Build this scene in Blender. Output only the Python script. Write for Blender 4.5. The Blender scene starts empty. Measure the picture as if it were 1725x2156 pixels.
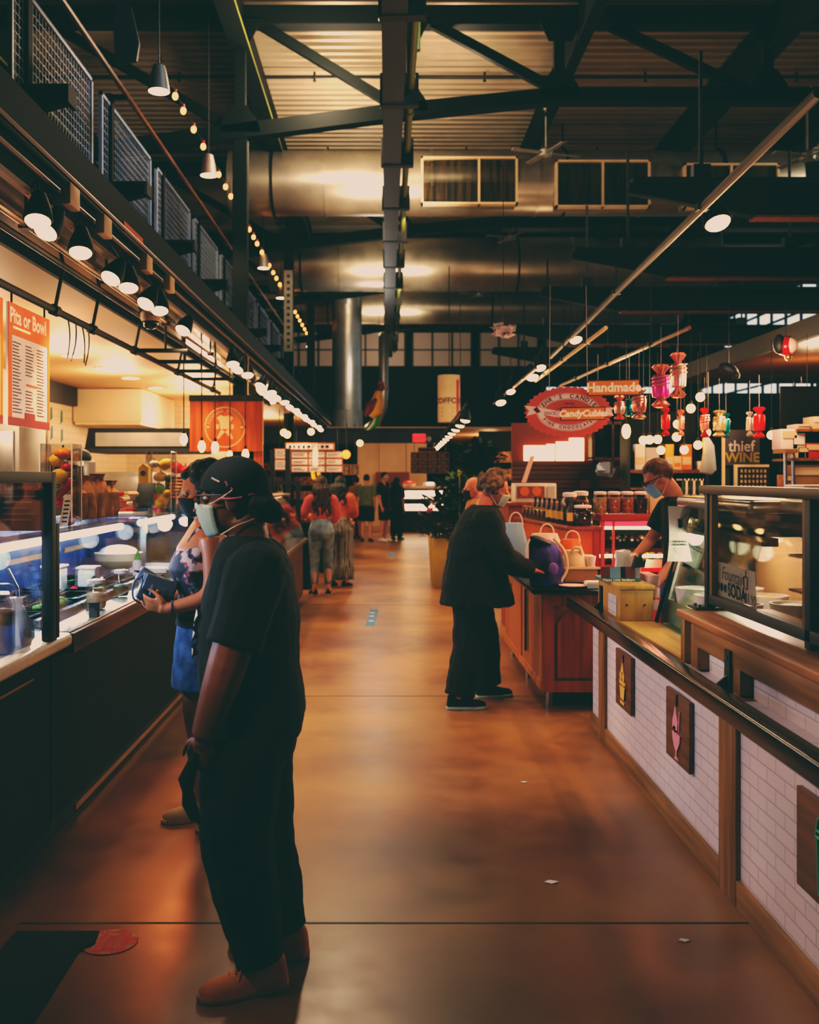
import bpy, bmesh, math, random
from mathutils import Vector as V, Matrix as M
random.seed(7)
PI = math.pi
C = bpy.context.scene.collection
F, VX, VY, HC = 2150., 815., 1005., 1.65      # focal length in pixels, vanishing point, eye height
def W(px, py, Y): return V(((px-VX)*Y/F, Y, HC-(py-VY)*Y/F))
def R(d): return math.radians(d)
def lin(c):
    return tuple(((x/255.)/12.92 if x/255. <= .04045 else ((x/255.+.055)/1.055)**2.4) for x in c)

# ------------------------------------------------------------------ materials
MT = {}
def mat(name, col, rough=.5, metal=0., emit=0., ecol=None, var=0., vs=6., bump=0., stretch=(1,1,1), spec=.5, col2=None, sheen=0., detail=4):
    m = bpy.data.materials.new(name); m.use_nodes = True
    nt = m.node_tree; b = nt.nodes['Principled BSDF']
    c = lin(col)+(1,)
    b.inputs['Base Color'].default_value = c
    b.inputs['Roughness'].default_value = rough
    b.inputs['Metallic'].default_value = metal
    b.inputs['Specular IOR Level'].default_value = spec
    if sheen: b.inputs['Sheen Weight'].default_value = sheen
    if emit:
        b.inputs['Emission Color'].default_value = lin(ecol or col)+(1,)
        b.inputs['Emission Strength'].default_value = emit
        m.cycles.emission_sampling = 'NONE'
    if var or col2 or bump:
        tc = nt.nodes.new('ShaderNodeTexCoord'); mp = nt.nodes.new('ShaderNodeMapping')
        mp.inputs['Scale'].default_value = stretch
        n = nt.nodes.new('ShaderNodeTexNoise'); n.inputs['Scale'].default_value = vs; n.inputs['Detail'].default_value = detail
        nt.links.new(tc.outputs['Object'], mp.inputs[0]); nt.links.new(mp.outputs[0], n.inputs['Vector'])
        if var or col2:
            r = nt.nodes.new('ShaderNodeValToRGB')
            c2 = lin(col2)+(1,) if col2 else tuple(x*(1-var) for x in c[:3])+(1,)
            r.color_ramp.elements[0].color = c2; r.color_ramp.elements[1].color = c
            r.color_ramp.elements[0].position = .38; r.color_ramp.elements[1].position = .62
            nt.links.new(n.outputs['Fac'], r.inputs[0]); nt.links.new(r.outputs[0], b.inputs['Base Color'])
            if emit: nt.links.new(r.outputs[0], b.inputs['Emission Color'])
        if bump:
            bp = nt.nodes.new('ShaderNodeBump'); bp.inputs['Strength'].default_value = bump; bp.inputs['Distance'].default_value = .02
            nt.links.new(n.outputs['Fac'], bp.inputs['Height']); nt.links.new(bp.outputs[0], b.inputs['Normal'])
    MT[name] = m
    return m
def glassmat(name, tint=(235,245,240), refl=.9, base=.06):
    m = bpy.data.materials.new(name); m.use_nodes = True; nt = m.node_tree
    nt.nodes.remove(nt.nodes['Principled BSDF']); o = nt.nodes['Material Output']
    t = nt.nodes.new('ShaderNodeBsdfTransparent'); t.inputs[0].default_value = lin(tint)+(1,)
    g = nt.nodes.new('ShaderNodeBsdfGlossy'); g.inputs['Roughness'].default_value = .02; g.inputs[0].default_value = (refl,refl,refl,1)
    f = nt.nodes.new('ShaderNodeLayerWeight'); f.inputs[0].default_value = .35
    mm = nt.nodes.new('ShaderNodeMath'); mm.operation = 'MULTIPLY_ADD'; mm.inputs[1].default_value = .5; mm.inputs[2].default_value = base
    x = nt.nodes.new('ShaderNodeMixShader')
    nt.links.new(f.outputs['Fresnel'], mm.inputs[0]); nt.links.new(mm.outputs[0], x.inputs[0])
    nt.links.new(t.outputs[0], x.inputs[1]); nt.links.new(g.outputs[0], x.inputs[2]); nt.links.new(x.outputs[0], o.inputs[0])
    MT[name] = m
    return m
def brickmat(name, c1, c2, mortar, w, h, mort=.006, axes='YZ', rough=.35, offset=.5, bump=.35):
    m = bpy.data.materials.new(name); m.use_nodes = True; nt = m.node_tree; b = nt.nodes['Principled BSDF']
    tc = nt.nodes.new('ShaderNodeTexCoord'); s = nt.nodes.new('ShaderNodeSeparateXYZ'); cb = nt.nodes.new('ShaderNodeCombineXYZ')
    nt.links.new(tc.outputs['Object'], s.inputs[0])
    nt.links.new(s.outputs[axes[0]], cb.inputs[0]); nt.links.new(s.outputs[axes[1]], cb.inputs[1])
    br = nt.nodes.new('ShaderNodeTexBrick'); br.inputs['Scale'].default_value = 1; br.offset = offset
    br.inputs['Color1'].default_value = lin(c1)+(1,); br.inputs['Color2'].default_value = lin(c2)+(1,); br.inputs['Mortar'].default_value = lin(mortar)+(1,)
    br.inputs['Brick Width'].default_value = w; br.inputs['Row Height'].default_value = h; br.inputs['Mortar Size'].default_value = mort
    nt.links.new(cb.outputs[0], br.inputs['Vector']); nt.links.new(br.outputs['Color'], b.inputs['Base Color'])
    bp = nt.nodes.new('ShaderNodeBump'); bp.inputs['Strength'].default_value = bump; bp.inputs['Distance'].default_value = .004; bp.invert = True
    nt.links.new(br.outputs['Fac'], bp.inputs['Height']); nt.links.new(bp.outputs[0], b.inputs['Normal'])
    b.inputs['Roughness'].default_value = rough
    MT[name] = m
    return m
def wood(name, c1, c2, axis='Y', rough=.45, s=1.0):
    st = {'X': (.6,9,9), 'Y': (9,.6,9), 'Z': (9,9,.6)}[axis]
    return mat(name, c1, rough, col2=c2, vs=2.2*s, stretch=st, bump=.06, detail=6)

mat('black', (14,18,19), .55); mat('black_gloss', (10,12,13), .2); mat('steel_dark', (11,16,17), .6, spec=.25)
mat('beam', (11,17,16), .7, spec=.15); mat('dark_panel', (24,17,13), .7, var=.3, vs=3, spec=.2)
mat('steel', (150,152,150), .3, .9, var=.2, vs=5); mat('galv', (176,172,160), .36, .75, var=.18, vs=3, bump=.02)
mat('galv_soft', (150,150,142), .5, .5, var=.2, vs=4)
mat('deck', (172,160,138), .5, .3, var=.12, vs=2)
mat('slate', (40,48,60), .5); mat('pale_steel', (140,160,190), .5, .1); mat('green_pipe', (120,128,52), .5)
mat('white', (225,218,212), .5, var=.06); mat('paper', (236,228,226), .7); mat('cream', (226,200,160), .6, var=.1, vs=4)
mat('cream_wall', (222,196,158), .7, var=.1, vs=2); mat('stone', (228,210,184), .3, var=.12, vs=40)
mat('stainless', (190,196,200), .22, .9)
wood('oak', (150,106,50), (108,72,32), 'Y'); wood('oak_z', (150,106,50), (108,72,32), 'Z')
wood('pale_wood', (206,164,92), (178,134,70), 'Y'); wood('pale_wood_z', (196,152,76), (170,126,60), 'Z')
wood('cherry', (150,62,26), (112,40,16), 'Z'); wood('cherry_pale', (190,120,60), (160,92,42), 'Z')
wood('orange_wood', (214,96,26), (150,52,18), 'Z', s=.6); wood('brown_wood', (120,72,40), (84,46,26), 'Y')
wood('slat', (110,52,28), (76,32,18), 'X')
mat('red_paint', (150,34,24), .4); mat('orange_paint', (226,104,26), .45, var=.15)
brickmat('tile', (212,206,214), (204,199,209), (176,168,176), .168, .056, .0035, 'YZ')
brickmat('tile_cream', (226,206,176), (220,198,166), (196,170,138), .2, .1, .005, 'YZ')
brickmat('tile_creamx', (226,206,176), (220,198,166), (196,170,138), .2, .1, .005, 'XZ')
glassmat('glass'); glassmat('glass_green', (232,246,238), base=.05); glassmat('glass_blue', (225,236,252), base=.035); glassmat('glass_dim', (238,236,230), base=.06)
glassmat('glass_clear', (250,250,250), base=.03)
# lamps
mat('lamp_warm', (255,224,170), emit=30, ecol=(255,214,150)); mat('lamp_disc', (255,236,210), emit=9, ecol=(255,232,205))
mat('bulb', (255,190,90), emit=24, ecol=(255,176,80)); mat('bulb_small', (255,160,60), emit=14, ecol=(255,150,60))
mat('led_blue', (200,225,255), emit=14, ecol=(205,228,255)); mat('led_green', (235,240,180), emit=9, ecol=(240,245,180))
mat('led_cream', (255,232,190), emit=3.0, ecol=(255,226,170)); mat('led_far', (255,250,225), emit=5, ecol=(255,246,215))
mat('pink_glow', (240,110,140), emit=.7, ecol=(240,100,130))
mat('exit_red', (240,60,60), emit=1.6, ecol=(240,50,60))
# cloth, skin
mat('cloth_black', (9,11,12), .9, var=.2, vs=20); mat('cloth_black2', (11,13,14), .95, var=.3, vs=14)
mat('skin_dark', (122,70,44), .5, var=.12, vs=9); mat('skin_mid', (190,120,80), .5, var=.1, vs=9); mat('skin_light', (222,160,128), .5, var=.08, vs=9); mat('skin_red', (214,128,100), .5, var=.1, vs=9)
mat('hair_dark', (10,7,6), .6, var=.4, vs=60, bump=.5); mat('hair_brown', (70,38,22), .55, col2=(32,16,10), vs=30, stretch=(1,1,.3), bump=.5); mat('hair_grey', (130,105,82), .7, col2=(44,32,25), vs=26, bump=.6)
mat('hair_red', (120,62,30), .6, col2=(70,34,18), vs=40, bump=.4)
mat('mask_blue', (176,198,190), .8, var=.06, vs=12); mat('mask_blue2', (140,176,206), .8); mat('mask_black', (14,16,20), .8)
mat('strap', (220,190,170), .8); mat('pink', (220,110,130), .7)
mat('denim', (70,104,150), .85, col2=(40,66,108), vs=14); mat('jeans', (150,170,190), .85, col2=(92,114,140), vs=7)
mat('suede', (232,150,82), .85, col2=(206,120,60), vs=9); mat('sole', (190,140,84), .7); mat('sneaker', (190,164,124), .8, var=.15, vs=14); mat('lace', (216,160,80), .8)
mat('leather_blue', (96,114,146), .45, bump=.05); mat('gold', (220,170,80), .25, .9)
mat('eye', (150,140,130), .3); mat('iris', (30,20,15), .2)
mat('brown_paper', (176,120,76), .8, col2=(128,80,46), vs=12, bump=.3); mat('cardboard', (170,128,84), .8, var=.1, vs=4)
mat('leaf', (56,92,44), .5, col2=(26,52,28), vs=4); mat('leaf_dark', (20,34,26), .55, col2=(10,18,16), vs=6); mat('leaf_lime', (180,186,40), .5)
mat('planter', (176,148,52), .6, var=.15, vs=3)
mat('red', (196,22,34), .5); mat('crimson', (176,14,40), .4); mat('yellow', (238,176,30), .45, var=.1); mat('orange', (236,120,24), .45, var=.15); mat('lime', (150,200,30), .45); mat('green', (24,140,50), .45); mat('tan', (200,160,110), .6, var=.2, vs=20)
mat('purple', (70,60,160), .5, col2=(20,22,60), vs=9)
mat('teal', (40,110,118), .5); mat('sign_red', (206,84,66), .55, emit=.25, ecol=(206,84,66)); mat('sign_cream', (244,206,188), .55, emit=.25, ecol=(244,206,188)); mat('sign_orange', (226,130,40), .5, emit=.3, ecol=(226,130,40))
mat('sign_brown', (120,36,24), .5); mat('ink', (22,28,44), .7); mat('ink_brown', (110,64,48), .7); mat('cream_ink', (250,226,190), .5, emit=.4, ecol=(250,226,190))  # cream lettering carries its own glow where little light reaches
mat('grey_ink', (190,180,182), .6); mat('olive_ink', (150,134,40), .6); mat('sign_dark', (58,52,56), .6, var=.15)
mat('logo', (206,150,110), .6)
mat('sticker', (250,8,62), .5); mat('sticker_ink', (255,220,160), .6); mat('tape', (70,120,170), .6)
mat('foil_pink', (236,50,170), .2, .45); mat('foil_silver', (220,205,195), .2, .7); mat('foil_red', (220,24,30), .2, .6); mat('foil_teal', (20,120,130), .2, .6); mat('foil_rose', (240,150,140), .2, .6); mat('foil_gold', (214,186,140), .2, .7)
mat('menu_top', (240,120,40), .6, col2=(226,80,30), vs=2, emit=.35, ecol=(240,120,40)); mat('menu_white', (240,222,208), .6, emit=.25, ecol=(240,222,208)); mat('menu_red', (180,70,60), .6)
mat('shelf_food', (180,120,70), .6, col2=(70,44,26), vs=14); mat('candy', (170,70,60), .5, col2=(90,60,40), vs=60); mat('candy_mix', (200,150,110), .5, col2=(150,70,50), vs=60); mat('choc', (60,34,26), .4, col2=(36,18,14), vs=50); mat('grain', (214,190,140), .7, col2=(160,130,80), vs=60); mat('lettuce', (120,170,60), .6, col2=(60,110,30), vs=20, bump=.4)
mat('soffit', (120,78,46), .16, .25, col2=(92,58,36), vs=1.2); mat('soffit_cream', (206,160,108), .6, var=.08, vs=1)
mat('bag_plastic', (222,206,196), .35, var=.08, vs=8, bump=.3); mat('floral', (200,190,200), .7, col2=(36,30,48), vs=16); _r = [n for n in MT['floral'].node_tree.nodes if n.type == 'VALTORGB'][0].color_ramp; _e = _r.elements.new(.56); _e.color = lin((190,70,80))+(1,); _e = _r.elements.new(.52); _e.color = lin((70,96,110))+(1,); _r.elements[-1].position = .585; _r.interpolation = 'CONSTANT'
mat('green_shirt', (110,124,84), .9, var=.15, vs=6); mat('coral', (226,96,66), .8, col2=(206,96,110), vs=2); mat('orange_top', (196,98,62), .85, var=.15); mat('stripe', (30,36,38), .85, col2=(150,140,128), vs=5, stretch=(12,12,.2)); mat('tan_jacket', (176,116,58), .85, var=.15)
mat('grey_shirt', (150,158,170), .85, var=.15); mat('navy', (24,34,60), .6); mat('case_blue', (30,58,110), .3, col2=(14,26,58), vs=2, stretch=(6,6,.6), spec=.6)
mat('bin', (26,30,40), .3); mat('bread', (200,140,80), .7, col2=(150,96,50), vs=6); mat('gelato', (220,226,210), .4, var=.06)

# floor: polished stained concrete
def floor_material():
    m = bpy.data.materials.new('stained_concrete'); m.use_nodes = True; nt = m.node_tree; b = nt.nodes['Principled BSDF']
    tc = nt.nodes.new('ShaderNodeTexCoord')
    n1 = nt.nodes.new('ShaderNodeTexNoise'); n1.inputs['Scale'].default_value = .9; n1.inputs['Detail'].default_value = 7
    n2 = nt.nodes.new('ShaderNodeTexNoise'); n2.inputs['Scale'].default_value = 7; n2.inputs['Detail'].default_value = 6
    for n in (n1, n2): nt.links.new(tc.outputs['Object'], n.inputs['Vector'])
    r1 = nt.nodes.new('ShaderNodeValToRGB'); r1.color_ramp.elements[0].color = lin((118,70,34))+(1,); r1.color_ramp.elements[1].color = lin((176,124,68))+(1,)
    r1.color_ramp.elements[0].position = .35; r1.color_ramp.elements[1].position = .65
    nt.links.new(n1.outputs['Fac'], r1.inputs[0])
    mx = nt.nodes.new('ShaderNodeMix'); mx.data_type = 'RGBA'; mx.blend_type = 'MULTIPLY'; mx.inputs[0].default_value = .35
    nt.links.new(r1.outputs[0], mx.inputs[6]); nt.links.new(n2.outputs['Fac'], mx.inputs[7]); nt.links.new(mx.outputs[2], b.inputs['Base Color'])
    mr = nt.nodes.new('ShaderNodeMapRange'); mr.inputs['To Min'].default_value = .24; mr.inputs['To Max'].default_value = .42
    nt.links.new(n2.outputs['Fac'], mr.inputs[0]); nt.links.new(mr.outputs[0], b.inputs['Roughness'])
    b.inputs['Specular IOR Level'].default_value = .6
    MT['floor'] = m
floor_material()

# ------------------------------------------------------------------ mesh builder
WM = {}
class MB:
    def __init__(s): s.v = []; s.f = []
    def add(s, vs, fs):
        o = len(s.v); s.v += [V(p) for p in vs]; s.f += [tuple(i+o for i in f) for f in fs]; return s
    def box(s, x0, x1, y0, y1, z0, z1):
        return s.add([(x0,y0,z0),(x1,y0,z0),(x1,y1,z0),(x0,y1,z0),(x0,y0,z1),(x1,y0,z1),(x1,y1,z1),(x0,y1,z1)],
                     [(0,3,2,1),(4,5,6,7),(0,1,5,4),(1,2,6,5),(2,3,7,6),(3,0,4,7)])
    def obox(s, c, size, mt=None):
        a, b, d = [x/2 for x in size]; k = MB().box(-a,a,-b,b,-d,d); mt = mt or M.Identity(3)
        return s.add([V(c)+mt @ p for p in k.v], k.f)
    def rings(s, rs, cap=True, close=False):
        n = len(rs[0]); vs = [p for r in rs for p in r]; fs = []
        m = len(rs)
        for i in range(m if close else m-1):
            for j in range(n):
                a = i*n+j; b = i*n+(j+1) % n; c = ((i+1) % m)*n+(j+1) % n; d = ((i+1) % m)*n+j
                fs.append((a,b,c,d))
        if cap and not close: fs.append(tuple(range(n-1,-1,-1))); fs.append(tuple(range((m-1)*n, m*n)))
        return s.add(vs, fs)
    def tube(s, pts, r, n=8, cap=True):
        pts = [V(p) for p in pts]; rs = r if isinstance(r, (list,tuple)) else [r]*len(pts)
        out = []; up = None
        for i, p in enumerate(pts):
            t = (pts[min(i+1,len(pts)-1)]-pts[max(i-1,0)]).normalized()
            if up is None:
                up = V((0,0,1)) if abs(t.z) < .9 else V((1,0,0))
            a = t.cross(up).normalized(); b = a.cross(t).normalized(); up = b
            out.append([p+(a*math.cos(2*PI*k/n)+b*math.sin(2*PI*k/n))*rs[i] for k in range(n)])
        return s.rings(out, cap)
    def lathe(s, prof, c=(0,0,0), n=16, mt=None, cap=True):
        mt = mt or M.Identity(3); c = V(c)
        return s.rings([[c+mt @ V((r*math.cos(2*PI*k/n), r*math.sin(2*PI*k/n), z)) for k in range(n)] for r, z in prof], cap)
    def ell(s, c, r, nu=14, nv=8, mt=None):
        mt = mt or M.Identity(3); c = V(c); r = (r,r,r) if not isinstance(r,(tuple,list)) else r
        out = []
        for i in range(nv+1):
            a = -PI/2+PI*(i+.02 if i == 0 else i-.02 if i == nv else i)/nv
            out.append([c+mt @ V((r[0]*math.cos(a)*math.cos(2*PI*k/nu), r[1]*math.cos(a)*math.sin(2*PI*k/nu), r[2]*math.sin(a))) for k in range(nu)])
        return s.rings(out)
    def prism(s, outline, fr, depth):     # outline in 2D, fr maps (u,v,w) to a point
        n = len(outline)
        a = [fr(u,v,0) for u, v in outline]; b = [fr(u,v,depth) for u, v in outline]
        return s.add(a+b, [tuple(range(n))[::-1], tuple(range(n,2*n))]+[(i,(i+1) % n,(i+1) % n+n,i+n) for i in range(n)])
    def poly(s, pts): return s.add(pts, [tuple(range(len(pts)))])
    def tf(s, mt): s.v = [mt @ p for p in s.v]; return s
    def mesh(s, name):
        me = bpy.data.meshes.new(name); me.from_pydata([tuple(p) for p in s.v], [], s.f); me.validate(); return me
def xyz(o=(0,0,0), a=(1,0,0), b=(0,0,1), c=(0,1,0)):
    o, a, b, c = V(o), V(a), V(b), V(c); return lambda u, v, w: o+a*u+b*v+c*w
def sm(pts, n=5):        # smooth curve through points
    p = [V(q) for q in pts]; p = [p[0]*2-p[1]]+p+[p[-1]*2-p[-2]]; out = []
    for i in range(1, len(p)-2):
        for j in range(n):
            t = j/n; out.append(.5*((2*p[i])+(p[i+1]-p[i-1])*t+(2*p[i-1]-5*p[i]+4*p[i+1]-p[i+2])*t*t+(3*p[i]-p[i-1]-3*p[i+1]+p[i+2])*t**3))
    return out+[p[-2]]
def fixn(me):
    bm = bmesh.new(); bm.from_mesh(me); bmesh.ops.recalc_face_normals(bm, faces=bm.faces); bm.to_mesh(me); bm.free()
def smooth_by_angle(me, ang=40):
    me.polygons.foreach_set('use_smooth', [True]*len(me.polygons))
    bm = bmesh.new(); bm.from_mesh(me)
    for e in bm.edges:
        if len(e.link_faces) == 2 and e.calc_face_angle(0) > R(ang): e.smooth = False
    bm.to_mesh(me); bm.free()
def link(name, me, m, parent=None, local=False):
    if m is not None: me.materials.append(MT[m] if isinstance(m, str) else m)
    o = bpy.data.objects.new(name, me); C.objects.link(o)
    if parent is not None:
        o.parent = parent; WM[o] = WM[parent]
        if not local: me.transform(WM[parent].inverted())
    else:
        if not local and len(me.vertices):
            lo = [min(v.co[i] for v in me.vertices) for i in range(3)]; hi = [max(v.co[i] for v in me.vertices) for i in range(3)]
            b = V(((lo[0]+hi[0])/2, (lo[1]+hi[1])/2, lo[2])); me.transform(M.Translation(-b)); o.location = b
            WM[o] = M.Translation(b)
        else: WM[o] = M.Identity(4)
    return o
def obj(name, mb, m, parent=None, local=False, bevel=0, seg=2, sm=True, ang=40):
    me = mb.mesh(name); fixn(me)
    if bevel:
        bm = bmesh.new(); bm.from_mesh(me)
        es = [e for e in bm.edges if len(e.link_faces) == 2 and e.calc_face_angle(0) > R(50)]
        bmesh.ops.bevel(bm, geom=es, offset=bevel, segments=seg, affect='EDGES', profile=.5, clamp_overlap=True); bm.to_mesh(me); bm.free()
    if sm: smooth_by_angle(me, ang)
    return link(name, me, m, parent, local)
def tag(o, label, cat, group=None, kind=None):
    o['label'] = label; o['category'] = cat
    if group: o['group'] = group
    if kind: o['kind'] = kind
    return o
def thing(name, label, cat, loc=(0,0,0), rz=0, group=None):
    o = bpy.data.objects.new(name, None); C.objects.link(o); o.empty_display_size = .1
    o.location = loc; o.rotation_euler = (0,0,rz)
    WM[o] = M.Translation(V(loc)) @ M.Rotation(rz, 4, 'Z')
    return tag(o, label, cat, group)
def solo(name, mb, m, label, cat, group=None, **k): return tag(obj(name, mb, m, **k), label, cat, group)
def struct(name, mb, m, parent=None, **k):
    o = obj(name, mb, m, parent, **k)
    if parent is None: o['kind'] = 'structure'
    return o
def dup(root, loc, rz=0, label=None, group=None, mats=None):
    r = root.copy(); C.objects.link(r); r.location = loc; r.rotation_euler = (0,0,rz)
    WM[r] = M.Translation(V(loc)) @ M.Rotation(rz, 4, 'Z')
    if label: r['label'] = label
    if group: r['group'] = group
    def rec(src, dst):
        for ch in list(src.children):
            c = ch.copy(); C.objects.link(c); c.parent = dst; WM[c] = WM[r]
            if mats and ch.name.split('.')[0] in mats:
                c.data = ch.data.copy(); c.data.materials[0] = MT[mats[ch.name.split('.')[0]]]
            rec(ch, c)
    rec(root, r)
    return r
def text(name, body, size, m, fr, parent, depth=.001, align='CENTER', bold=0., lab=None, shear=0., sx=1.):
    cu = bpy.data.curves.new('t', 'FONT'); cu.body = body; cu.size = size; cu.align_x = align; cu.align_y = 'CENTER'; cu.offset = bold; cu.shear = shear
    cu.resolution_u = 3
    t = bpy.data.objects.new('t', cu); C.objects.link(t)
    dg = bpy.context.evaluated_depsgraph_get()
    me = bpy.data.meshes.new_from_object(t.evaluated_get(dg)); bpy.data.objects.remove(t)
    me.materials.clear(); me.name = name
    for v in me.vertices: v.co = fr(v.co.x*sx, v.co.y, depth)
    o = link(name, me, m, parent)
    if lab: o['label'] = lab
    return o
def arc_text(body, r, a0, a1, size, fr, bold=0., sx=1., ry=1., flip=False):
    """letters along an arc: one joined MB-like list of verts/faces"""
    k = MB(); n = len(body)
    dg = None
    for i, ch in enumerate(body):
        if ch == ' ': continue
        cu = bpy.data.curves.new('t', 'FONT'); cu.body = ch; cu.size = size; cu.align_x = 'CENTER'; cu.align_y = 'CENTER'; cu.offset = bold; cu.resolution_u = 2
        t = bpy.data.objects.new('t', cu); C.objects.link(t); dg = bpy.context.evaluated_depsgraph_get()
        me = bpy.data.meshes.new_from_object(t.evaluated_get(dg)); bpy.data.objects.remove(t)
        a = R(a0+(a1-a0)*(i+.5)/n)
        cx, cy = r*math.cos(a), r*ry*math.sin(a)
        rot = math.atan2(ry*math.sin(a)*ry, math.cos(a)) if False else a
        th = rot-PI/2 if not flip else rot+PI/2
        co, si = math.cos(th), math.sin(th)
        k.add([fr(cx+(v.co.x*sx*co-v.co.y*si), cy+(v.co.x*sx*si+v.co.y*co), 0) for v in me.vertices], [tuple(p.vertices) for p in me.polygons])
        bpy.data.meshes.remove(me)
    return k
def flesh(name, parts, m, parent, vox=.012, it=6, fac=.5, disp=0., dscale=.12, local=True):
    """fuse overlapping closed lofts into one continuous skin"""
    k = MB()
    for p in parts: k.add(p.v, p.f)
    me = k.mesh('tmp'); fixn(me)
    o = bpy.data.objects.new('tmp', me); C.objects.link(o)
    r = o.modifiers.new('r', 'REMESH'); r.mode = 'VOXEL'; r.voxel_size = vox
    s = o.modifiers.new('s', 'SMOOTH'); s.iterations = it; s.factor = fac
    if disp:
        tx = bpy.data.textures.new('c', 'CLOUDS'); tx.noise_scale = dscale
        d = o.modifiers.new('d', 'DISPLACE'); d.texture = tx; d.strength = disp; d.mid_level = .5; d.texture_coords = 'LOCAL'
    dg = bpy.context.evaluated_depsgraph_get()
    out = bpy.data.meshes.new_from_object(o.evaluated_get(dg)); bpy.data.objects.remove(o)
    out.name = name; out.materials.clear()
    out.polygons.foreach_set('use_smooth', [True]*len(out.polygons))
    return link(name, out, m, parent, local)
# ================================================================== SETTING
struct('floor', MB().box(-9,12,-3,40,-.1,0), 'floor')
k = MB()
for i, (y, w) in enumerate(((3.78,.012),(7.7,.008),(13.2,.008),(19.5,.01))):
    struct('trim_%d' % (i+1), MB().box(-1.36,1.36,y-w/2,y+w/2,-.004,.0012), 'black')
# corrugated roof deck: ribs run across the aisle
prof = []
y = 3.0
while y < 40:
    prof += [(y,8.2),(y+.11,8.2),(y+.13,8.14),(y+.22,8.14),(y+.24,8.2)]; y += .24
k = MB()
n = len(prof)
k.add([(-9,a,b) for a, b in prof]+[(12,a,b) for a, b in prof], [(i,i+1,n+i+1,n+i) for i in range(n-1)])
struct('ceiling', k, 'deck', sm=False)
struct('wall_back', MB().box(-9,12,40,40.2,0,8.3), 'beam')
struct('wall_left', MB().box(-9.2,-9,-3,40,0,8.3), 'beam')
struct('wall_right', MB().box(12,12.2,-3,40,0,8.3), 'beam')
# windows high on the far wall and the right wall (daylight, bluish)
mat('daylight', (190,215,240), emit=1.6, ecol=(190,215,240))
for i, (x0,x1,z0,z1) in enumerate(((6.2,8.4,4.0,5.2),(9.0,11.4,4.0,5.2))):
    w = struct('window_%d' % (i+1), MB().box(x0,x1,39.9,39.97,z0,z1), 'daylight')
    g = MB()
    for t in range(6): g.box(x0+(x1-x0)*t/5-.03,x0+(x1-x0)*t/5+.03,39.84,39.9,z0,z1)
    for t in range(4): g.box(x0,x1,39.84,39.9,z0+(z1-z0)*t/3-.03,z0+(z1-z0)*t/3+.03)
    struct('window_grid', g, 'black', parent=w)
mat('dusk_pane', (150,138,124), emit=.10, ecol=(170,150,130))
for i, x in enumerate((-4.2,-1.6,1.0,3.6,6.2,8.8)):
    w = struct('window_%d' % (i+8), MB().box(x,x+2.3,39.9,39.97,6.0,7.3), 'dusk_pane')
    g = MB()
    for t in range(4): g.box(x+2.3*t/3-.03,x+2.3*t/3+.03,39.84,39.9,6.0,7.3)
    struct('window_grid', g.box(x,x+2.3,39.84,39.9,6.6,6.65), 'black', parent=w)
for i, (y0,y1,z0,z1) in enumerate(((28.5,38.5,3.7,5.0),(27,36,6.0,7.2))):
    w = struct('window_%d' % (i+6), MB().box(11.9,11.97,y0,y1,z0,z1), 'daylight')
    g = MB()
    for t in range(9): g.box(11.84,11.9,y0+(y1-y0)*t/8-.05,y0+(y1-y0)*t/8+.05,z0,z1)
    for t in range(4): g.box(11.84,11.9,y0,y1,z0+(z1-z0)*t/3-.03,z0+(z1-z0)*t/3+.03)
    struct('window_grid', g, 'black', parent=w)
for i, (y0,y1) in enumerate(((13.5,17),(18,22),(23,26))):
    w = struct('window_%d' % (i+3), MB().box(11.9,11.97,y0,y1,4.6,6.6), 'daylight')
    g = MB()
    for t in range(6): g.box(11.84,11.9,y0+(y1-y0)*t/5-.04,y0+(y1-y0)*t/5+.04,4.6,6.6)
    for t in range(4): g.box(11.84,11.9,y0,y1,4.6+t*2/3-.03,4.6+t*2/3+.03)
    struct('window_grid', g, 'black', parent=w)

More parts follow.
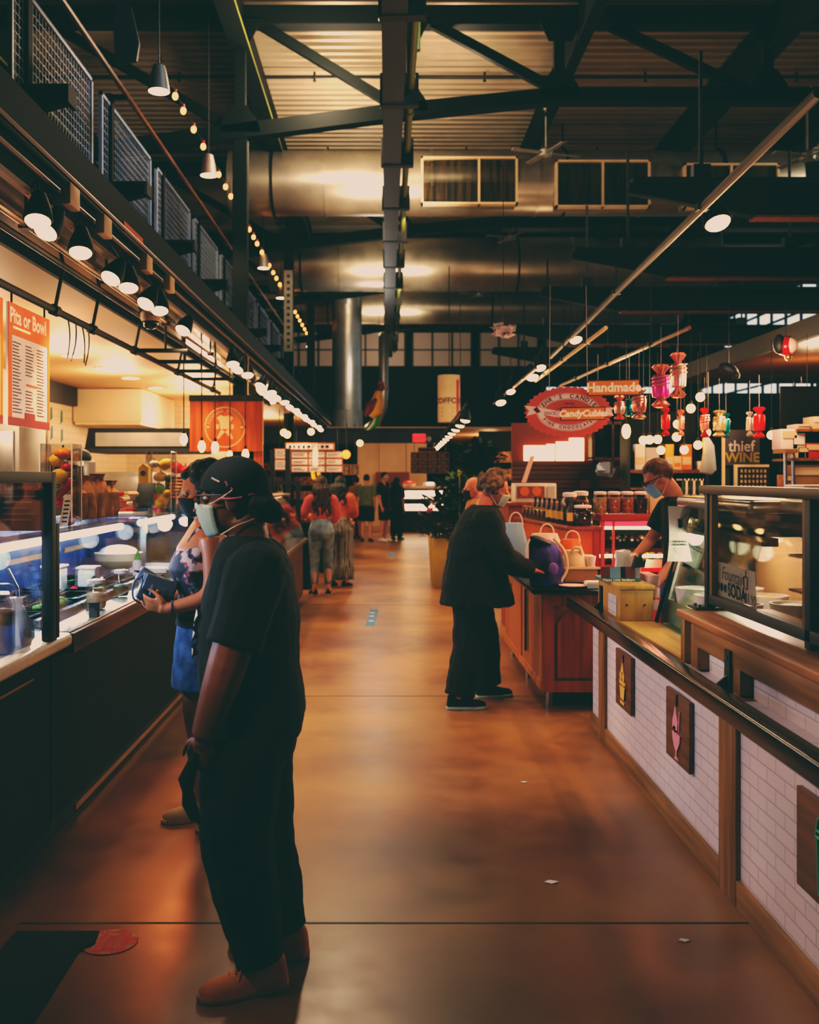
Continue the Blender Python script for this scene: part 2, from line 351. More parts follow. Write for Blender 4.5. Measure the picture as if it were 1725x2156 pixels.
# ------------------------------------------------------------------ roof trusses
def ibar(k, p, q, w, h):          # rectangular bar from p to q, h tall
    p, q = V(p), V(q); t = (q-p).normalized(); s = V((0,1,0)) if abs(t.y) < .9 else V((1,0,0)); u = t.cross(s).normalized()
    s = u.cross(t).normalized()
    k.rings([[c+s*w/2+u*h/2, c-s*w/2+u*h/2, c-s*w/2-u*h/2, c+s*w/2-u*h/2] for c in (p, q)])
YT = [13.96, 20.8, 26.9, 34.1]
NM = ['with the thickest chords, crossing in front of the largest duct', 'crossing behind the duct with the white framed vents', 'crossing behind the second silver duct', 'at the far end behind the smallest duct']
def zb(x): return 6.62+.13*max(x,-9)*(1 if x < 0 else .8) if x < 2.2 else 6.85
for Y, nm in zip(YT, NM):
    t = thing('roof_truss', 'dark steel roof truss '+nm, 'truss', (0,Y,0))
    obj('top_chord', MB().box(-9,12,Y-.12,Y+.12,7.80,8.06), 'beam', t, bevel=.01, seg=1)
    k = MB(); xs = [-9,-5.2,-2.0,.1,2.3,5.2,8.5,12]
    for a, b in zip(xs, xs[1:]): ibar(k, (a,Y,zb(a)), (b,Y,zb(b)), .2, .2)
    obj('bottom_chord', k, 'beam', t)
    for a, b in (((-1.75,7.85),(-.02,6.8)),((.62,7.85),(2.2,7.0)),((-4.6,7.85),(-2.1,6.4)),((3.0,7.85),(4.9,6.95)),((-7.9,7.85),(-5.3,6.1)),((8.3,6.9),(6.0,7.85)),((11,7.85),(8.6,6.95))):
        k = MB(); ibar(k, (a[0],Y,a[1]), (b[0],Y,b[1]), .1, .13); obj('diagonal_brace', k, 'beam', t)
    for x in (-2.0,.28,2.35,5.2):
        obj('upright', MB().box(x-.07,x+.07,Y-.06,Y+.06,zb(x),7.85), 'beam', t)
        z = zb(x)
        obj('gusset_plate', MB().prism([(-.28,0),(.28,0),(.24,.16),(.1,.36),(-.1,.36),(-.24,.16)], xyz((x,Y-.1,z-.02)), .02), 'beam', t)
        obj('gusset_plate', MB().prism([(-.3,0),(.3,0),(.16,-.3),(-.16,-.3)], xyz((x,Y-.14,7.86)), .02), 'beam', t)
# longitudinal purlins
for x, w, nm in ((-2.0,.26,'along the left edge of the aisle roof'),(2.63,.16,'first to the right of the ridge beam'),(5.3,.24,'second to the right of the ridge beam'),(7.4,.3,'far to the right, in front of the bright roof'),(-5.5,.2,'above the balcony on the left')):
    k = thing('roof_purlin', 'long dark steel roof purlin running '+nm, 'purlin', (x,6,7.5))
    obj('web', MB().box(x-w*.2,x+w*.2,6,39.8,7.52,8.08), 'beam', k); obj('flange', MB().box(x-w/2,x+w/2,6,39.8,7.48,7.53), 'beam', k)
    obj('edge_strip', MB().box(x+w/2-.012,x+w/2+.004,6,39.8,7.485,7.525), 'green_pipe', k)
# ridge beam with its pipes
t = thing('ridge_beam', 'dark steel ridge beam hanging down the middle of the roof', 'beam', (.1,6,5.88))
obj('beam_web', MB().box(-.02,.18,6.5,36,5.94,6.22), 'beam', t, bevel=.01)
obj('lower_flange', MB().box(-.05,.19,6.5,36,5.88,5.94), 'slate', t)
y = 9.4
while y < 35.5:
    obj('hanger_clamp', MB().box(-.08,.36,y-.07,y+.07,5.87,6.24), 'black', t, bevel=.01, seg=1)
    if min(abs(y-18.6),abs(y-25.3),abs(y-31.4)) > .8: obj('hanger_rod', MB().tube([(.27,y,6.22),(.27,y,8.13)], .012, 6), 'black', t)
    y += 2.24
RB = t; t = obj('sprinkler_pipe', MB().tube([(.27,6.5,6.08),(.27,36,6.08)], .045, 12), 'green_pipe', RB); t['label'] = 'yellow green sprinkler pipe'
obj('drop_pipe', MB().tube([(.3,10.6,6.08),(.3,10.6,8.1)], .05, 10), 'green_pipe', t)
for y in (8.6, 12.4, 16.2, 20,24,28,32): obj('pipe_coupling', MB().tube([(.27,y-.06,6.08),(.27,y+.06,6.08)], .06, 12), 'green_pipe', t)
for y, nm in ((16.2,'first below the roof deck, ahead of the big duct'),(19.9,'just above the big duct')):
    t = thing('cross_pipe', 'thin black sprinkler branch pipe '+nm, 'pipe', (0,y,8.0))
    obj('pipe_run', MB().tube([(-8.5,y,8.0),(8,y,8.0)], .03, 8), 'black', t)
    for x in (-3.3,-1.15,1.55,4.1,6.5): obj('sprinkler_head', MB().tube([(x,y,8.0),(x,y,8.08)], .02, 6).lathe([(.03,0),(.012,.04),(.03,.05)], (x,y,7.93), 8), 'black', t)

# ------------------------------------------------------------------ ducts
for Y, r, x0, x1, z, nm in ((18.6,.58,-2.85,7.4,7.0,'carrying the white framed vents'),(25.3,.66,-2.9,8.2,6.92,'second along the roof'),(31.4,.52,-2.6,9,6.88,'smallest and third along the roof')):
    t = thing('air_duct', 'round silver galvanised air duct '+nm, 'duct', (0,Y,z-r))
    if Y < 19: DUCT = t
    obj('duct_body', MB().tube([(x0,Y,z),(x0+.01,Y,z),(x1-.01,Y,z),(x1,Y,z)], [r-.02,r,r,r-.02], 40), 'galv', t, ang=30)
    x = x0+1.75
    while x < x1:
        obj('duct_seam', MB().tube([(x-.025,Y,z),(x+.025,Y,z)], r+.014, 40), 'galv', t, ang=30); x += 1.9
    for x in (x0+.8, 3.2, 6.0): obj('duct_strap', MB().tube([(x-.02,Y,z),(x+.02,Y,z)], r+.03, 30).box(x-.015,x+.015,Y-.01,Y+.01,z+r,8.1), 'beam', t, ang=30)
mat('louvre', (92,74,34), .5, .3, col2=(20,26,24), vs=2.2, stretch=(6,1,.4))
for i, (x0,x1,y0,y1,nm,npn) in enumerate(((887,1090,331,431,'with brown slats showing, first right of the ridge beam',3),(1170,1369,338,437,'in the middle of the three on the duct',2),(1440,1640,345,440,'partly behind the dark bracket at the right',2))):
    a, b = W(x0,y1,17.95), W(x1,y0,17.95)
    t = obj('vent', MB().box(a.x+.02,b.x-.02,18.06,18.35,a.z+.02,b.z-.02), 'galv_soft', DUCT); t['label'] = 'white framed rectangular vent'
    f = .035
    k = MB().box(a.x,b.x,17.9,18.06,b.z-f,b.z).box(a.x,b.x,17.9,18.06,a.z,a.z+f).box(a.x,a.x+f,17.9,18.06,a.z,b.z).box(b.x-f,b.x,17.9,18.06,a.z,b.z)
    obj('vent_frame', k, 'cream', t)
    m = a.x+(b.x-a.x)*(.6 if npn == 3 else .5) if npn == 3 else (a.x+b.x)/2
    obj('mullion', MB().box(m-.018,m+.018,17.91,18.05,a.z,b.z), 'cream', t)
    k = MB(); x = a.x+.05
    while x < b.x-.04: k.box(x,x+.012,17.96,18.04,a.z+.03,b.z-.03); x += .03
    obj('louvre_panel', k.box(a.x+.03,b.x-.03,18.04,18.06,a.z+.03,b.z-.03), 'louvre', t, sm=False)
# tall vertical ducts near the middle
a = W(731,905,27.5); a.z = 2.952
t = thing('vertical_duct', 'wide silver vertical duct rising from the stall roofs', 'duct', (a.x,27.5,a.z))
obj('duct_body', MB().lathe([(.4,a.z),(.4,6.0),(.41,6.3)], (a.x,27.5,0), 32), 'galv', t, ang=30)
obj('duct_elbow', MB().tube([(a.x,27.5,6.0),(a.x,27.45,6.4),(a.x-.02,27.2,6.75),(a.x-.05,26.8,6.95)], [.4,.4,.4,.38], 28), 'galv', t, ang=30)
obj('duct_collar', MB().lathe([(.43,a.z),(.43,a.z+.5)], (a.x,27.5,0), 32), 'galv_soft', t, ang=30)
a = W(806,905,30); a.z = 3.11
t = thing('bent_duct', 'slim silver vertical duct with a bend at its foot', 'duct', (a.x,30,a.z))
obj('duct_body', MB().tube([(a.x-.45,30,a.z-.05),(a.x-.2,30,a.z+.15),(a.x,30,a.z+.6),(a.x+.03,30,a.z+1.1),(a.x+.03,30,a.z+2.3),(a.x+.03,30.2,a.z+2.75)], .15, 18), 'galv', t)
obj('duct_collar', MB().tube([(a.x+.03,30,a.z+1.1),(a.x+.03,30,a.z+1.2)], .17, 18), 'galv_soft', t)
# ceiling fans
def fan(px, py, Y, nm, top=.9):
    a = W(px,py,Y); t = thing('ceiling_fan', 'small pale ceiling fan '+nm, 'fan', (a.x,Y,a.z))
    obj('downrod', MB().tube([(a.x,Y,a.z+.08),(a.x,Y,a.z+top)], .016, 8), 'galv_soft', t)
    obj('canopy', MB().lathe([(.03,0),(.06,.06),(.06,.08)], (a.x,Y,a.z+top-.06), 12), 'galv_soft', t)
    obj('motor_housing', MB().lathe([(.05,-.07),(.11,-.05),(.12,.03),(.05,.08)], (a.x,Y,a.z), 16), 'galv_soft', t)
    for q in range(4):
        an = R(20+90*q); mt = M.Rotation(an, 3, 'Z') @ M.Rotation(R(8), 3, 'X')
        obj('fan_blade', MB().obox(V((a.x,Y,a.z))+M.Rotation(an,3,'Z') @ V((.35,0,0)), (.5,.1,.012), mt), 'galv_soft', t)
fan(1150,322,16.5,'below the roof beam, beside the white framed vents', .75)
fan(1075,500,23,'hanging under the second silver duct', .6)
fan(1010,620,28,'tiny beside the third silver duct', .6)
fan(1700,330,15,'at the far right under the bright roof', 1.0)

# ------------------------------------------------------------------ columns
for Y, nm in zip(YT[:3], ('tallest, behind the orange wood sign','pale and perforated, third string of bulbs beside it','slim, close to the wide vertical duct')):
    t = thing('steel_column', 'square steel column under the roof truss, '+nm, 'column', (-2.0,Y,0))
    k = MB().box(-2.1,-1.9,Y-.09,Y+.09,0,zb(-2))
    obj('shaft', k, 'beam', t, bevel=.01, seg=1)
    obj('base_plate', MB().box(-2.2,-1.8,Y-.2,Y+.2,0,.03), 'beam', t)
    if Y == 20.8:
        p = obj('perforated_cover', MB().box(-2.09,-1.91,Y-.1,Y-.092,4.2,5.85), 'galv_soft', t)
        k = MB()
        for q in range(12): k.box(-2.03,-1.97,Y-.104,Y-.1,4.27+q*.13,4.33+q*.13)
        obj('slot_row', k, 'black', p)
# ------------------------------------------------------------------ balcony (left), bracket arms, mesh panels
BALC = t = thing('balcony_walkway', 'dark steel balcony walkway above the left stalls', 'balcony', (-3.2,6,4.5))
obj('deck_slab', MB().box(-9,-3.18,5,34,4.5,4.66), 'beam', t); obj('edge_channel', MB().box(-3.18,-3.06,5,34,4.46,4.74), 'beam', t)
obj('handrail', MB().tube([(-2.95,5,5.98),(-2.95,34,5.98)], .03, 8), 'brown_wood', t)
y = 6.2
while y < 33:
    obj('baluster_post', MB().box(-3.2,-3.1,y-.05,y+.05,4.66,5.98).box(-3.1,-2.93,y-.02,y+.02,5.93,5.98), 'beam', t); y += 2.68
OR = ['largest and closest, with open square mesh','second in the row','third in the row','fourth in the row','fifth in the row','sixth in the row','seventh in the row','eighth in the row','ninth and smallest in the row']
for i in range(9):
    y0 = 5.78+2.68*i+(.55 if i == 0 else 0); y0 = 8.5+2.68*(i-0)  if i >= 0 else y0
    y1 = y0+2.34
    f = .04; z0, z1 = 4.78, 5.88
    k = MB().box(-3.16,-3.12,y0,y1,z0,z0+f).box(-3.16,-3.12,y0,y1,z1-f,z1).box(-3.16,-3.12,y0,y0+f,z0,z1).box(-3.16,-3.12,y1-f,y1,z0,z1)
    t = obj('mesh_panel', k, 'pale_steel', BALC)
    k = MB(); st = .085 if i < 4 else .14
    y = y0+f
    while y < y1-f: k.box(-3.143,-3.137,y-.0035,y+.0035,z0,z1); y += st
    z = z0+f
    while z < z1-f: k.box(-3.146,-3.14,y0,y1,z-.0035,z+.0035); z += st
    obj('wire_mesh', k, 'pale_steel', t, sm=False)
def arm(xa, xt, Y, z):
    k = MB().prism([(0,0),(xt-xa,0),(xt-xa,-.09),((xt-xa)*.2,-.2),(0,-.22)], xyz((xa,Y-.06,z)), .12)
    t = obj('bracket_arm', k, 'beam', BALC, bevel=.008, seg=1)
    obj('arm_flange', MB().box(min(xa,xt),max(xa,xt),Y-.11,Y+.11,z,z+.03).box(xt-.015,xt+.015,Y-.11,Y+.11,z-.11,z+.03), 'beam', t)
OA = ['first and largest','second','third','fourth','fifth','sixth','seventh','eighth','ninth']
for i in range(9):
    Y = 8.2+2.66*i
    arm(-3.07, -2.54, Y, 4.74)
for i, Y in enumerate((10.9,14.2,17.1,21.3,25)):
    a = thing('cantilever_beam', 'long dark tapered steel beam above the right stalls, %s from the camera' % OA[i], 'beam', (8,Y,4.4), group='right roof beams')
    obj('beam_web', MB().prism([(2.57,4.78),(9.5,4.78),(9.5,4.42),(3.9,4.42),(2.57,4.68)], xyz((0,Y-.07,0)), .14), 'beam', a, bevel=.008, seg=1)
    obj('upper_flange', MB().box(2.6,9.5,Y-.13,Y+.13,4.78,4.82), 'beam', a)
    obj('lower_flange', MB().box(3.9,9.5,Y-.1,Y+.1,4.4,4.425), 'brown_wood', a)
    for x in (3.35,5.6,7.4): obj('hanger_rod', MB().tube([(x,Y,4.82),(x,Y,6.2)], .02, 6).box(x-.09,x+.09,Y-.06,Y+.06,4.82,4.98), 'black', a)
# brown glossy stall soffit on the right
t = thing('stall_canopy', 'glossy brown canopy ceiling over the right stall', 'canopy', (6,10,3.05))
obj('canopy_panel', MB().box(4.15,9.5,6,14.5,3.05,3.12), 'soffit', t); obj('canopy_edge', MB().box(4.08,4.15,6,14.5,3.0,3.2).box(4.08,9.5,14.42,14.5,2.98,3.2), 'dark_panel', t)
k = MB().box(4.1,9.5,20,20.2,2.6,3.3); solo('roof_fascia', k, 'beam', 'dark fascia beam across the far right stalls', 'beam')
# far cross beam
t = thing('mezzanine_beam', 'dark blue painted beam across the far stalls', 'beam', (-1,26,2.6))
a, b = W(555,938,26), W(940,906,26)
obj('beam_web', MB().box(-5.5,a.x+4.66,25.9,26.1,2.52,2.86), 'navy', t); obj('beam_flange', MB().box(-5.5,a.x+4.66,25.8,26.2,2.86,2.9), 'navy', t)
# exit sign
a = W(883,922,25.6)
t = thing('exit_sign', 'glowing red exit sign under the dark blue beam', 'sign', (a.x,25.6,a.z-.14))
obj('sign_box', MB().box(a.x-.16,a.x+.16,25.62,25.7,a.z-.1,a.z+.1), 'exit_red', t, bevel=.01)
text('lettering', 'EXIT', .15, 'crimson', xyz((a.x,25.615,a.z)), t)
obj('emergency_lamp', MB().tube([(a.x+.24,25.6,a.z-.02),(a.x+.24,25.7,a.z-.02)], .07, 14), 'galv_soft', t)
obj('mount', MB().box(a.x-.02,a.x+.02,25.64,25.68,a.z+.1,2.6), 'black', t)
# ================================================================== LEFT STALL
t = thing('serving_counter', 'dark food counter with a pale rounded stone top under the black guard', 'counter', (-1.9,3.3,0))
obj('body_panel', MB().box(-2.4,-1.46,2.2,4.42,.12,.92), 'dark_panel', t); obj('toe_kick', MB().box(-2.36,-1.52,2.2,4.42,0,.12), 'black', t)
obj('worktop', MB().box(-2.4,-1.36,2.2,4.43,.92,.98), 'stone', t, bevel=.024, seg=4); obj('trim_line', MB().box(-1.462,-1.452,2.2,4.2,.815,.825), 'oak', t)
t = thing('deli_counter', 'dark brown counter with oak edge and steel top below the glass case', 'counter', (-1.9,6.3,0))
obj('body_panel', MB().box(-2.4,-1.46,4.44,8.25,.15,.9), 'dark_panel', t); obj('toe_kick', MB().box(-2.36,-1.53,4.44,8.25,0,.15), 'black', t)
obj('kick_strip', MB().box(-1.53,-1.522,5.0,8.2,.02,.05), 'gold', t)
wood('oak_dark', (120,76,42), (84,50,28), 'Y')
obj('fascia', MB().box(-1.42,-1.36,4.44,8.25,.885,.972), 'oak_dark', t, bevel=.004)
obj('worktop', MB().box(-2.4,-1.38,4.44,8.25,.955,.98), 'stainless', t, bevel=.004); obj('raised_rim', MB().box(-1.56,-1.53,4.5,8.1,.98,1.02), 'stainless', t)
# black sneeze guard
t = thing('sneeze_guard', 'black framed glass sneeze guard at the left edge of the counter', 'sneeze guard', (-1.385,3.3,.98))
obj('post', MB().box(-1.41,-1.365,4.165,4.213,.981,1.672), 'black', t, bevel=.003); obj('top_bar', MB().box(-1.41,-1.365,2.4,4.165,1.628,1.672), 'black', t, bevel=.003)
obj('glass_pane', MB().box(-1.39,-1.384,2.4,4.165,1.0,1.628), 'glass_blue', t); obj('lower_post', MB().box(-1.41,-1.37,4.235,4.275,.981,1.46), 'black', t, bevel=.003)
# glass case
t = thing('glass_case', 'clear glass food case glowing blue on the steel counter', 'display case', (-1.7,6.2,.98))
obj('front_glass', MB().box(-1.412,-1.404,4.3,8.1,1.03,1.4), 'glass_blue', t); obj('top_shelf', MB().box(-2.06,-1.418,3.0,8.1,1.4,1.41), 'glass_blue', t)
obj('back_panel', MB().box(-2.12,-2.06,3.0,8.1,1.0,1.4), 'case_blue', t)
obj('end_panel', MB().box(-2.06,-1.42,7.25,7.27,1.03,1.39), 'glass_dim', t); obj('end_post', MB().box(-1.74,-1.7,7.2,7.24,.985,1.39), 'stainless', t)
for y0, y1 in ((3.0,4.15),(4.3,6.35),(6.9,7.9)):
    q = obj('light_tube', MB().tube([(-1.66,y0,1.345),(-1.66,y1,1.345)], .02, 10), 'led_blue', t)
    obj('tube_cap', MB().tube([(-1.66,y0-.03,1.345),(-1.66,y0,1.345)], .024, 10).tube([(-1.66,y1,1.345),(-1.66,y1+.03,1.345)], .024, 10), 'white', q)
    obj('reflector', MB().box(-1.74,-1.62,y0,y1,1.372,1.38), 'white', t)
for y in (4.9,6.3,7.6): obj('glass_clamp', MB().box(-1.425,-1.385,y-.02,y+.02,.981,1.05), 'steel_dark', t)
for y in (4.6,5.5,6.5): obj('back_trim', MB().box(-2.06,-2.05,y,y+.7,1.17,1.2), 'oak', t)
# food pans with dividers
FP = ['with lettuce, closest to the guard post','second from the guard post','third from the guard post','fourth along the case','at the far end of the case']
for i in range(5):
    y = 4.36+.42*i+(.06 if i > 2 else 0); t = thing('food_pan', 'black sectioned food pan in the glowing glass case, '+FP[i], 'pan', (-1.78,y,.981), group='black food pans')
    obj('pan_body', MB().box(-2.03,-1.58,y,y+.38,.981,.99).box(-2.03,-2.01,y,y+.38,.98,1.03).box(-1.6,-1.58,y,y+.38,.98,1.03).box(-2.03,-1.58,y,y+.02,.98,1.03).box(-2.03,-1.58,y+.36,y+.38,.98,1.03), 'black_gloss', t)
    for x in (-1.88,-1.73): obj('divider', MB().box(x,x+.012,y+.02,y+.36,.99,1.035), 'steel_dark', t)
    for j, m in enumerate(random.sample(['lettuce','candy','grain','green','red','shelf_food','white'], 3)):
        k = MB(); x0 = (-2.0,-1.86,-1.71)[j]
        for q in range(14): k.ell((x0+random.uniform(.02,.1), y+random.uniform(.05,.33), 1.0), (.022,.03,.016), 6, 4)
        obj('food_filling', k, ('lettuce' if i == 0 and j == 2 else m), t)
    obj('serving_spoon', MB().tube([(-1.8,y+.3,1.03),(-1.7,y+.1,1.05),(-1.62,y-.02,1.1)], .007, 6).ell((-1.81,y+.32,1.02), (.03,.04,.01), 8, 4), 'steel_dark' if i % 2 else 'stainless', t)
k = MB()
for q in range(22): k.ell((-1.6+random.uniform(-.05,.05), 4.86+random.uniform(-.09,.09), 1.05+random.uniform(0,.03)), (.022,.016,.008), 6, 3, M.Rotation(random.random()*3,3,'Z') @ M.Rotation(random.random(),3,'X'))
solo('lettuce_heap', k.box(-1.66,-1.56,4.78,4.94,1.036,1.046), 'lettuce', 'small heap of green shredded lettuce by the front of the case', 'lettuce')
# jars and tubs in the case
def jar(name, x, y, z, r, h, fill, fm, label, lid='glass_clear', group=None, cat='jar', gm='glass_clear'):
    t = thing(name, label, cat, (x,y,z), group=group)
    obj('jar_glass', MB().lathe([(r*.86,0),(r,.02*h/.2),(r,h*.72),(r*.8,h*.84),(r*.8,h*.9)], (x,y,z), 18), gm, t)
    obj('jar_filling', MB().lathe([(r*.8,.006),(r*.93,.02),(r*.93,h*fill),(r*.6,h*fill+.01)], (x,y,z), 16), fm, t)
    obj('jar_lid', MB().lathe([(r*.84,h*.88),(r*.86,h*.9),(r*.86,h),(r*.5,h*1.02)], (x,y,z), 18), lid, t)
    return t
jar('storage_jar', -1.475, 5.18, 1.0-.019, .052, .15, .5, 'grain', 'clear jar half full of pale oats behind the case front', 'bag_plastic')
jar('storage_jar', -1.49, 5.72, .981, .045, .15, .4, 'leaf', 'clear jar with green herbs behind the oat jar', 'bag_plastic')
jar('dressing_jar', -1.455, 3.87, .981, .045, .26, .62, 'bread', 'tall glass jar with a brown label at the left frame edge', 'glass_clear')
for x, y, w, h, nm in ((-1.83,5.62,.11,.12,'larger white tub with a lid at the back of the case'),(-1.68,5.75,.1,.1,'smaller white tub beside the larger tub in the case')):
    t = thing('food_tub', nm, 'tub', (x,y,1.035)); obj('tub_body', MB().box(x-w/2,x+w/2,y-w/2,y+w/2,1.036,1.036+h), 'white', t, bevel=.012); obj('tub_lid', MB().box(x-w/2-.006,x+w/2+.006,y-w/2-.006,y+w/2+.006,1.036+h,1.05+h), 'white', t, bevel=.004)
t = thing('tortilla_bowl', 'wide cream bowl heaped with white rice at the far end of the case', 'bowl', (-1.8,6.85,1.036)); obj('bowl_body', MB().lathe([(.06,0),(.15,.06),(.16,.11)], (-1.8,6.85,1.036), 20), 'cream', t); obj('rice_heap', MB().ell((-1.8,6.85,1.13), (.14,.14,.07), 14, 7), 'white', t)
t = thing('squeeze_bottle', 'clear squeeze bottle with a bright green pointed cap', 'bottle', (-1.6,6.55,.981)); obj('bottle_body', MB().lathe([(.03,0),(.032,.01),(.032,.12),(.022,.14)], (-1.6,6.55,.981), 12), 'bag_plastic', t); obj('bottle_cap', MB().lathe([(.024,.14),(.02,.15),(.006,.2)], (-1.6,6.55,.981), 12), 'green', t)
t = thing('serving_tray', 'flat white tray at the far end of the glass case', 'tray', (-1.55,7.0,.981)); obj('tray_base', MB().box(-1.68,-1.46,6.72,7.15,1.022,1.035), 'white', t, bevel=.006); obj('tray_rim', MB().box(-1.69,-1.45,6.71,6.73,1.022,1.05).box(-1.69,-1.45,7.14,7.16,1.022,1.05), 'white', t)
t = thing('utensil_bag', 'clear plastic bag holding tongs, leaning by the guard post', 'bag', (-1.47,4.08,.981))
k = MB(); rs = []
for i, (r, z) in enumerate(((.045,0),(.058,.03),(.055,.08),(.035,.13),(.02,.16),(.03,.19))): rs.append([V((-1.475+r*math.cos(a*PI/6)*(1+.2*math.sin(a*2.1+i)), 4.08+r*math.sin(a*PI/6)*(1+.2*math.cos(a*1.7+i)), .981+z)) for a in range(12)])
obj('bag_film', k.rings(rs), 'bag_plastic', t); obj('tongs', MB().tube([(-1.475,4.08,1.08),(-1.55,4.15,1.19),(-1.62,4.2,1.25)], .008, 6).tube([(-1.47,4.09,1.1),(-1.5,4.14,1.2),(-1.56,4.2,1.27)], .008, 6), 'stainless', t)
# acrylic columns of decorative fruit on the case
def gourd(x, y, z, r, m, kind, label, g):
    t = thing({'p':'pumpkin','g':'gourd','c':'chilli_pepper','a':'bell_pepper'}[kind], label, {'p':'pumpkin','g':'gourd','c':'pepper','a':'pepper'}[kind], (x,y,z-r*.8), group=g)
    if kind in 'pa':
        k = MB(); rs = []
        for i in range(9):
            a = -PI/2+PI*i/8; rs.append([V((x+r*math.cos(a)*(1+.12*abs(math.sin(q*PI/24*6)))*math.cos(2*PI*q/24), y+r*math.cos(a)*(1+.12*abs(math.sin(q*PI/24*6)))*math.sin(2*PI*q/24), z+r*(.8 if kind == 'p' else 1.0)*math.sin(a))) for q in range(24)])
        obj('flesh', k.rings(rs), m, t); obj('stem', MB().tube([(x,y,z+r*.6),(x+.004,y,z+r*1.1)], [.008,.005], 6), 'leaf', t)
    elif kind == 'g':
        mt = M.Rotation(R(65),3,'Y'); obj('flesh', MB().lathe([(.2*r,-1.3*r),(.8*r,-.9*r),(r,-.2*r),(.9*r,.4*r),(.55*r,.95*r),(.15*r,1.3*r)], (x,y,z), 16, mt), m, t)
        obj('stem', MB().tube([V((x,y,z))+mt @ V((0,0,1.25*r)), V((x,y,z))+mt @ V((.01,0,1.55*r))], [.007,.005], 6), 'tan', t)
    else:
        obj('flesh', MB().tube([(x-r,y,z-r*1.2),(x-r*.4,y,z-r*.4),(x+r*.3,y,z+r*.4),(x+r*.8,y,z+r*1.1)], [.006,.02,.026,.018], 10), m, t)
        obj('stem', MB().tube([(x+r*.8,y,z+r*1.1),(x+r,y,z+r*1.6)], [.006,.004], 6), 'leaf', t)
def column_box(x, y, z0, h, w, label):
    t = thing('display_box', label, 'box', (x,y,z0)); e = w/2
    obj('acrylic_walls', MB().box(x-e,x+e,y-e,y-e+.004,z0,z0+h).box(x-e,x+e,y+e-.004,y+e,z0,z0+h).box(x-e,x-e+.004,y-e,y+e,z0,z0+h).box(x+e-.004,x+e,y-e,y+e,z0,z0+h), 'glass_clear', t)
    obj('acrylic_base', MB().box(x-e,x+e,y-e,y+e,z0,z0+.006), 'glass_clear', t)
    k = MB()
    for sx in (-1,1):
        for sy in (-1,1): k.box(x+sx*e-.003,x+sx*e+.003,y+sy*e-.003,y+sy*e+.003,z0,z0+h)
    obj('edge_highlight', k, 'bag_plastic', t)
column_box(-1.757, 5.5, 1.41, .42, .17, 'tall clear acrylic box of fruit closest to the black guard')
G1 = 'gourds and peppers in the closer acrylic box'
for px, py, r, m, kd, nm in ((132,955,.042,'orange','p','ribbed orange pumpkin at the top of the closer acrylic box'),(120,968,.034,'yellow','g','yellow gourd under the ribbed pumpkin in the closer box'),(142,985,.028,'crimson','a','dark red pepper beside the yellow gourd'),(127,1003,.042,'yellow','g','big yellow orange gourd in the middle of the closer box'),(138,1031,.05,'crimson','c','long slanting crimson pepper in the closer box'),(114,1032,.028,'lime','a','lime green pepper at the edge of the closer box'),(119,1055,.034,'red','a','red pepper low in the closer box'),(146,1065,.03,'crimson','a','crimson pepper behind the grey card'),(146,1095,.03,'orange','g','orange gourd at the bottom of the closer box')):
    p = W(px,py,5.5); gourd(p.x, 5.5+random.uniform(-.03,.03), p.z, r, m, kd, nm, G1)
column_box(-1.75, 7.92, 1.41, .44, .19, 'tall clear acrylic box of fruit farther from the guard, by the woman in floral top')
G2 = 'gourds and peppers in the farther acrylic box'
for px, py, r, m, kd, nm in ((348,977,.045,'yellow','g','pale yellow gourd at the top of the farther acrylic box'),(326,977,.036,'cream','p','cream gourd at the top of the farther acrylic box'),(336,1004,.05,'tan','p','tan knobbly squash in the farther box'),(354,1008,.03,'leaf','a','dark green pepper beside the tan squash'),(333,1029,.046,'green','a','bright green bell pepper in the farther box'),(354,1038,.034,'yellow','p','small yellow pumpkin beside the green pepper'),(323,1044,.03,'red','a','red pepper below the green pepper'),(342,1056,.046,'yellow','g','yellow gourd lower in the farther box'),(333,1072,.044,'crimson','a','crimson pepper at the bottom of the farther box')):
    p = W(px,py,7.92); gourd(p.x, 7.92+random.uniform(-.03,.03), p.z, r, m, kd, nm, G2)
p = W(385,1010,8.6)
t = thing('wicker_basket', 'brown wicker basket behind the acrylic boxes', 'basket', (p.x,8.6,1.41)); k = MB()
for i in range(7): k.lathe([(.105+.004*(i % 2),.028*i),(.115,.028*i+.014),(.105,.028*i+.026)], (p.x,8.6,1.47), 18)
obj('woven_body', k, 'brown_paper', t); obj('basket_stand', MB().box(p.x-.1,p.x+.1,8.5,8.7,1.2,1.47), 'black', t)
gourd(p.x-.05, 8.6, 1.73, .05, 'red', 'a', 'bright red pepper on top of the wicker basket', None); gourd(p.x+.02, 8.6, 1.71, .05, 'crimson', 'p', 'purple red onion shaped gourd on the wicker basket', None); gourd(p.x+.1, 8.6, 1.7, .045, 'lime', 'g', 'lime green gourd on the wicker basket', None)
solo('case_end_cabinet', MB().box(-2.4,-1.46,8.3,9.2,0,1.2), 'black', 'black cabinet at the far end of the deli counter', 'cabinet')
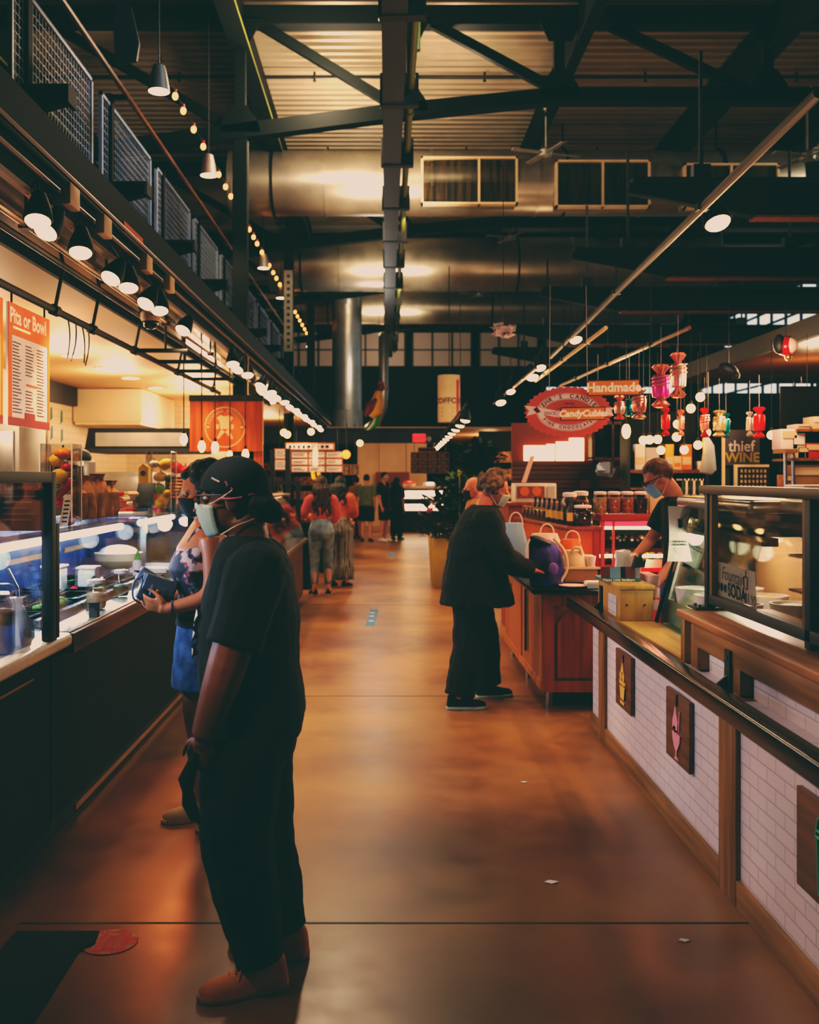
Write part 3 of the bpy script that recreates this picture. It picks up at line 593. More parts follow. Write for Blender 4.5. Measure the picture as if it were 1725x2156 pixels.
# brown paper pita bundles
for i, (px, Y, h, nm) in enumerate(((168,5.75,.2,'shortest'),(190,5.9,.23,'second'),(213,6.05,.24,'third, tallest'),(236,6.2,.2,'fourth'))):
    p = W(px,1080,Y); k = MB(); rs = []
    for j, (r, z) in enumerate(((.05,0),(.058,.04),(.055,.1),(.058,.15),(.04,h-.03),(.03,h-.01),(.045,h+.02))): rs.append([V((p.x-.02+r*math.cos(a*PI/7)*(1+.22*math.sin(a*2.3+i*2+j)), Y+r*math.sin(a*PI/7)*(1+.22*math.cos(a*3.1+j)), 1.411+z)) for a in range(14)])
    t = thing('paper_bundle', 'brown paper bread bundle on the glass case, %s from the closer acrylic box' % nm, 'bread bundle', (p.x,Y,1.411), group='brown paper bread bundles')
    obj('paper_wrap', k.rings(rs), 'brown_paper', t, ang=25); obj('bread_top', MB().ell((p.x-.02,Y,1.411+h-.02), (.035,.03,.03), 8, 5), 'bread', t)
p = W(262,1082,6.7)
t = thing('snack_tray', 'clear tray of colourful wrapped snacks on the glass case', 'tray', (p.x,6.7,1.411)); obj('tray_walls', MB().box(p.x-.11,p.x+.11,6.5,6.505,1.411,1.5).box(p.x-.11,p.x+.11,6.9,6.905,1.411,1.5).box(p.x-.11,p.x-.105,6.5,6.9,1.411,1.5).box(p.x+.105,p.x+.11,6.5,6.9,1.411,1.5), 'glass_clear', t); obj('tray_base', MB().box(p.x-.11,p.x+.11,6.5,6.9,1.411,1.418), 'bag_plastic', t)
for i in range(12):
    m = ['orange','yellow','crimson','tan','white','red','cream','bread'][i % 8]; q = MB(); x, y, z = p.x+random.uniform(-.07,.07), 6.7+random.uniform(-.14,.14), 1.44+.034*(i//3); mt = M.Rotation(random.random()*3,3,'Z') @ M.Rotation(random.uniform(-.5,.5),3,'X')
    q.obox((x,y,z), (.07,.045,.022), mt); solo('wrapped_snack', q, m, 'small wrapped snack packet heaped in the clear tray on the case', 'snack packet', group='wrapped snacks in the tray', bevel=.006)
# signs, tablets, cartons on the case
p = W(44,1130,4.55)
t = thing('menu_board', 'black acrylic sign with orange heading behind the guard glass', 'sign', (p.x,4.55,1.411)); fr = xyz((p.x,4.56,1.411),(1,0,0),(0,.18,1),(0,-1,0))
obj('sign_plate', MB().prism([(-.1,0),(.09,0),(.086,.2),(.07,.215),(-.1,.215)], fr, .006), 'sign_dark', t)
text('heading', 'ECO-FRIENDLY', .024, 'sign_orange', lambda u,v,w: fr(u-.005,v+.19,.008), t)
k = MB()
for i in range(5): k.prism([(-.085,.15-.026*i),(.06-.02*(i % 3),.15-.026*i),(.06-.02*(i % 3),.157-.026*i),(-.085,.157-.026*i)], lambda u,v,w: fr(u,v,.007), .001)
obj('text_lines', k, 'paper', t); obj('sign_edge', MB().tube([fr(-.1,.217,.003),fr(.07,.217,.003),fr(.088,.2,.003),fr(.092,0,.003)], .003, 6), 'bag_plastic', t)
p = W(134,1122,5.0)
t = thing('price_card', 'grey leaning card beside the closer acrylic box', 'card', (p.x,5.0,1.411)); fr = xyz((p.x,5.0,1.411),(1,0,0),(.12,.1,1),(0,-1,0))
obj('card_sheet', MB().prism([(-.022,0),(.02,0),(.022,.155),(-.018,.155)], fr, .003), 'grey_ink', t); k = MB()
for i in range(6): k.prism([(-.012,.02+.02*i),(.014,.02+.02*i),(.014,.026+.02*i),(-.012,.026+.02*i)], lambda u,v,w: fr(u,v,.004), .001)
obj('text_lines', k, 'ink', t)
for px, Y, w, nm in ((298,7.0,.12,'black slanted payment tablet on the case before the farther acrylic box'),(378,8.4,.13,'black square payment terminal behind the farther acrylic box')):
    p = W(px,1090,Y); z0 = 1.411 if Y < 8.1 else 1.2
    t = thing('payment_tablet', nm, 'tablet', (p.x,Y,z0)); fr = xyz((p.x,Y,z0),(1,0,0),(.12,.25,1),(0,1,0))
    obj('screen_back', MB().prism([(-w/2,.02),(w/2,.02),(w/2,.2 if Y < 8.1 else .42),(-w/2,.2 if Y < 8.1 else .42)], fr, .02), 'black', t, bevel=.004); obj('stand', MB().box(p.x-.05,p.x+.06,Y-.02,Y+.08,z0,z0+.03), 'black', t)
p = W(305,1040,7.55); t = thing('drink_carton', 'tall orange carton beside the black tablet', 'carton', (p.x,7.55,1.411)); obj('carton_body', MB().box(p.x-.036,p.x+.036,7.5,7.6,1.411,1.72), 'yellow', t, bevel=.004); obj('carton_label', MB().lathe([(.02,0),(.02,.002)], (p.x,7.497,1.68), 14, M.Rotation(PI/2,3,'X')), 'steel', t); obj('carton_top', MB().prism([(-.036,0),(.036,0),(0,.03)], xyz((p.x,7.5,1.72)), .1), 'yellow', t)

# ------------------------------------------------------------------ stall shell
struct('wall_stall_left', MB().box(-4.75,-4.6,5,18,0,2.98), 'tile_cream')
struct('wall_stall_back', MB().box(-4.6,-2.5,18,18.15,0,2.98), 'tile_creamx')
struct('ceiling_stall_inner', MB().box(-4.6,-2.06,3,18,2.95,3.0), 'soffit_cream')
mat('soffit_gloss', (132,86,52), .1, .7, col2=(104,66,40), vs=1.0)
struct('ceiling_stall_outer', MB().box(-2.06,-1.67,3,18,2.95,3.0), 'soffit_gloss')
struct('trim_11', MB().box(-2.08,-2.05,3,18,2.9,2.952), 'dark_panel')
t = thing('stall_roof_fascia', 'dark fascia with thin conduits along the left stall roof', 'fascia', (-1.65,15,3.0))
obj('fascia_panel', MB().box(-5,-1.66,3,34,3.0,3.42), 'beam', t)
for z, m in ((3.08,'brown_wood'),(3.16,'beam'),(3.2,'brown_wood')): obj('conduit', MB().tube([(-1.64,3,z),(-1.64,34,z)], .014, 6), m, t)
obj('orange_strip', MB().box(-1.655,-1.648,6.4,6.9,3.17,3.26), 'orange', t)
obj('far_soffit', MB().box(-5,-1.67,18.15,34,2.94,3.0), 'soffit_cream', t)
# recessed ceiling lights
for i, (Y, nm) in enumerate(((9.65,'beside the hanging menu'),(10.9,'second from the hanging menu'),(12.1,'third from the hanging menu'),(13.35,'fourth from the hanging menu'),(14.8,'nearest the cream hood box'))):
    t = thing('ceiling_light', 'round recessed downlight in the cream stall ceiling, '+nm, 'downlight', (-3.35,Y,2.94), group='recessed downlights')
    obj('trim_ring', MB().lathe([(.12,.0),(.12,.012),(.09,.012),(.09,0)], (-3.35,Y,2.938), 24, cap=False), 'white', t); obj('diffuser', MB().lathe([(.095,0),(.095,.006)], (-3.35,Y,2.942), 24), 'lamp_disc', t)
# cream hood box, black hood, wall strip
t = thing('hood_box', 'cream boxed extractor hood hanging from the stall ceiling', 'extractor hood', (-4.1,15.9,2.45)); obj('hood_casing', MB().box(-4.58,-3.58,14.9,17.2,2.46,2.94), 'cream_wall', t, bevel=.004); obj('hood_rim', MB().box(-4.56,-3.6,14.92,17.2,2.42,2.46), 'cream', t)
t = thing('range_hood', 'black range hood below the cream hood box', 'extractor hood', (-3.4,14.2,2.0)); obj('hood_body', MB().prism([(-4.0,2.02),(-2.55,2.02),(-2.6,2.3),(-3.95,2.3)], xyz((0,13.5,0)), 1.2), 'steel_dark', t); obj('hood_band', MB().box(-4.02,-2.53,13.46,14.72,1.98,2.03), 'black', t); obj('hood_panel', MB().box(-3.85,-2.65,13.48,13.495,2.06,2.24), 'galv_soft', t)
solo('mounted_wall_strip', MB().box(-4.598,-4.5,12.9,14.85,2.68,2.948), 'black', 'black strip high on the cream stall wall', 'panel')
t = thing('wall_marking', 'four small blue painted marks on the cream tile wall', 'decal', (-4.59,14.2,2.3))
for dy, dz in ((-.22,.12),(.22,.1),(-.2,-.14),(.24,-.16)): obj('blue_mark', MB().prism([(-.05,-.1),(.05,-.06),(.03,.1),(-.03,.08)], xyz((-4.598,14.2+dy,2.4+dz),(0,1,0),(0,0,1),(1,0,0)), .004), 'teal', t)
t = thing('refrigerator', 'tall grey steel refrigerator at the left frame edge', 'refrigerator', (-3.6,9.3,0)); obj('fridge_body', MB().box(-4.1,-3.24,9.0,9.7,0,2.12), 'galv_soft', t, bevel=.01); obj('fridge_door', MB().box(-4.06,-3.28,8.96,9.0,.15,2.06), 'steel', t, bevel=.008); obj('door_handle', MB().tube([(-3.36,8.93,1.0),(-3.36,8.93,1.6)], .012, 8), 'black', t)
t = thing('paper_notice', 'white notice sheet on the stall wall under the menu', 'notice', (-3.4,9.9,1.9)); obj('notice_sheet', MB().box(-3.57,-3.35,9.9,9.91,1.9,2.12), 'paper', t); k = MB()
for i in range(6): k.box(-3.54,-3.4-.02*(i % 3),9.897,9.9,1.93+.03*i,1.936+.03*i)
obj('text_lines', k, 'grey_ink', t); obj('notice_board', MB().box(-3.6,-3.3,9.91,9.95,0,2.16), 'cream', t)
def appliance(name, label, x0, x1, y0, y1, z0, z1, m, cat, dark=True):
    t = thing(name, label, cat, ((x0+x1)/2,(y0+y1)/2,z0)); obj('casing', MB().box(x0,x1,y0,y1,z0,z1), m, t, bevel=.008)
    w, h = x1-x0, z1-z0; obj('front_panel', MB().box(x0+w*.08,x0+w*.68,y0-.012,y0,z0+h*.12,z1-h*.12), 'black' if dark else 'steel', t, bevel=.003); obj('control_panel', MB().box(x0+w*.74,x1-w*.06,y0-.01,y0,z0+h*.15,z1-h*.15), 'steel_dark', t)
    obj('foot', MB().box(x0+.02,x0+.05,y0+.02,y0+.05,z0-.02,z0).box(x1-.05,x1-.02,y0+.02,y0+.05,z0-.02,z0), 'black', t); return t
solo('back_counter', MB().box(-4.5,-3.0,10.2,13.2,0,1.4).box(-4.52,-2.96,10.16,13.24,1.4,1.44), 'galv_soft', 'steel work counter along the stall back', 'counter')
appliance('microwave_oven', 'brown microwave oven behind the black guard', -3.62, -3.34, 10.25,10.6,1.46,1.9,'steel','microwave')
appliance('coffee_machine', 'steel coffee machine with a dark domed top beside the acrylic box', -3.3,-3.08,10.4,10.8,1.46,1.82,'steel','coffee machine'); solo('machine_lid', MB().ell((-3.2,10.6,1.86), (.13,.16,.09), 14, 8), 'black', 'dark domed bean hopper on the steel coffee machine', 'hopper')
appliance('griddle', 'wide black and steel griddle behind the bread bundles', -3.85,-2.55,13.3,14.3,1.2,1.72,'steel','griddle',False)
solo('griddle_stand', MB().box(-3.9,-2.5,13.3,14.4,0,1.18), 'steel_dark', 'dark stand below the wide griddle', 'stand')
# hanging menus and the pipe rack they hang from
t = thing('pipe_rack', 'dark iron pipe rack under the stall ceiling', 'pipe rack', (-2.05,10,2.66))
obj('pipe_run', MB().tube([(-2.05,3,2.68),(-2.05,12.5,2.68)], .024, 8), 'black', t); obj('pipe_run', MB().tube([(-1.88,3,2.88),(-1.88,12.5,2.88)], .018, 8), 'black', t)
for y in (4.2,5.0,6.3,7.1,8.3,10.0,12.0): obj('pipe_clamp', MB().tube([(-2.05,y,2.68),(-2.0,y,2.93)], .012, 6).tube([(-2.05,y-.04,2.68),(-2.05,y+.04,2.68)], .036, 8), 'black', t)
for y in (8.3,9.1,9.9,10.7): obj('cross_bar', MB().tube([(-2.05,y,2.68),(-1.62,y,2.68)], .018, 8).tube([(-1.8,y,2.68),(-1.8,y,2.93)], .01, 6), 'black', t)
for y, a in ((6.55,.3),(6.72,-.5),(6.85,.8),(7.0,-.2)):
    k = MB(); pts = []
    for i in range(9):
        th = PI*i/8*1.4; pts.append((-2.05+.02*math.sin(a)*i/4, y+.035*math.sin(th), 2.66-.03*i+ (.02*math.cos(th))))
    obj('s_hook', k.tube(pts, .005, 6), 'black', t)
def menu(y0, y1, label):
    t = thing('hanging_menu', label, 'menu board', (-2.05,y0,1.96)); fr = xyz((-2.03,y0,0),(0,1,0),(0,0,1),(1,0,0)); w = y1-y0
    zt, zb_ = 2.59, 1.93
    obj('menu_panel', MB().prism([(0,zb_),(w,zb_),(w,zt),(0,zt)], fr, .01), 'menu_white', t)
    obj('header_panel', MB().prism([(0,2.42),(w,2.42),(w,zt),(0,zt)], lambda u,v,q: fr(u,v,q+.01), .004), 'menu_top', t)
    obj('side_border', MB().prism([(0,zb_),(.05,zb_),(.05,2.42),(0,2.42)], lambda u,v,q: fr(u,v,q+.01), .004), 'menu_top', t)
    obj('side_border', MB().prism([(w-.03,zb_),(w,zb_),(w,2.42),(w-.03,2.42)], lambda u,v,q: fr(u,v,q+.01), .004), 'menu_top', t)
    obj('footer_panel', MB().prism([(0,zb_),(w,zb_),(w,zb_+.045),(0,zb_+.045)], lambda u,v,q: fr(u,v,q+.011), .004), 'menu_red', t)
    obj('tab', MB().prism([(w*.38,zb_+.03),(w*.62,zb_+.03),(w*.62,zb_+.08),(w*.38,zb_+.08)], lambda u,v,q: fr(u,v,q+.01), .004), 'menu_red', t)
    obj('divider_bar', MB().prism([(w*.42,2.16),(w*.68,2.16),(w*.68,2.172),(w*.42,2.172)], lambda u,v,q: fr(u,v,q+.01), .003), 'orange', t)
    k = MB()
    for cx in (.1,.4,.68):
        for i in range(22):
            z = 2.38-.018*i
            if cx == .4 and 2.13 < z < 2.2 or z < 2.0: continue
            k.prism([(w*cx,z),(w*(cx+.12+.1*random.random()),z),(w*(cx+.12+.1*random.random()),z+.006),(w*cx,z+.006)], lambda u,v,q: fr(u,v,q+.0105), .001)
    obj('text_lines', k, 'ink_brown', t)
    for q in (.1,.9): obj('hook', MB().tube([fr(w*q,zt,.005),fr(w*q,2.65,.005)], .006, 6), 'black', t)
    return t, fr, w
t, fr, w = menu(5.44, 6.1, 'hanging white menu with orange heading for bowls under the stall ceiling')
text('heading', 'Pita or Bowl', .115, 'cream_ink', lambda u,v,q: fr(w*.46+u,2.52+v,.016), t, bold=.003)
k = MB().prism([(w*.1,2.455),(w*.5,2.455),(w*.5,2.468),(w*.1,2.468)], lambda u,v,q: fr(u,v,.015), .001); obj('subheading_line', k, 'cream_ink', t)
menu(4.7, 5.36, 'second hanging menu cut off by the left frame edge')
# dome camera
t = thing('security_camera', 'dome security camera under the glossy brown ceiling', 'camera', (-1.76,7.6,2.78)); obj('housing', MB().lathe([(.04,.17),(.07,.16),(.075,.05),(.066,.03)], (-1.76,7.6,2.78), 18), 'cream', t); obj('dome', MB().ell((-1.76,7.6,2.8), (.058,.058,.05), 14, 8), 'black_gloss', t)
# orange wood sign with round emblem
t = thing('wood_sign', 'orange plank sign with a round pale emblem', 'sign', (-1.73,11,1.93))
obj('plank_panel', MB().box(-2.125,-1.345,11,11.04,1.93,2.47), 'orange_wood', t); obj('top_rail', MB().box(-2.13,-1.33,10.98,11.06,2.47,2.535), 'black', t); obj('side_post', MB().box(-1.44,-1.345,11.04,11.12,1.46,2.47), 'orange_wood', t); obj('edge_light', MB().box(-1.343,-1.332,11.0,11.03,2.0,2.47), 'cream', t)
fr = xyz((-1.745,10.998,2.19),(1,0,0),(0,0,1),(0,-1,0)); k = MB(); N = 40
for i in range(N):
    a, b = 2*PI*i/N, 2*PI*(i+1)/N; k.add([fr(.222*math.cos(a),.222*math.sin(a),.002),fr(.222*math.cos(b),.222*math.sin(b),.002),fr(.206*math.cos(b),.206*math.sin(b),.002),fr(.206*math.cos(a),.206*math.sin(a),.002)], [(0,1,2,3)])
obj('emblem_ring', k, 'logo', t, sm=False)
k = MB()
for i in range(15):
    a = R(165-150*i/14)
    if i == 7: continue
    mt = M.Rotation(a-PI/2,3,'Z'); c = V((.18*math.cos(a),.18*math.sin(a),0))
    for q in ((-.012,-.018),(.004,-.018)): k.add([fr(*(c+mt @ V(p))[:2],.002) for p in ((q[0],-.018,0),(q[0]+.007,-.018,0),(q[0]+.007,.018,0),(q[0],.018,0))], [(0,1,2,3)])
    k.add([fr(*(c+mt @ V(p))[:2],.002) for p in ((-.011,.0,0),(.011,.0,0),(.011,.009,0),(-.011,.009,0))], [(0,1,2,3)])
for x in (-.19,.19): k.add([fr(x-.025,-.012,.002),fr(x+.025,-.012,.002),fr(x+.025,.012,.002),fr(x-.025,.012,.002)], [(0,1,2,3)])
obj('emblem_ring_marks', k, 'logo', t, sm=False)
k = MB().prism([(-.05,-.02),(.05,-.02),(.06,.06),(.09,.1),(.05,.13),(0,.115),(-.05,.13),(-.09,.1),(-.06,.06)], fr, .002).prism([(-.04,-.02),(0,-.05),(-.07,-.13),(-.09,-.12)], fr, .002).prism([(.04,-.02),(0,-.05),(.07,-.13),(.09,-.12)], fr, .002)
for x in (-.08,.08): k.prism([(x-.014,-.02),(x+.014,-.02),(x+.014,.03),(x-.014,.03)], fr, .002)
obj('emblem_figure', k, 'logo', t, sm=False)
obj('hanger', MB().tube([(-2.0,11.02,2.53),(-2.0,11.02,2.95)], .008, 6).tube([(-1.5,11.02,2.53),(-1.5,11.02,2.95)], .008, 6), 'cream', t)
# bare pendant bulbs in front of the sign
for i, (px, py, nm) in enumerate(((387,925,'hanging left of the orange sign'),(425,940,'first over the lower edge of the orange sign'),(453,942,'second over the lower edge of the orange sign'),(484,957,'small one low over the orange sign'),(517,957,'last before the sign post'))):
    Y = 9.6 if i < 3 else 10.3; p = W(px,py,Y); t = thing('pendant_bulb', 'glowing bare pendant bulb '+nm, 'bulb', tuple(p), group='bare pendant bulbs')
    r = .036 if i != 3 else .026
    obj('bulb_glass', MB().lathe([(r*.3,-r*1.5),(r*.85,-r*.8),(r,0),(r*.8,r*.8),(r*.4,r*1.5)], p, 14), 'bulb', t); obj('bulb_socket', MB().lathe([(r*.45,r*1.4),(r*.45,r*2.4)], p, 10), 'black', t); obj('bulb_cord', MB().tube([p+V((0,0,r*2.4)),(p.x,Y,2.95)], .006, 6), 'black', t)
# track lights on the left
t = thing('light_track', 'long lamp track along the edge of the left stalls', 'track', (-1.62,15,3.0)); obj('track_rail', MB().box(-1.64,-1.6,3,30,2.925,2.95), 'oak', t); obj('support_pipe', MB().tube([(-1.73,3,2.86),(-1.73,30,2.86)], .016, 8), 'brown_wood', t)
for y in (4.9,6.3,8,10,13,17,22): obj('hanger', MB().tube([(-1.73,y,2.86),(-1.73,y,3.0)], .01, 6).box(-1.76,-1.7,y-.03,y+.03,2.84,2.875), 'black', t)
for y in (5.0,5.6,6.6,7.3): obj('adapter_box', MB().box(-1.60,-1.55,y,y+.16,2.99,3.1), 'cream', t, bevel=.006)
def track_lamp(x, y, z, label, g, tilt=(0,0), m='lamp_warm', s=1., rail=None, body='steel_dark'):
    t = thing('spot_lamp', label, 'spotlight', (x,y,z), group=g); mt = M.Rotation(R(tilt[0]),3,'X') @ M.Rotation(R(tilt[1]),3,'Y'); c = V((x,y,z))
    obj('lamp_can', MB().lathe([(.052*s,0),(.056*s,.012*s),(.05*s,.05*s),(.034*s,.1*s),(.022*s,.13*s)], c, 18, mt), body, t)
    obj('lamp_face', MB().lathe([(.02*s,-.018*s),(.042*s,-.008*s),(.051*s,.004*s)], c, 18, mt), m, t)
    if rail: obj('lamp_arm', MB().tube([c+mt @ V((0,0,.12*s)), c+V((0,0,.16*s)), V(rail)], .007, 6), 'black', t)
LY = [4.59,4.78,5.23,5.91,6.2,6.77,7.05,8.0,10.4,10.9,11.5,12.9,13.9,14.8,15.7,16.8,17.6,18.4,19.3,20.2,21.2,22.2,23.4,24.6,26,27.5]
ON = ['first','second','third','fourth','fifth','sixth','seventh','eighth','ninth','tenth','eleventh','twelfth','thirteenth','fourteenth','fifteenth','sixteenth','seventeenth','eighteenth','nineteenth','twentieth','twenty-first','twenty-second','twenty-third','twenty-fourth','twenty-fifth','twenty-sixth']
for i, y in enumerate(LY): track_lamp(-1.57 if i % 2 == 0 else -1.6, y, 2.80, 'lit spotlight on the left lamp track, %s from the camera' % ON[i], 'left track spotlights', (-34 if i % 2 else -22, 16 if i % 2 else -4), s=1.18 if y < 9 else 1.3, rail=(-1.62,y,2.925))
# high string lights and big pendants over the balcony side
SP = [[10.6,11.28,11.73,12.36,13.0,13.6,14.2,14.8,15.3],[17.35,17.9,18.4,19.1,19.7,20.3,21.0,21.6,22.3,22.9,23.5],[26,26.7,27.4,28.2,29,29.8,30.6,31.4,32.2]]
for s, ys in enumerate(SP):
    t = thing('string_light', 'string of small glowing amber bulbs, '+('closest strand high on the left','middle strand behind the first column','farthest strand past the perforated column')[s], 'string lights', (-2.34,ys[0],5.9))
    pts = []
    for i, y in enumerate(ys): pts += [(-2.34,y,5.93), (-2.34,y+.25,5.9)]
    obj('cord', MB().tube([(-2.34,ys[0]-.1,6.1)]+pts[:-1]+[(-2.34,ys[-1]+.1,6.2)], .007, 5), 'black', t)
    for y in ys:
        b = obj('bulb', MB().ell((-2.34,y,5.86), (.032,.032,.042), 10, 7), 'bulb_small', t); obj('bulb_socket', MB().lathe([(.018,0),(.018,.04)], (-2.34,y,5.895), 8), 'red', b)
for i, Y in enumerate((10.4,13.3,19.2,22.4,30.7)):
    x, z = -2.62, 5.58; x = -.591*(z-1.65)
    t = thing('pendant_lamp', 'silver cone pendant lamp with white disc high on the left, %s from the camera' % ON[i], 'pendant lamp', (x,Y,z), group='high pendant lamps')
    obj('lamp_shade', MB().lathe([(.115,0),(.108,.02),(.085,.16),(.06,.26),(.03,.28)], (x,Y,z), 24), 'galv_soft', t); obj('lamp_disc', MB().lathe([(.105,-.002),(.105,.01)], (x,Y,z), 24), 'lamp_disc', t); obj('lamp_cord', MB().tube([(x,Y,z+.28),(x,Y,8.0)], .008, 6), 'black', t)
# grey hanging tarp shape high on the left
p = W(265,90,11.5); k = MB().prism([(-.1,.55),(.06,.35),(.15,-.05),(.12,-.25),(-.12,-.3),(-.14,.1)], xyz((p.x,11.5,p.z+.05)), .05)
solo('hanging_banner', k, 'slate', 'dim blue grey banner hanging high on the left', 'banner')
# ================================================================== RIGHT: ICE CREAM COUNTER
t = thing('ice_cream_counter', 'white brick tiled counter with oak trim and a black tray rail', 'counter', (1.43,4.4,0)); ICC = t
for a, b in ((6.45,6.72),(4.116,6.28),(2.0,3.915)): obj('tile_panel', MB().box(1.356,1.5,a,b,.1,.79), 'tile', t)
for a, b in ((6.28,6.45),(3.915,4.116)): obj('post', MB().box(1.336,1.5,a,b,0,.79), 'oak_z', t, bevel=.004)
obj('baseboard', MB().box(1.338,1.5,2.0,3.915,0,.105).box(1.338,1.5,4.116,6.28,0,.105).box(1.338,1.5,6.45,6.73,0,.105), 'oak', t, bevel=.003)
obj('tray_rail', MB().box(1.205,1.285,2.0,6.86,.775,.85), 'black_gloss', t, bevel=.012, seg=3)
for y in (6.5,4.08): 
    q = obj('rail_bracket', MB().box(1.28,1.372,y-.022,y+.022,.775,.8).box(1.358,1.374,y-.03,y+.03,.78,.96).prism([(1.285,.8),(1.37,.8),(1.37,.87)], xyz((0,y-.006,0)), .012), 'black', t)
    obj('screw', MB().lathe([(.008,0),(.008,.004)], (1.358,y,.93), 8, M.Rotation(-PI/2,3,'Y')), 'steel', q)
obj('low_ledge', MB().box(1.372,1.575,4.73,6.62,.775,.805), 'pale_wood', t, bevel=.004); obj('ledge_fascia', MB().box(1.356,1.374,4.73,6.62,.74,.79), 'oak', t)
obj('upper_tile', MB().box(1.425,1.5,2.0,4.72,.79,1.0), 'tile', t)
obj('ledge_top', MB().box(1.352,1.8,2.0,4.78,1.0,1.035), 'oak_top' if 'oak_top' in MT else wood('oak_top',(170,112,58),(126,78,38),'Y').name, t, bevel=.008, seg=3)
obj('fascia', MB().box(1.37,1.42,2.0,4.55,.9,1.0), 'oak', t, bevel=.003); obj('end_board', MB().box(1.37,1.78,4.7,4.76,.8,1.0), 'oak_z', t, bevel=.003)
for y in (4.56,4.02): obj('fascia_post', MB().box(1.372,1.45,y-.05,y+.05,.8,1.0), 'oak_z', t, bevel=.003)
q = obj('ledge_block', MB().box(1.37,1.565,6.0,6.62,.806,.99), 'pale_wood_z', t, bevel=.003); obj('block_top', MB().box(1.362,1.575,5.99,6.63,.99,1.016), 'pale_wood', q, bevel=.004)
for x in (1.41,1.515): obj('plug', MB().lathe([(.006,0),(.006,.003)], (x,5.997,.9), 10, M.Rotation(PI/2,3,'X')), 'black', q)
obj('tile_insert', MB().box(1.366,1.371,6.08,6.3,.82,.94), 'tile', q)
# hanging plaques on the tile
def plaque(y0, y1, z0, z1, label):
    t = thing('wall_plaque', label, 'sign', (1.345,(y0+y1)/2,z0), group='wood plaques on the tiled counter'); 
    fr = xyz((1.352,(y0+y1)/2,(z0+z1)/2),(0,-1,0),(0,0,1),(-1,0,0))
    w, h = y1-y0, z1-z0; k = MB().prism([(-w/2,-h/2),(w/2,-h/2+.004),(w/2,h/2),(0,h/2+.003),(-w/2,h/2)], fr, .02)
    obj('wood_board', k, 'oak_dark', t, bevel=.003); return t, (lambda u,v,q=0: fr(u,v,.0205+q)), w, h
wd = []
def ico(name, outs, m, t, fr, d=.006): 
    for o in outs: obj(name, MB().prism(o, lambda u,v,q: fr(u,v,q), d), m, t, sm=False)
mat('cone_yellow', (226,178,84), .6); mat('ice_pink', (226,150,160), .6); mat('mint', (70,160,130), .6)
Y0 = lambda px: F*1.344/(px-VX)
t, fr, w, h = plaque(Y0(1333), Y0(1301), .34, .66, 'wood plaque with yellow sundae emblem, farthest along the tiled counter')
def circ(cx, cy, r, n=14, a0=0, a1=360): return [(cx+r*math.cos(R(a0+(a1-a0)*i/n)), cy+r*math.sin(R(a0+(a1-a0)*i/n))) for i in range(n)]
ico('emblem_shape', [[(-.07,.0),(.08,.0),(.07,-.02),(-.06,-.02)],[(-.055,-.03),(.065,-.03),(.045,-.1),(-.035,-.1)],circ(-.03,.025,.024),circ(.03,.025,.024),[(-.035,.05),(.035,.05),(.02,.09),(.008,.13),(-.01,.085)],[(-.045,-.115),(.055,-.115),(.05,-.13),(-.04,-.13)]], 'cone_yellow', t, fr)
ico('emblem_shadow', [[(.008,.1),(.03,.12),(.024,.15),(.01,.14)],[(.07,-.03),(.08,-.03),(.06,-.1),(.05,-.1)]], 'black', t, fr)
t, fr, w, h = plaque(Y0(1457), Y0(1408), .335, .655, 'wood plaque with pink milkshake emblem, in the middle of the tiled counter')
ico('emblem_shape', [[(-.06,-.02),(.065,-.02),(.06,-.05),(.03,-.085),(.012,-.1),(.012,-.125),(.035,-.14),(-.03,-.14),(-.005,-.125),(-.005,-.1),(-.03,-.085),(-.055,-.05)],[(-.055,-.005),(.02,-.005),(.03,.03),(.005,.07),(-.01,.11),(-.03,.07),(-.055,.03)],[(.04,.0),(.05,.0),(.062,.09),(.052,.09)]], 'ice_pink', t, fr)
ico('emblem_shadow', [[(-.005,.1),(.015,.12),(.01,.16),(-.01,.13)],[(-.05,-.004),(-.02,-.02),(.0,.005),(-.03,.012)]], 'black', t, fr)
t, fr, w, h = plaque(2.86, Y0(1685), .33, .65, 'wood plaque with mint green cup emblem, cut by the frame edge')
k = MB(); 
for a in ([(-.07,.05),(.06,.05)],[(-.065,.07),(.055,.07)],[(-.06,.05),(-.045,-.12)],[(-.045,-.12),(.035,-.12)],[(.035,-.12),(.05,.05)],[(-.07,.05),(-.05,.11),(-.005,.13),(.04,.11),(.06,.05)],[(-.04,.0),(-.02,-.02),(-.035,-.04),(-.015,-.06)],[(.0,-.02),(.015,-.05)]): k.tube([fr(u,v,.003) for u, v in a], .005, 6)
obj('emblem_outline', k, 'mint', t)
# guard on the ledge
t = thing('sneeze_guard', 'brown black framed glass guard standing on the oak ledge', 'sneeze guard', (1.52,3.6,1.035)); G = 'beam'
mat('bronze', (62,48,34), .45, .4)
obj('post', MB().box(1.495,1.54,4.765,4.81,1.036,1.605), 'black', t, bevel=.003); obj('post', MB().box(1.5,1.545,3.62,3.67,1.036,1.605), 'black', t, bevel=.003)
obj('top_rail', MB().box(1.48,1.55,2.0,4.85,1.572,1.612), 'bronze', t, bevel=.004); obj('bottom_rail', MB().box(1.5,1.54,2.0,4.765,1.06,1.105), 'black', t, bevel=.003)
obj('inner_frame', MB().box(1.505,1.535,4.73,4.765,1.105,1.572), 'oak_z', t); obj('inner_frame', MB().box(1.505,1.535,3.67,3.7,1.105,1.572), 'oak_z', t)
obj('glass_pane', MB().box(1.518,1.524,3.67,4.765,1.1,1.575), 'glass_dim', t); obj('glass_pane', MB().box(1.518,1.524,2.0,3.62,1.1,1.575), 'glass_dim', t)
obj('base_plate', MB().box(1.43,1.6,4.72,4.86,1.0355,1.045), 'black', t, bevel=.002)
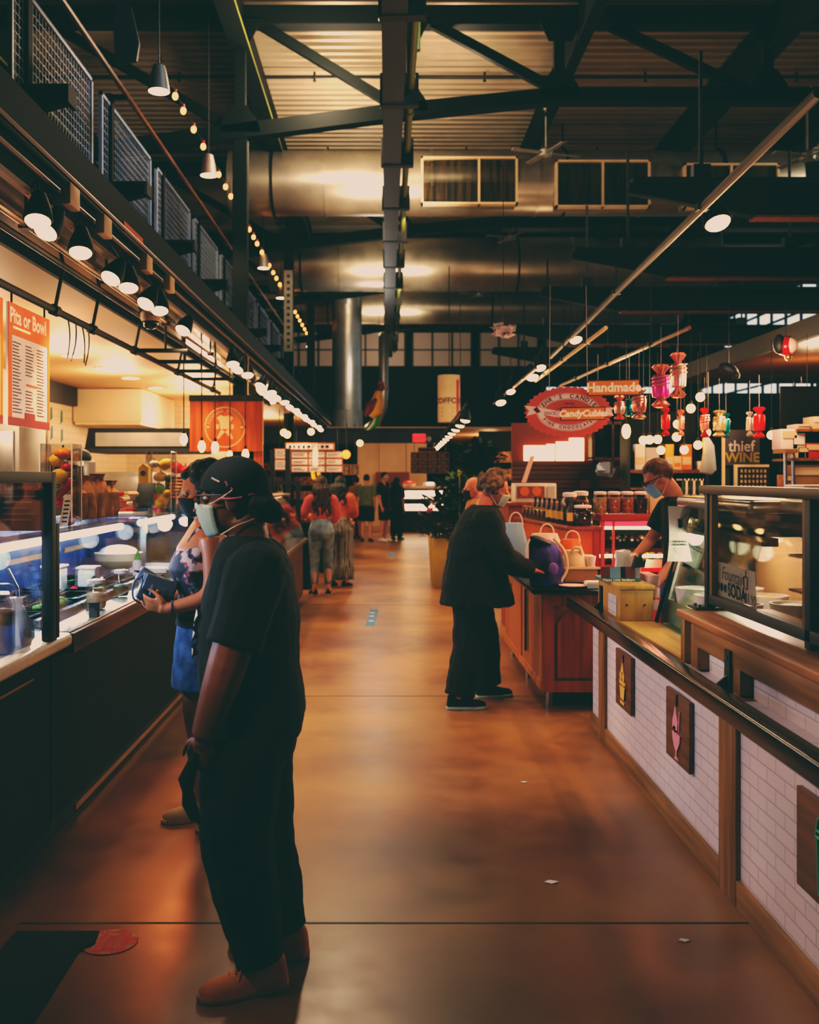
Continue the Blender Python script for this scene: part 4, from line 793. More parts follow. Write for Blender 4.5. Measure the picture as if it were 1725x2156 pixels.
for x, y in ((1.455,4.76),(1.575,4.76),(1.455,4.82),(1.575,4.82)): obj('bolt', MB().lathe([(.01,0),(.01,.012)], (x,y,1.045), 6), 'steel', t)
# soda sign
t = thing('soda_sign', 'white hand lettered fountain soda card behind the guard glass', 'sign', (1.56,4.5,1.09)); fr = xyz((1.545,4.53,1.175),(0,-1,-.03),(0,0,1),(-1,0,0))
obj('card_sheet', MB().prism([(-.26,-.085),(.27,-.06),(.24,.085),(-.26,.075)], fr, .002), 'menu_white', t)  # sheet colour glows faintly so the dim card reads lighter
text('heading', 'Fountain', .085, 'ink_brown', lambda u,v,q: fr(u-.02,v+.03,.004), t, shear=.2); text('lettering', 'SODA', .085, 'ink', lambda u,v,q: fr(u+.03,v-.035,.004), t, bold=.003)
text('price', '$1.90', .06, 'ink', lambda u,v,q: fr(u+.2,v-.04,.004), t)
for i in range(3): obj('emblem_dot', MB().prism(circ(-.22+.05*i,-.035,.02,10), lambda u,v,q: fr(u,v,.003+q), .001), 'purple', t)
obj('cup_drawing', MB().tube([fr(.12,.05,.004),fr(.17,.05,.004),fr(.165,.0,.004),(fr(.125,.0,.004)),fr(.12,.05,.004)], .003, 5).tube([fr(.145,.05,.004),fr(.15,.08,.004)], .003, 5), 'ink', t)
# slanted gelato case
t = thing('gelato_case', 'slanted green glass gelato case behind the pale ledge', 'display case', (1.95,5.0,0)); GC = t
obj('base_cabinet', MB().box(1.6,2.3,4.85,6.1,0,.78), 'gelato', t); obj('inner_deck', MB().box(1.665,2.25,4.9,6.05,.79,.93), 'gelato', t)
a = [(1.615,.785),(1.787,1.41),(1.795,1.41),(1.623,.785)]
obj('front_glass', MB().prism(a, xyz((0,4.85,0)), 1.23), 'glass_green', t)
obj('edge_trim', MB().prism([(1.598,.785),(1.77,1.41),(1.787,1.41),(1.615,.785)], xyz((0,6.08,0)), .03), 'black_gloss', t); obj('edge_trim', MB().prism([(1.63,.785),(1.8,1.41),(1.815,1.41),(1.645,.785)], xyz((0,6.06,0)), .02), 'white', t)
obj('end_glass', MB().prism([(1.63,.8),(1.79,1.4),(2.25,1.4),(2.25,.8)], xyz((0,6.075,0)), .006), 'glass_green', t)
obj('top_hood', MB().box(1.74,2.3,4.9,6.15,1.47,1.54), 'stainless', t, bevel=.025, seg=3); obj('top_edge', MB().box(1.78,1.86,4.85,6.1,1.32,1.36), 'bronze', t); obj('back_panel', MB().box(2.2,2.26,4.9,6.1,.93,1.47), 'cardboard', t); obj('under_hood', MB().box(1.86,2.25,4.95,6.1,1.36,1.47), 'black', t)
obj('mullion', MB().box(1.86,1.875,5.5,5.515,.93,1.36), 'steel_dark', t); obj('light_tube', MB().tube([(1.9,4.95,1.345),(1.9,6.0,1.345)], .012, 8), 'led_far', t)  # glowing tube added to brighten the case interior
obj('sticker', MB().prism([(0,0),(.03,0),(.035,.04),(.003,.042)], xyz((1.66,5.9,.93),(1,0,0),(.25,0,1)), .003), 'orange', t)
GT = ['vanilla coloured gelato','mint coloured gelato','pale pink gelato','pale yellow gelato','cream gelato','pale green gelato']
for i in range(6):
    x, y = 1.76+.27*(i % 2), 5.1+.36*(i//2); g = thing('gelato_tub', 'round tub of %s on the deck of the green glass case' % GT[i], 'tub', (x,y,.931), group='gelato tubs')
    obj('tub_wall', MB().lathe([(.1,0),(.115,.09),(.105,.09),(.1,.05)], (x,y,.931), 20), 'white', g); obj('gelato_scoop', MB().ell((x,y,.985), (.1,.1,.035), 14, 6), ['cream','gelato','ice_pink','cone_yellow','white','gelato'][i], g)
# face mask notice taped to the case
t = thing('mask_notice', 'white curled face mask notice taped to the gelato case', 'notice', (1.71,5.96,1.16)); k = MB(); rows = []
for i in range(9):
    z = 1.482-.322*i/8; bow = .02*math.sin(i/8*PI*1.6); rows.append([V((1.641+.012*math.sin(i*.5),6.0-.035+bow,z)),V((1.71,5.955+bow*.5,z)),V((1.782-.022*abs(math.sin(i*.38)),5.975+bow,z))])
vs = [p for r in rows for p in r]; k.add(vs, [(3*i+j,3*i+j+1,3*i+j+4,3*i+j+3) for i in range(8) for j in range(2)]); obj('notice_sheet', k, 'paper', t)
fr = xyz((1.712,5.945,1.32),(1,.12,0),(0,0,1),(0,-1,0))
obj('mask_drawing', MB().prism([(-.02,.09),(.008,.086),(.01,.05),(-.004,.03),(-.014,.04)], fr, .001).tube([fr(.008,.086,0),fr(.038,.12,0)], .002, 5).tube([fr(.0,.038,0),(fr(.02,.048,0))], .0015, 5), 'ink', t)
text('lettering', 'PLEASE WEAR', .014, 'ink', lambda u,v,q: fr(u-.006,v-.045,0), t, bold=.0006); text('lettering', 'FACIAL MASKS', .014, 'ink', lambda u,v,q: fr(u-.008,v-.062,0), t, bold=.0006)
k = MB()
for i in range(4): k.prism([(-.035+.006*i,-.085-.012*i),(.02-.006*i,-.085-.012*i),(.02-.006*i,-.082-.012*i),(-.035+.006*i,-.082-.012*i)], fr, .0006)
obj('text_lines', k, 'grey_ink', t)
# pastry cabinet seen through the guard
t = thing('pastry_cabinet', 'steel framed glass pastry cabinet seen through the guard', 'display case', (2.05,5.2,.0))
obj('base_cabinet', MB().box(1.86,2.6,4.3,4.8,0,.95), 'dark_panel', t)
for x in (1.865,2.05,2.3,2.58): obj('frame_post', MB().box(x-.012,x+.012,4.3,4.325,.95,1.53), 'galv_soft', t)
obj('top_frame', MB().box(1.85,2.6,4.3,4.8,1.5,1.54), 'galv_soft', t); obj('front_glass', MB().box(1.87,2.58,4.31,4.316,.96,1.5), 'glass_dim', t)
for z in (.96,1.12,1.28): obj('shelf', MB().box(1.88,2.58,4.36,4.78,z,z+.012), 'shelf_food', t)
for i, (x, z) in enumerate(((1.94,1.38),(2.02,1.37),(2.2,1.4))):
    q = obj('price_note', MB().prism([(-.03,-.035),(.03,-.03),(.028,.035),(-.03,.032)], xyz((x,4.3,z)), -.002), 'paper', t); obj('scribble', MB().tube([(x-.02,4.296,z),(x-.01,4.296,z+.012),(x,4.296,z-.006),(x+.018,4.296,z+.008)], .002, 5), 'ink', q)
for j, z in enumerate((.972,1.132,1.292)):
    for i in range(6):
        x = 1.93+.11*i; solo('pastry', MB().ell((x,4.5,z+.03), (.045,.06,.03), 10, 6).ell((x+.01,4.48,z+.05), (.03,.04,.02), 8, 5), 'bread' if (i+j) % 3 else 'choc', 'baked pastry on the %s shelf of the steel framed cabinet, seen through the guard glass' % ('lowest','middle','top')[j], 'pastry', group='pastries on the %s shelf' % ('lowest','middle','top')[j])
# counter-top clutter at the end block
t = thing('candy_tray', 'teal based candy tray with printed front on the end block', 'tray', (1.45,6.3,1.017)); x0, x1, y = 1.31, 1.52, 6.25
obj('tray_base', MB().box(x0,x1+.03,y-.04,y+.2,1.017,1.032), 'teal', t, bevel=.005); fr = xyz((x0,y,1.032),(1,0,0),(0,.1,1),(0,-1,0))
for (u0,u1), m in zip(((0,.055),(.055,.12),(.12,.15),(.15,.21)), ('sign_brown','mask_blue2','ink','sign_brown')): obj('printed_panel', MB().prism([(u0,0),(u1,0),(u1,.07),(u0,.07)], fr, .006), m, t)
obj('side_panel', MB().box(x1,x1+.03,y,y+.2,1.032,1.1), 'grey_ink', t); text('lettering', 'Happy Little Sandbars', .022, 'cream_ink', lambda u,v,q: V((1.41+u,y-.042,1.026+v)), t)
for i, (px, py, w, h, nm) in enumerate(((1312,1158,.09,.16,'white paper bag with folded top standing in the candy tray'),(1336,1150,.07,.13,'pinkish paper bag behind the white one in the candy tray'))):
    p = W(px,1186,6.36+.06*i); k = MB(); rs = []
    for r, z in ((1,0),(1.02,.3),(.95,.7),(1.0,.95),(.9,1)): rs.append([V((p.x+w/2*r*u,p.y+.025*r*v,1.034+h*z+.01*math.sin(u*3+i))) for u, v in ((-1,-1),(-.3,-1.2),(.3,-.9),(1,-1),(1,1),(.2,.8),(-.4,1.1),(-1,1))])
    solo('paper_bag', k.rings(rs), 'paper' if i == 0 else 'pink_paper' if 'pink_paper' in MT else mat('pink_paper',(226,180,180),.7).name, nm, 'bag')
solo('black_napkin', MB().prism([(0,0),(.07,0),(.08,.05),(.06,.04),(.05,.09),(.035,.05),(.02,.07)], xyz((1.5,6.22,1.1)), .05), 'black', 'crumpled black napkin at the edge of the candy tray', 'napkin')
for i in range(3): solo('napkin_stack', MB().box(1.58,1.66,6.2,6.45,.84+.075*i,.905+.075*i), 'pink_paper', 'stack of pink white paper sheets behind the end block, '+('lowest','middle','topmost')[i]+' of three', 'paper stack', bevel=.01)

# ------------------------------------------------------------------ candy stall: cabinet
t = thing('candy_cabinet', 'warm cherry wood cabinet with carved door panel and black top', 'cabinet', (1.45,8.3,0))
obj('carcass', MB().box(1.1,1.76,7.2,9.5,.14,.83), 'cherry_pale', t, bevel=.004); obj('worktop', MB().box(1.02,1.78,7.12,9.6,.831,.87), 'black_gloss', t, bevel=.008)
obj('front_frame', MB().box(1.1,1.175,7.17,7.2,.14,.83).box(1.175,1.76,7.17,7.2,.14,.22).box(1.175,1.76,7.17,7.2,.75,.83).box(1.69,1.76,7.17,7.2,.22,.75), 'cherry', t)
ol = [(1.2,.24)]+[(1.2,.62)]+[(1.28-.05*math.cos(R(a)),.66+.06*math.sin(R(a))) for a in range(0,91,15)]+[(1.40,.72),(1.5,.72)]+[(1.6+.05*math.sin(R(a)),.66+.06*math.cos(R(a))) for a in range(0,91,15)]+[(1.68,.62),(1.68,.24)]
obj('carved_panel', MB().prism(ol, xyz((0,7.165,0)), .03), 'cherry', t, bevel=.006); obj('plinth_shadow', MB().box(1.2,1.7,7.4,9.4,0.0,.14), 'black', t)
for y in (7.35,8.4,9.4): obj('leg', MB().tube([(1.16,y,0),(1.16,y,.14)], .018, 10), 'stainless', t)
obj('side_rail', MB().box(1.088,1.1,7.25,9.5,.14,.2).box(1.088,1.1,7.2,7.28,.2,.83).box(1.088,1.1,8.3,8.36,.2,.83), 'cherry_pale', t); obj('dark_strap', MB().box(1.075,1.09,7.95,8.0,.3,.78), 'black', t); obj('white_label', MB().box(1.08,1.09,9.0,9.4,.55,.72), 'paper', t)
# bag and clutter on the cabinet
t = thing('backpack', 'dark blue and purple patterned bag on the black cabinet top', 'bag', (1.14,7.3,.871)); k = MB(); rs = []
for r, z, o in ((.9,0,0),(1.0,.02,.0),(1.02,.14,.0),(.95,.24,-.01),(.8,.3,-.03),(.55,.33,-.05)): rs.append([V((1.15+o+.125*r*math.cos(a*PI/9),7.35+.09*r*math.sin(a*PI/9)*(1+.1*math.sin(a*2)),.872+z)) for a in range(18)])
obj('bag_body', k.rings(rs), 'purple', t); obj('bag_strap', MB().tube(sm([(1.24,7.3,.9),(1.285,7.28,1.0),(1.27,7.3,1.12),(1.2,7.34,1.21)]), .01, 8), 'cream', t); obj('print_patch', MB().ell((1.18,7.262,1.0), (.04,.012,.045), 10, 6), 'purple_light' if 'purple_light' in MT else mat('purple_light',(120,90,180),.7).name, t); obj('bag_flap', MB().ell((1.1,7.31,1.195), (.085,.06,.03), 14, 7, M.Rotation(R(20),3,'Y')), 'navy', t)
def shop_bag(x, y, z, w, h, m, label, hand='bag_plastic'):
    t = thing('shopping_bag', label, 'bag', (x,y,z)); k = MB(); rs = []
    for r, q in ((.9,0),(1,.2),(1.02,.6),(.85,.85),(.7,1)): rs.append([V((x+w/2*r*math.cos(a*PI/8)*(1+.12*math.sin(a*3+q*4)),y+.08*r*math.sin(a*PI/8),z+h*q)) for a in range(16)])
    obj('bag_body', k.rings(rs), m, t, ang=25); obj('bag_handle', MB().tube(sm([(x-.05,y-.03,z+h*.95),(x-.03,y-.03,z+h*1.15),(x+.01,y-.03,z+h*1.22),(x+.05,y-.03,z+h*1.15),(x+.07,y-.03,z+h*.95)]), .006, 6), hand, t)
shop_bag(1.24, 8.0, .871, .28, .34, 'bag_plastic', 'pale plastic shopping bag behind the purple bag'); shop_bag(1.42, 7.9, .871, .2, .3, 'orange_paint', 'orange brown paper bag with pale handle beside the plastic bag', 'cream'); shop_bag(1.06, 8.5, .871, .2, .4, 'mask_blue2', 'pale blue plastic bag by the man in black coat')
t = thing('cardboard_tray', 'low tan cardboard tray on the black cabinet top', 'box', (1.4,7.5,.871)); obj('tray_walls', MB().box(1.28,1.54,7.4,7.41,.872,.99).box(1.28,1.54,7.69,7.7,.872,.99).box(1.28,1.29,7.4,7.7,.872,.99).box(1.53,1.54,7.4,7.7,.872,.99), 'cardboard', t); obj('tray_floor', MB().box(1.28,1.54,7.4,7.7,.872,.89), 'cardboard', t); obj('tray_rim', MB().box(1.272,1.548,7.392,7.408,.985,1.0), 'cream', t)
t = thing('cream_basket', 'cream paper bundle with a loop handle in the cardboard tray', 'basket', (1.38,7.55,.891)); obj('bundle_body', MB().lathe([(.07,0),(.1,.06),(.09,.15),(.06,.22)], (1.38,7.55,.891), 14), 'cream', t); obj('loop_handle', MB().tube(sm([(1.35,7.5,1.08),(1.37,7.48,1.13),(1.41,7.48,1.13),(1.43,7.5,1.08)]), .011, 8), 'cream', t)
for i, (x, y) in enumerate(((1.5,7.52),(1.5,7.62))): solo('paper_cup', MB().lathe([(.026,0),(.036,.1),(.038,.105),(.03,.1)], (x,y,.99 if 0 else .891), 14).lathe([(.03,.1),(.04,.17),(.04,.18)], (x,y,.891), 14), 'white', 'white paper cup at the right end of the cardboard tray, '+('in front','behind'[0:6])[i], 'cup')
t = thing('plate', 'pink rimmed plate at the front of the black cabinet top', 'plate', (1.32,7.24,.871)); obj('plate_dish', MB().lathe([(.05,0),(.1,.012),(.102,.016),(.06,.008)], (1.32,7.24,.871), 24), 'white', t); obj('plate_rim', MB().lathe([(.096,.012),(.104,.016),(.1,.018)], (1.32,7.24,.871), 24, cap=False), 'pink', t)
t = thing('takeout_box', 'small white takeout box by the pink rimmed plate', 'box', (1.46,7.22,.871)); obj('box_base', MB().prism([(0,0),(.1,0),(.11,.03),(-.01,.03)], xyz((1.41,7.16,.871)), .1), 'white', t); obj('box_lid', MB().prism([(-.012,.03),(.112,.03),(.1,.045),(0,.045)], xyz((1.41,7.15,.871)), .12), 'paper', t)
# angled shelf counter with jars and bottles
t = thing('jar_counter', 'orange fronted counter carrying rows of dark jars', 'counter', (1.55,9.4,.0))
obj('counter_body', MB().prism([(1.34,10.5),(1.5,8.42),(1.75,8.42),(1.75,10.5)], lambda u,v,w: V((u,v,.88+w)), .33), 'orange_paint', t); obj('counter_top', MB().prism([(1.31,10.5),(1.48,8.38),(1.77,8.38),(1.77,10.5)], lambda u,v,w: V((u,v,1.21+w)), .035), 'cherry', t, bevel=.004); obj('frame_stile', MB().box(1.5,1.52,8.4,8.42,.9,1.2), 'red_paint', t); obj('frame_stile', MB().box(1.7,1.75,8.4,8.42,.9,1.2), 'red_paint', t)
jar('candy_jar', 1.63, 8.5, 1.246, .085, .17, .72, 'choc', 'wide jar of dark chocolate candy with a white lid', 'paper')
jar('candy_jar', 1.56, 8.72, 1.246, .07, .27, .75, 'choc', 'tall dark jar with a pale lid behind the wide chocolate jar', 'paper'); jar('candy_jar', 1.68, 8.85, 1.246, .075, .28, .7, 'shelf_food', 'tall brown jar at the back right of the dark jars', 'paper')
BN = ['closest to the wide jar','second','third','fourth','fifth','sixth','seventh','eighth, farthest back']
for i in range(8):
    x, y = 1.535-.013*i, 8.52+.2*i; t = thing('sauce_bottle', 'dark sauce bottle with yellow label on the orange counter, '+BN[i], 'bottle', (x,y,1.246), group='yellow labelled bottles')
    obj('bottle_body', MB().lathe([(.03,0),(.034,.01),(.034,.13),(.014,.17),(.014,.2)], (x,y,1.246), 14), 'choc', t); obj('bottle_label', MB().lathe([(.0348,.04),(.0348,.11)], (x,y,1.246), 14, cap=False), 'cone_yellow', t); obj('bottle_cap', MB().lathe([(.016,.195),(.016,.215)], (x,y,1.246), 10), 'black', t)
for i in range(6):
    x, y = 1.45-.012*i, 9.4+.17*i; jar('spice_jar', x, y, 1.246, .035, .12, .7, 'shelf_food', 'small brown spice jar at the far end of the orange counter, '+BN[i].replace('wide jar','bottles'), 'gold', 'small spice jars')
# red counter with green lit case
t = thing('candy_case', 'red topped candy case with yellow green lit interior', 'display case', (2.2,8.9,0))
obj('top_slab', MB().box(1.79,2.7,8.55,9.2,1.28,1.335), 'red_paint', t, bevel=.006); obj('case_back', MB().box(1.8,2.66,9.1,9.15,.9,1.28), 'steel_dark', t); obj('pink_header', MB().box(1.8,2.66,8.6,8.62,1.235,1.28), 'pink_glow', t)
for z in (1.225,.985): obj('light_tube', MB().tube([(1.8,8.63,z),(2.64,8.63,z)], .014, 8), 'led_green', t)
obj('frame_post', MB().box(1.8,1.83,8.58,8.62,.9,1.28).box(1.9,1.915,8.58,8.62,.9,1.28).box(2.62,2.66,8.58,8.62,.9,1.28), 'pink', t); obj('shelf', MB().box(1.82,2.62,8.68,9.08,1.08,1.09).box(1.82,2.62,8.68,9.08,.93,.94), 'glass_clear', t); obj('front_glass', MB().box(1.82,2.62,8.6,8.604,.95,1.23), 'glass_clear', t)
obj('base_cabinet', MB().box(1.8,2.7,8.6,9.2,0,.9), 'red_paint', t)
k = MB(); 
for i in range(26): k.ell((1.88+.028*i, 8.85+random.uniform(-.1,.1), 1.11+.02*(i % 2)), (.03,.05,.025), 7, 5)
obj('candy_rows', k, 'choc', t); k = MB()
for i in range(26): k.ell((1.88+.028*i, 8.85+random.uniform(-.1,.1), .96+.02*(i % 2)), (.03,.05,.025), 7, 5)
obj('candy_rows', k, 'olive_ink', t)
for i, (px, fm, nm) in enumerate(((1264,'grain','tan seeds'),(1293,'candy_mix','orange mixed candy'),(1321,'candy_mix','pinkish candy'),(1349,'choc','dark chocolates'))):
    p = W(px,1083,8.72); jar('candy_jar', p.x, 8.72, 1.336, .062, .19, .7, fm, 'big clear jar of %s on the red counter' % nm, 'paper', 'big candy jars on the red counter')
solo('flat_carton', MB().box(2.24,2.38,8.7,8.85,1.336,1.52), 'cream', 'cream carton beside the candy jars on the red counter', 'carton', bevel=.006)
solo('red_counter', MB().box(1.9,2.6,7.6,8.3,0,.95).box(1.86,2.64,7.56,8.34,.95,.98), 'red', 'low bright red counter in front of the cashier', 'counter')
# hanging oval sign
S = xyz((1.42,8.0,2.16),(1,0,0),(0,0,1),(0,-1,0)); t = thing('oval_sign', 'red scalloped oval candy shop sign with cream ribbon', 'sign', (1.42,8.0,1.97))
ol = []
for i in range(144):
    a = 2*PI*i/144; q = 1+.022*(1 if i % 4 < 2 else -1); ol.append((.335*q*math.cos(a), .196*q*math.sin(a)))
obj('scalloped_board', MB().prism(ol, S, .02), 'sign_red', t, sm=False)
obj('cream_oval', MB().prism([(.25*math.cos(2*PI*i/60), .148*math.sin(2*PI*i/60)) for i in range(60)], lambda u,v,w: S(u,v,.02+w), .004), 'sign_cream', t, sm=False)
obj('inner_oval', MB().prism([(.19*math.cos(2*PI*i/60), .098*math.sin(2*PI*i/60)) for i in range(60)], lambda u,v,w: S(u,v,.024+w), .003), 'sign_red', t, sm=False)
k = MB(); N = 60
for rx, ry in ((.245,.144),(.196,.104)):
    for i in range(N):
        a, b = 2*PI*i/N, 2*PI*(i+1)/N; k.add([S(rx*math.cos(a),ry*math.sin(a),.028),S(rx*math.cos(b),ry*math.sin(b),.028),S((rx-.003)*math.cos(b),(ry-.003)*math.sin(b),.028),S((rx-.003)*math.cos(a),(ry-.003)*math.sin(a),.028)], [(0,1,2,3)])
obj('oval_line', k, 'sign_brown', t, sm=False)
ol = [(-.35,.05),(-.25,.04),(-.1,.01),(.1,.005),(.25,.03),(.36,.035),(.33,.01),(.35,-.03),(.25,-.022),(.1,-.045),(-.1,-.04),(-.25,-.01),(-.33,-.03),(-.31,.01)]
obj('ribbon', MB().prism(ol, lambda u,v,w: S(u,v,.03+w), .004), 'sign_cream', t, sm=False); obj('ribbon_fold', MB().prism([(-.25,.04),(-.22,.0),(-.25,-.01),(-.28,.02)], lambda u,v,w: S(u,v,.035+w), .002), 'sign_brown', t, sm=False); obj('ribbon_fold', MB().prism([(.25,.03),(.28,-.02),(.33,-.05),(.26,-.03)], lambda u,v,w: S(u,v,.035+w), .002), 'sign_brown', t, sm=False)
def etext(name, body, rx, ry, a0, a1, size, fr, flip=False):
    k = MB(); n = len(body)
    for i, ch in enumerate(body):
        if ch == ' ': continue
        cu = bpy.data.curves.new('t', 'FONT'); cu.body = ch; cu.size = size; cu.align_x = 'CENTER'; cu.align_y = 'CENTER'; cu.offset = .0012; cu.resolution_u = 2
        q = bpy.data.objects.new('t', cu); C.objects.link(q); me = bpy.data.meshes.new_from_object(q.evaluated_get(bpy.context.evaluated_depsgraph_get())); bpy.data.objects.remove(q)
        a = R(a0+(a1-a0)*(i+.5)/n); cx, cy = rx*math.cos(a), ry*math.sin(a); th = math.atan2(math.sin(a)/ry, math.cos(a)/rx)-PI/2+(PI if flip else 0); co, si = math.cos(th), math.sin(th)
        k.add([fr(cx+v.co.x*co-v.co.y*si, cy+v.co.x*si+v.co.y*co, .032) for v in me.vertices], [tuple(p.vertices) for p in me.polygons])
    return k
obj('lettering', etext('x', "KEHR'S CANDIES", .218, .123, 172, 8, .046, S), 'sign_brown', t, sm=False); obj('lettering', etext('x', 'FINE CHOCOLATES', .218, .122, 205, 335, .032, S, True), 'sign_brown', t, sm=False)
text('lettering', 'Hand', .034, 'sign_brown', lambda u,v,w: S(u,v+.066,.032), t, shear=.2); text('lettering', 'crafted', .034, 'sign_brown', lambda u,v,w: S(u,v+.036,.032), t, shear=.2); text('lettering', 'SINCE', .034, 'sign_brown', lambda u,v,w: S(u-.15,v-.012,.0365), t)
obj('hanging_wire', MB().tube([S(-.15,.17,.01),(1.28,8.0,3.15)], .003, 5).tube([S(.15,.17,.01),(1.56,8.0,3.15)], .003, 5), 'grey_ink', t)
for (x0,y0,x1,y1), body, nm in (((1237,800,1347,833),'Handmade','orange plate reading handmade above the oval sign'),((1180,857,1275,885),'CandyCubies','orange plate with script lettering across the oval sign')):
    a, b = W(x0,y1,7.93), W(x1,y0,7.93); t = thing('name_plate', nm, 'sign', ((a.x+b.x)/2,7.93,a.z)); fr = xyz(((a.x+b.x)/2,7.93,(a.z+b.z)/2),(1,0,.02),(0,0,1),(0,-1,0)); w, h = (b.x-a.x), (b.z-a.z)
    obj('plate_border', MB().prism([(-w/2,-h/2),(w/2,-h/2),(w/2,h/2),(-w/2,h/2)], fr, .008), 'sign_brown', t); obj('plate_face', MB().prism([(-w/2+.008,-h/2+.008),(w/2-.008,-h/2+.008),(w/2-.008,h/2-.008),(-w/2+.008,h/2-.008)], lambda u,v,q: fr(u,v,.008+q), .003), 'sign_orange', t)
    text('lettering', body, h*.8 if body[0] == 'H' else h*.68, 'cream_ink', lambda u,v,q: fr(u,v,.013), t, bold=.003, shear=0 if body[0] == 'H' else .2)
    obj('mount', MB().tube([fr(-w*.3,h/2,.004),fr(-w*.3,h/2+.2 if body[0] == 'H' else h/2+.02,.004)], .003, 5).tube([fr(w*.3,h/2,.004),fr(w*.3,h/2+.2 if body[0] == 'H' else h/2+.02,.004)], .003, 5), 'grey_ink', t)
# hanging foil candies
def candy(px, py, hpx, Y, m, nm, r=.2, m2=None, top=3.2):
    p = W(px,py,Y); h = hpx*Y/F; t = thing('hanging_candy', nm, 'ornament', (p.x,Y,p.z-h/2), group='giant foil candies hanging over the candy stall'); rr = h*r*.74
    obj('candy_body', MB().lathe([(rr*.3,-h*.29),(rr*1.1,-h*.25),(rr*1.2,-h*.1),(rr*1.2,h*.12),(rr*1.05,h*.25),(rr*.3,h*.29)], p, 14), m, t)
    for s in (-1,1):
        k = MB(); rs = []
        for q, (rad, z) in enumerate(((.34,.27),(.45,.32),(.98,.44),(.7,.5))): rs.append([p+V((rr*rad*math.cos(a*PI/10)*(1+.25*(a % 2)),rr*rad*math.sin(a*PI/10)*(1+.25*(a % 2)),s*h*z)) for a in range(20)])
        obj('wrapper_twist', k.rings(rs), m2 or m, t)
    if m2: 
        k = MB()
        for s in (-1,0,1): k.tube([p+V((rr*1.22*math.cos(a),rr*1.22*math.sin(a),h*(.09*s+.03*a-.02))) for a in [PI+.25*i for i in range(13)]], h*.018, 6)
        obj('foil_stripe', k, m2 if m2 != m else 'cream', t)
    obj('hanging_cord', MB().tube([p+V((0,0,h*.48)),(p.x,Y,p.z+h*.48+.3)], .0012, 4), 'grey_ink', t)
candy(1392,813,90,7.8,'foil_pink','magenta foil candy, biggest of those hanging over the stall',.24,'foil_rose'); candy(1428,790,94,8.0,'foil_silver','silver and pink foil candy hanging highest beside the magenta one',.2,'foil_rose')
candy(1305,858,50,8.1,'foil_silver','silver foil candy below the handmade plate',.26,'foil_rose'); candy(1346,850,64,8.2,'foil_rose','pale rose foil candy beside the handmade plate edge',.27,'foil_silver'); candy(1325,858,36,8.5,'foil_teal','teal foil candy between the silver and rose ones',.3)
candy(1402,888,58,9.5,'foil_red','slim red foil candy just under the magenta one',.17); candy(1434,890,54,9.8,'foil_rose','slim rose brown foil candy beside the slim red one',.15); candy(1484,890,62,9.8,'foil_rose','slim pink red foil candy left of the gold one',.17,'foil_red'); candy(1515,892,56,9.5,'foil_gold','pale gold foil candy beside a blue one',.26)
candy(1529,896,52,9.7,'foil_teal','blue teal foil candy touching the gold one',.2); candy(1579,893,52,9.6,'foil_silver','slim silver foil candy above the wine sign',.16); candy(1599,890,66,9.4,'foil_red','bright red foil candy above the wine sign',.22); candy(1672,890,36,9.4,'foil_teal','small dark green foil candy over the wooden shelves',.2); candy(1688,878,34,9.4,'foil_red','small dark red foil candy over the wooden shelves',.2)
# paper ornament and bird-like ornament
p = W(1060,698,9.0); k = MB(); rnd = random.Random(3)
for i in range(14): k.obox(p+V((rnd.uniform(-.05,.05),rnd.uniform(-.05,.05),rnd.uniform(-.04,.04))), (.12,.004,.09), M.Rotation(rnd.random()*6,3,'Z') @ M.Rotation(rnd.random()*6,3,'X'))
t = thing('paper_star', 'crumpled white paper star ornament hanging under the roof', 'ornament', (p.x,9.0,p.z-.1)); obj('star_body', k, 'paper', t, sm=False); obj('hanging_cord', MB().tube([p,(p.x,9.0,4.4)], .003, 4), 'black', t)
p = W(1655,728,8.2); t = thing('round_ornament', 'red and white hanging ball ornament by the brown canopy', 'ornament', (p.x,8.2,p.z-.09)); obj('ball_body', MB().ell(p, (.085,.085,.08), 16, 10), 'foil_red', t); obj('white_band', MB().ell(p+V((.02,-.03,0)), (.062,.062,.065), 14, 8), 'pink_paper', t); obj('black_cap', MB().ell(p+V((-.06,-.02,.01)), (.05,.05,.08), 12, 8), 'black', t); obj('bell_tip', MB().ell(p+V((.02,0,-.09)), .03, 10, 6), 'gold', t); obj('hanging_cord', MB().tube([p,(p.x,8.2,3.05)], .003, 4), 'black', t)
p = W(1535,778,8.6); t = thing('bird_ornament', 'small black hanging figure by the canopy edge', 'ornament', (p.x,8.6,p.z-.06)); obj('figure_body', MB().ell(p, (.09,.04,.05), 12, 7, M.Rotation(R(25),3,'Y')), 'black', t); obj('figure_head', MB().ell(p+V((.06,0,-.05)), .035, 10, 6), 'black', t); obj('hanging_cord', MB().tube([p,(p.x,8.6,3.1)], .003, 4), 'black', t)
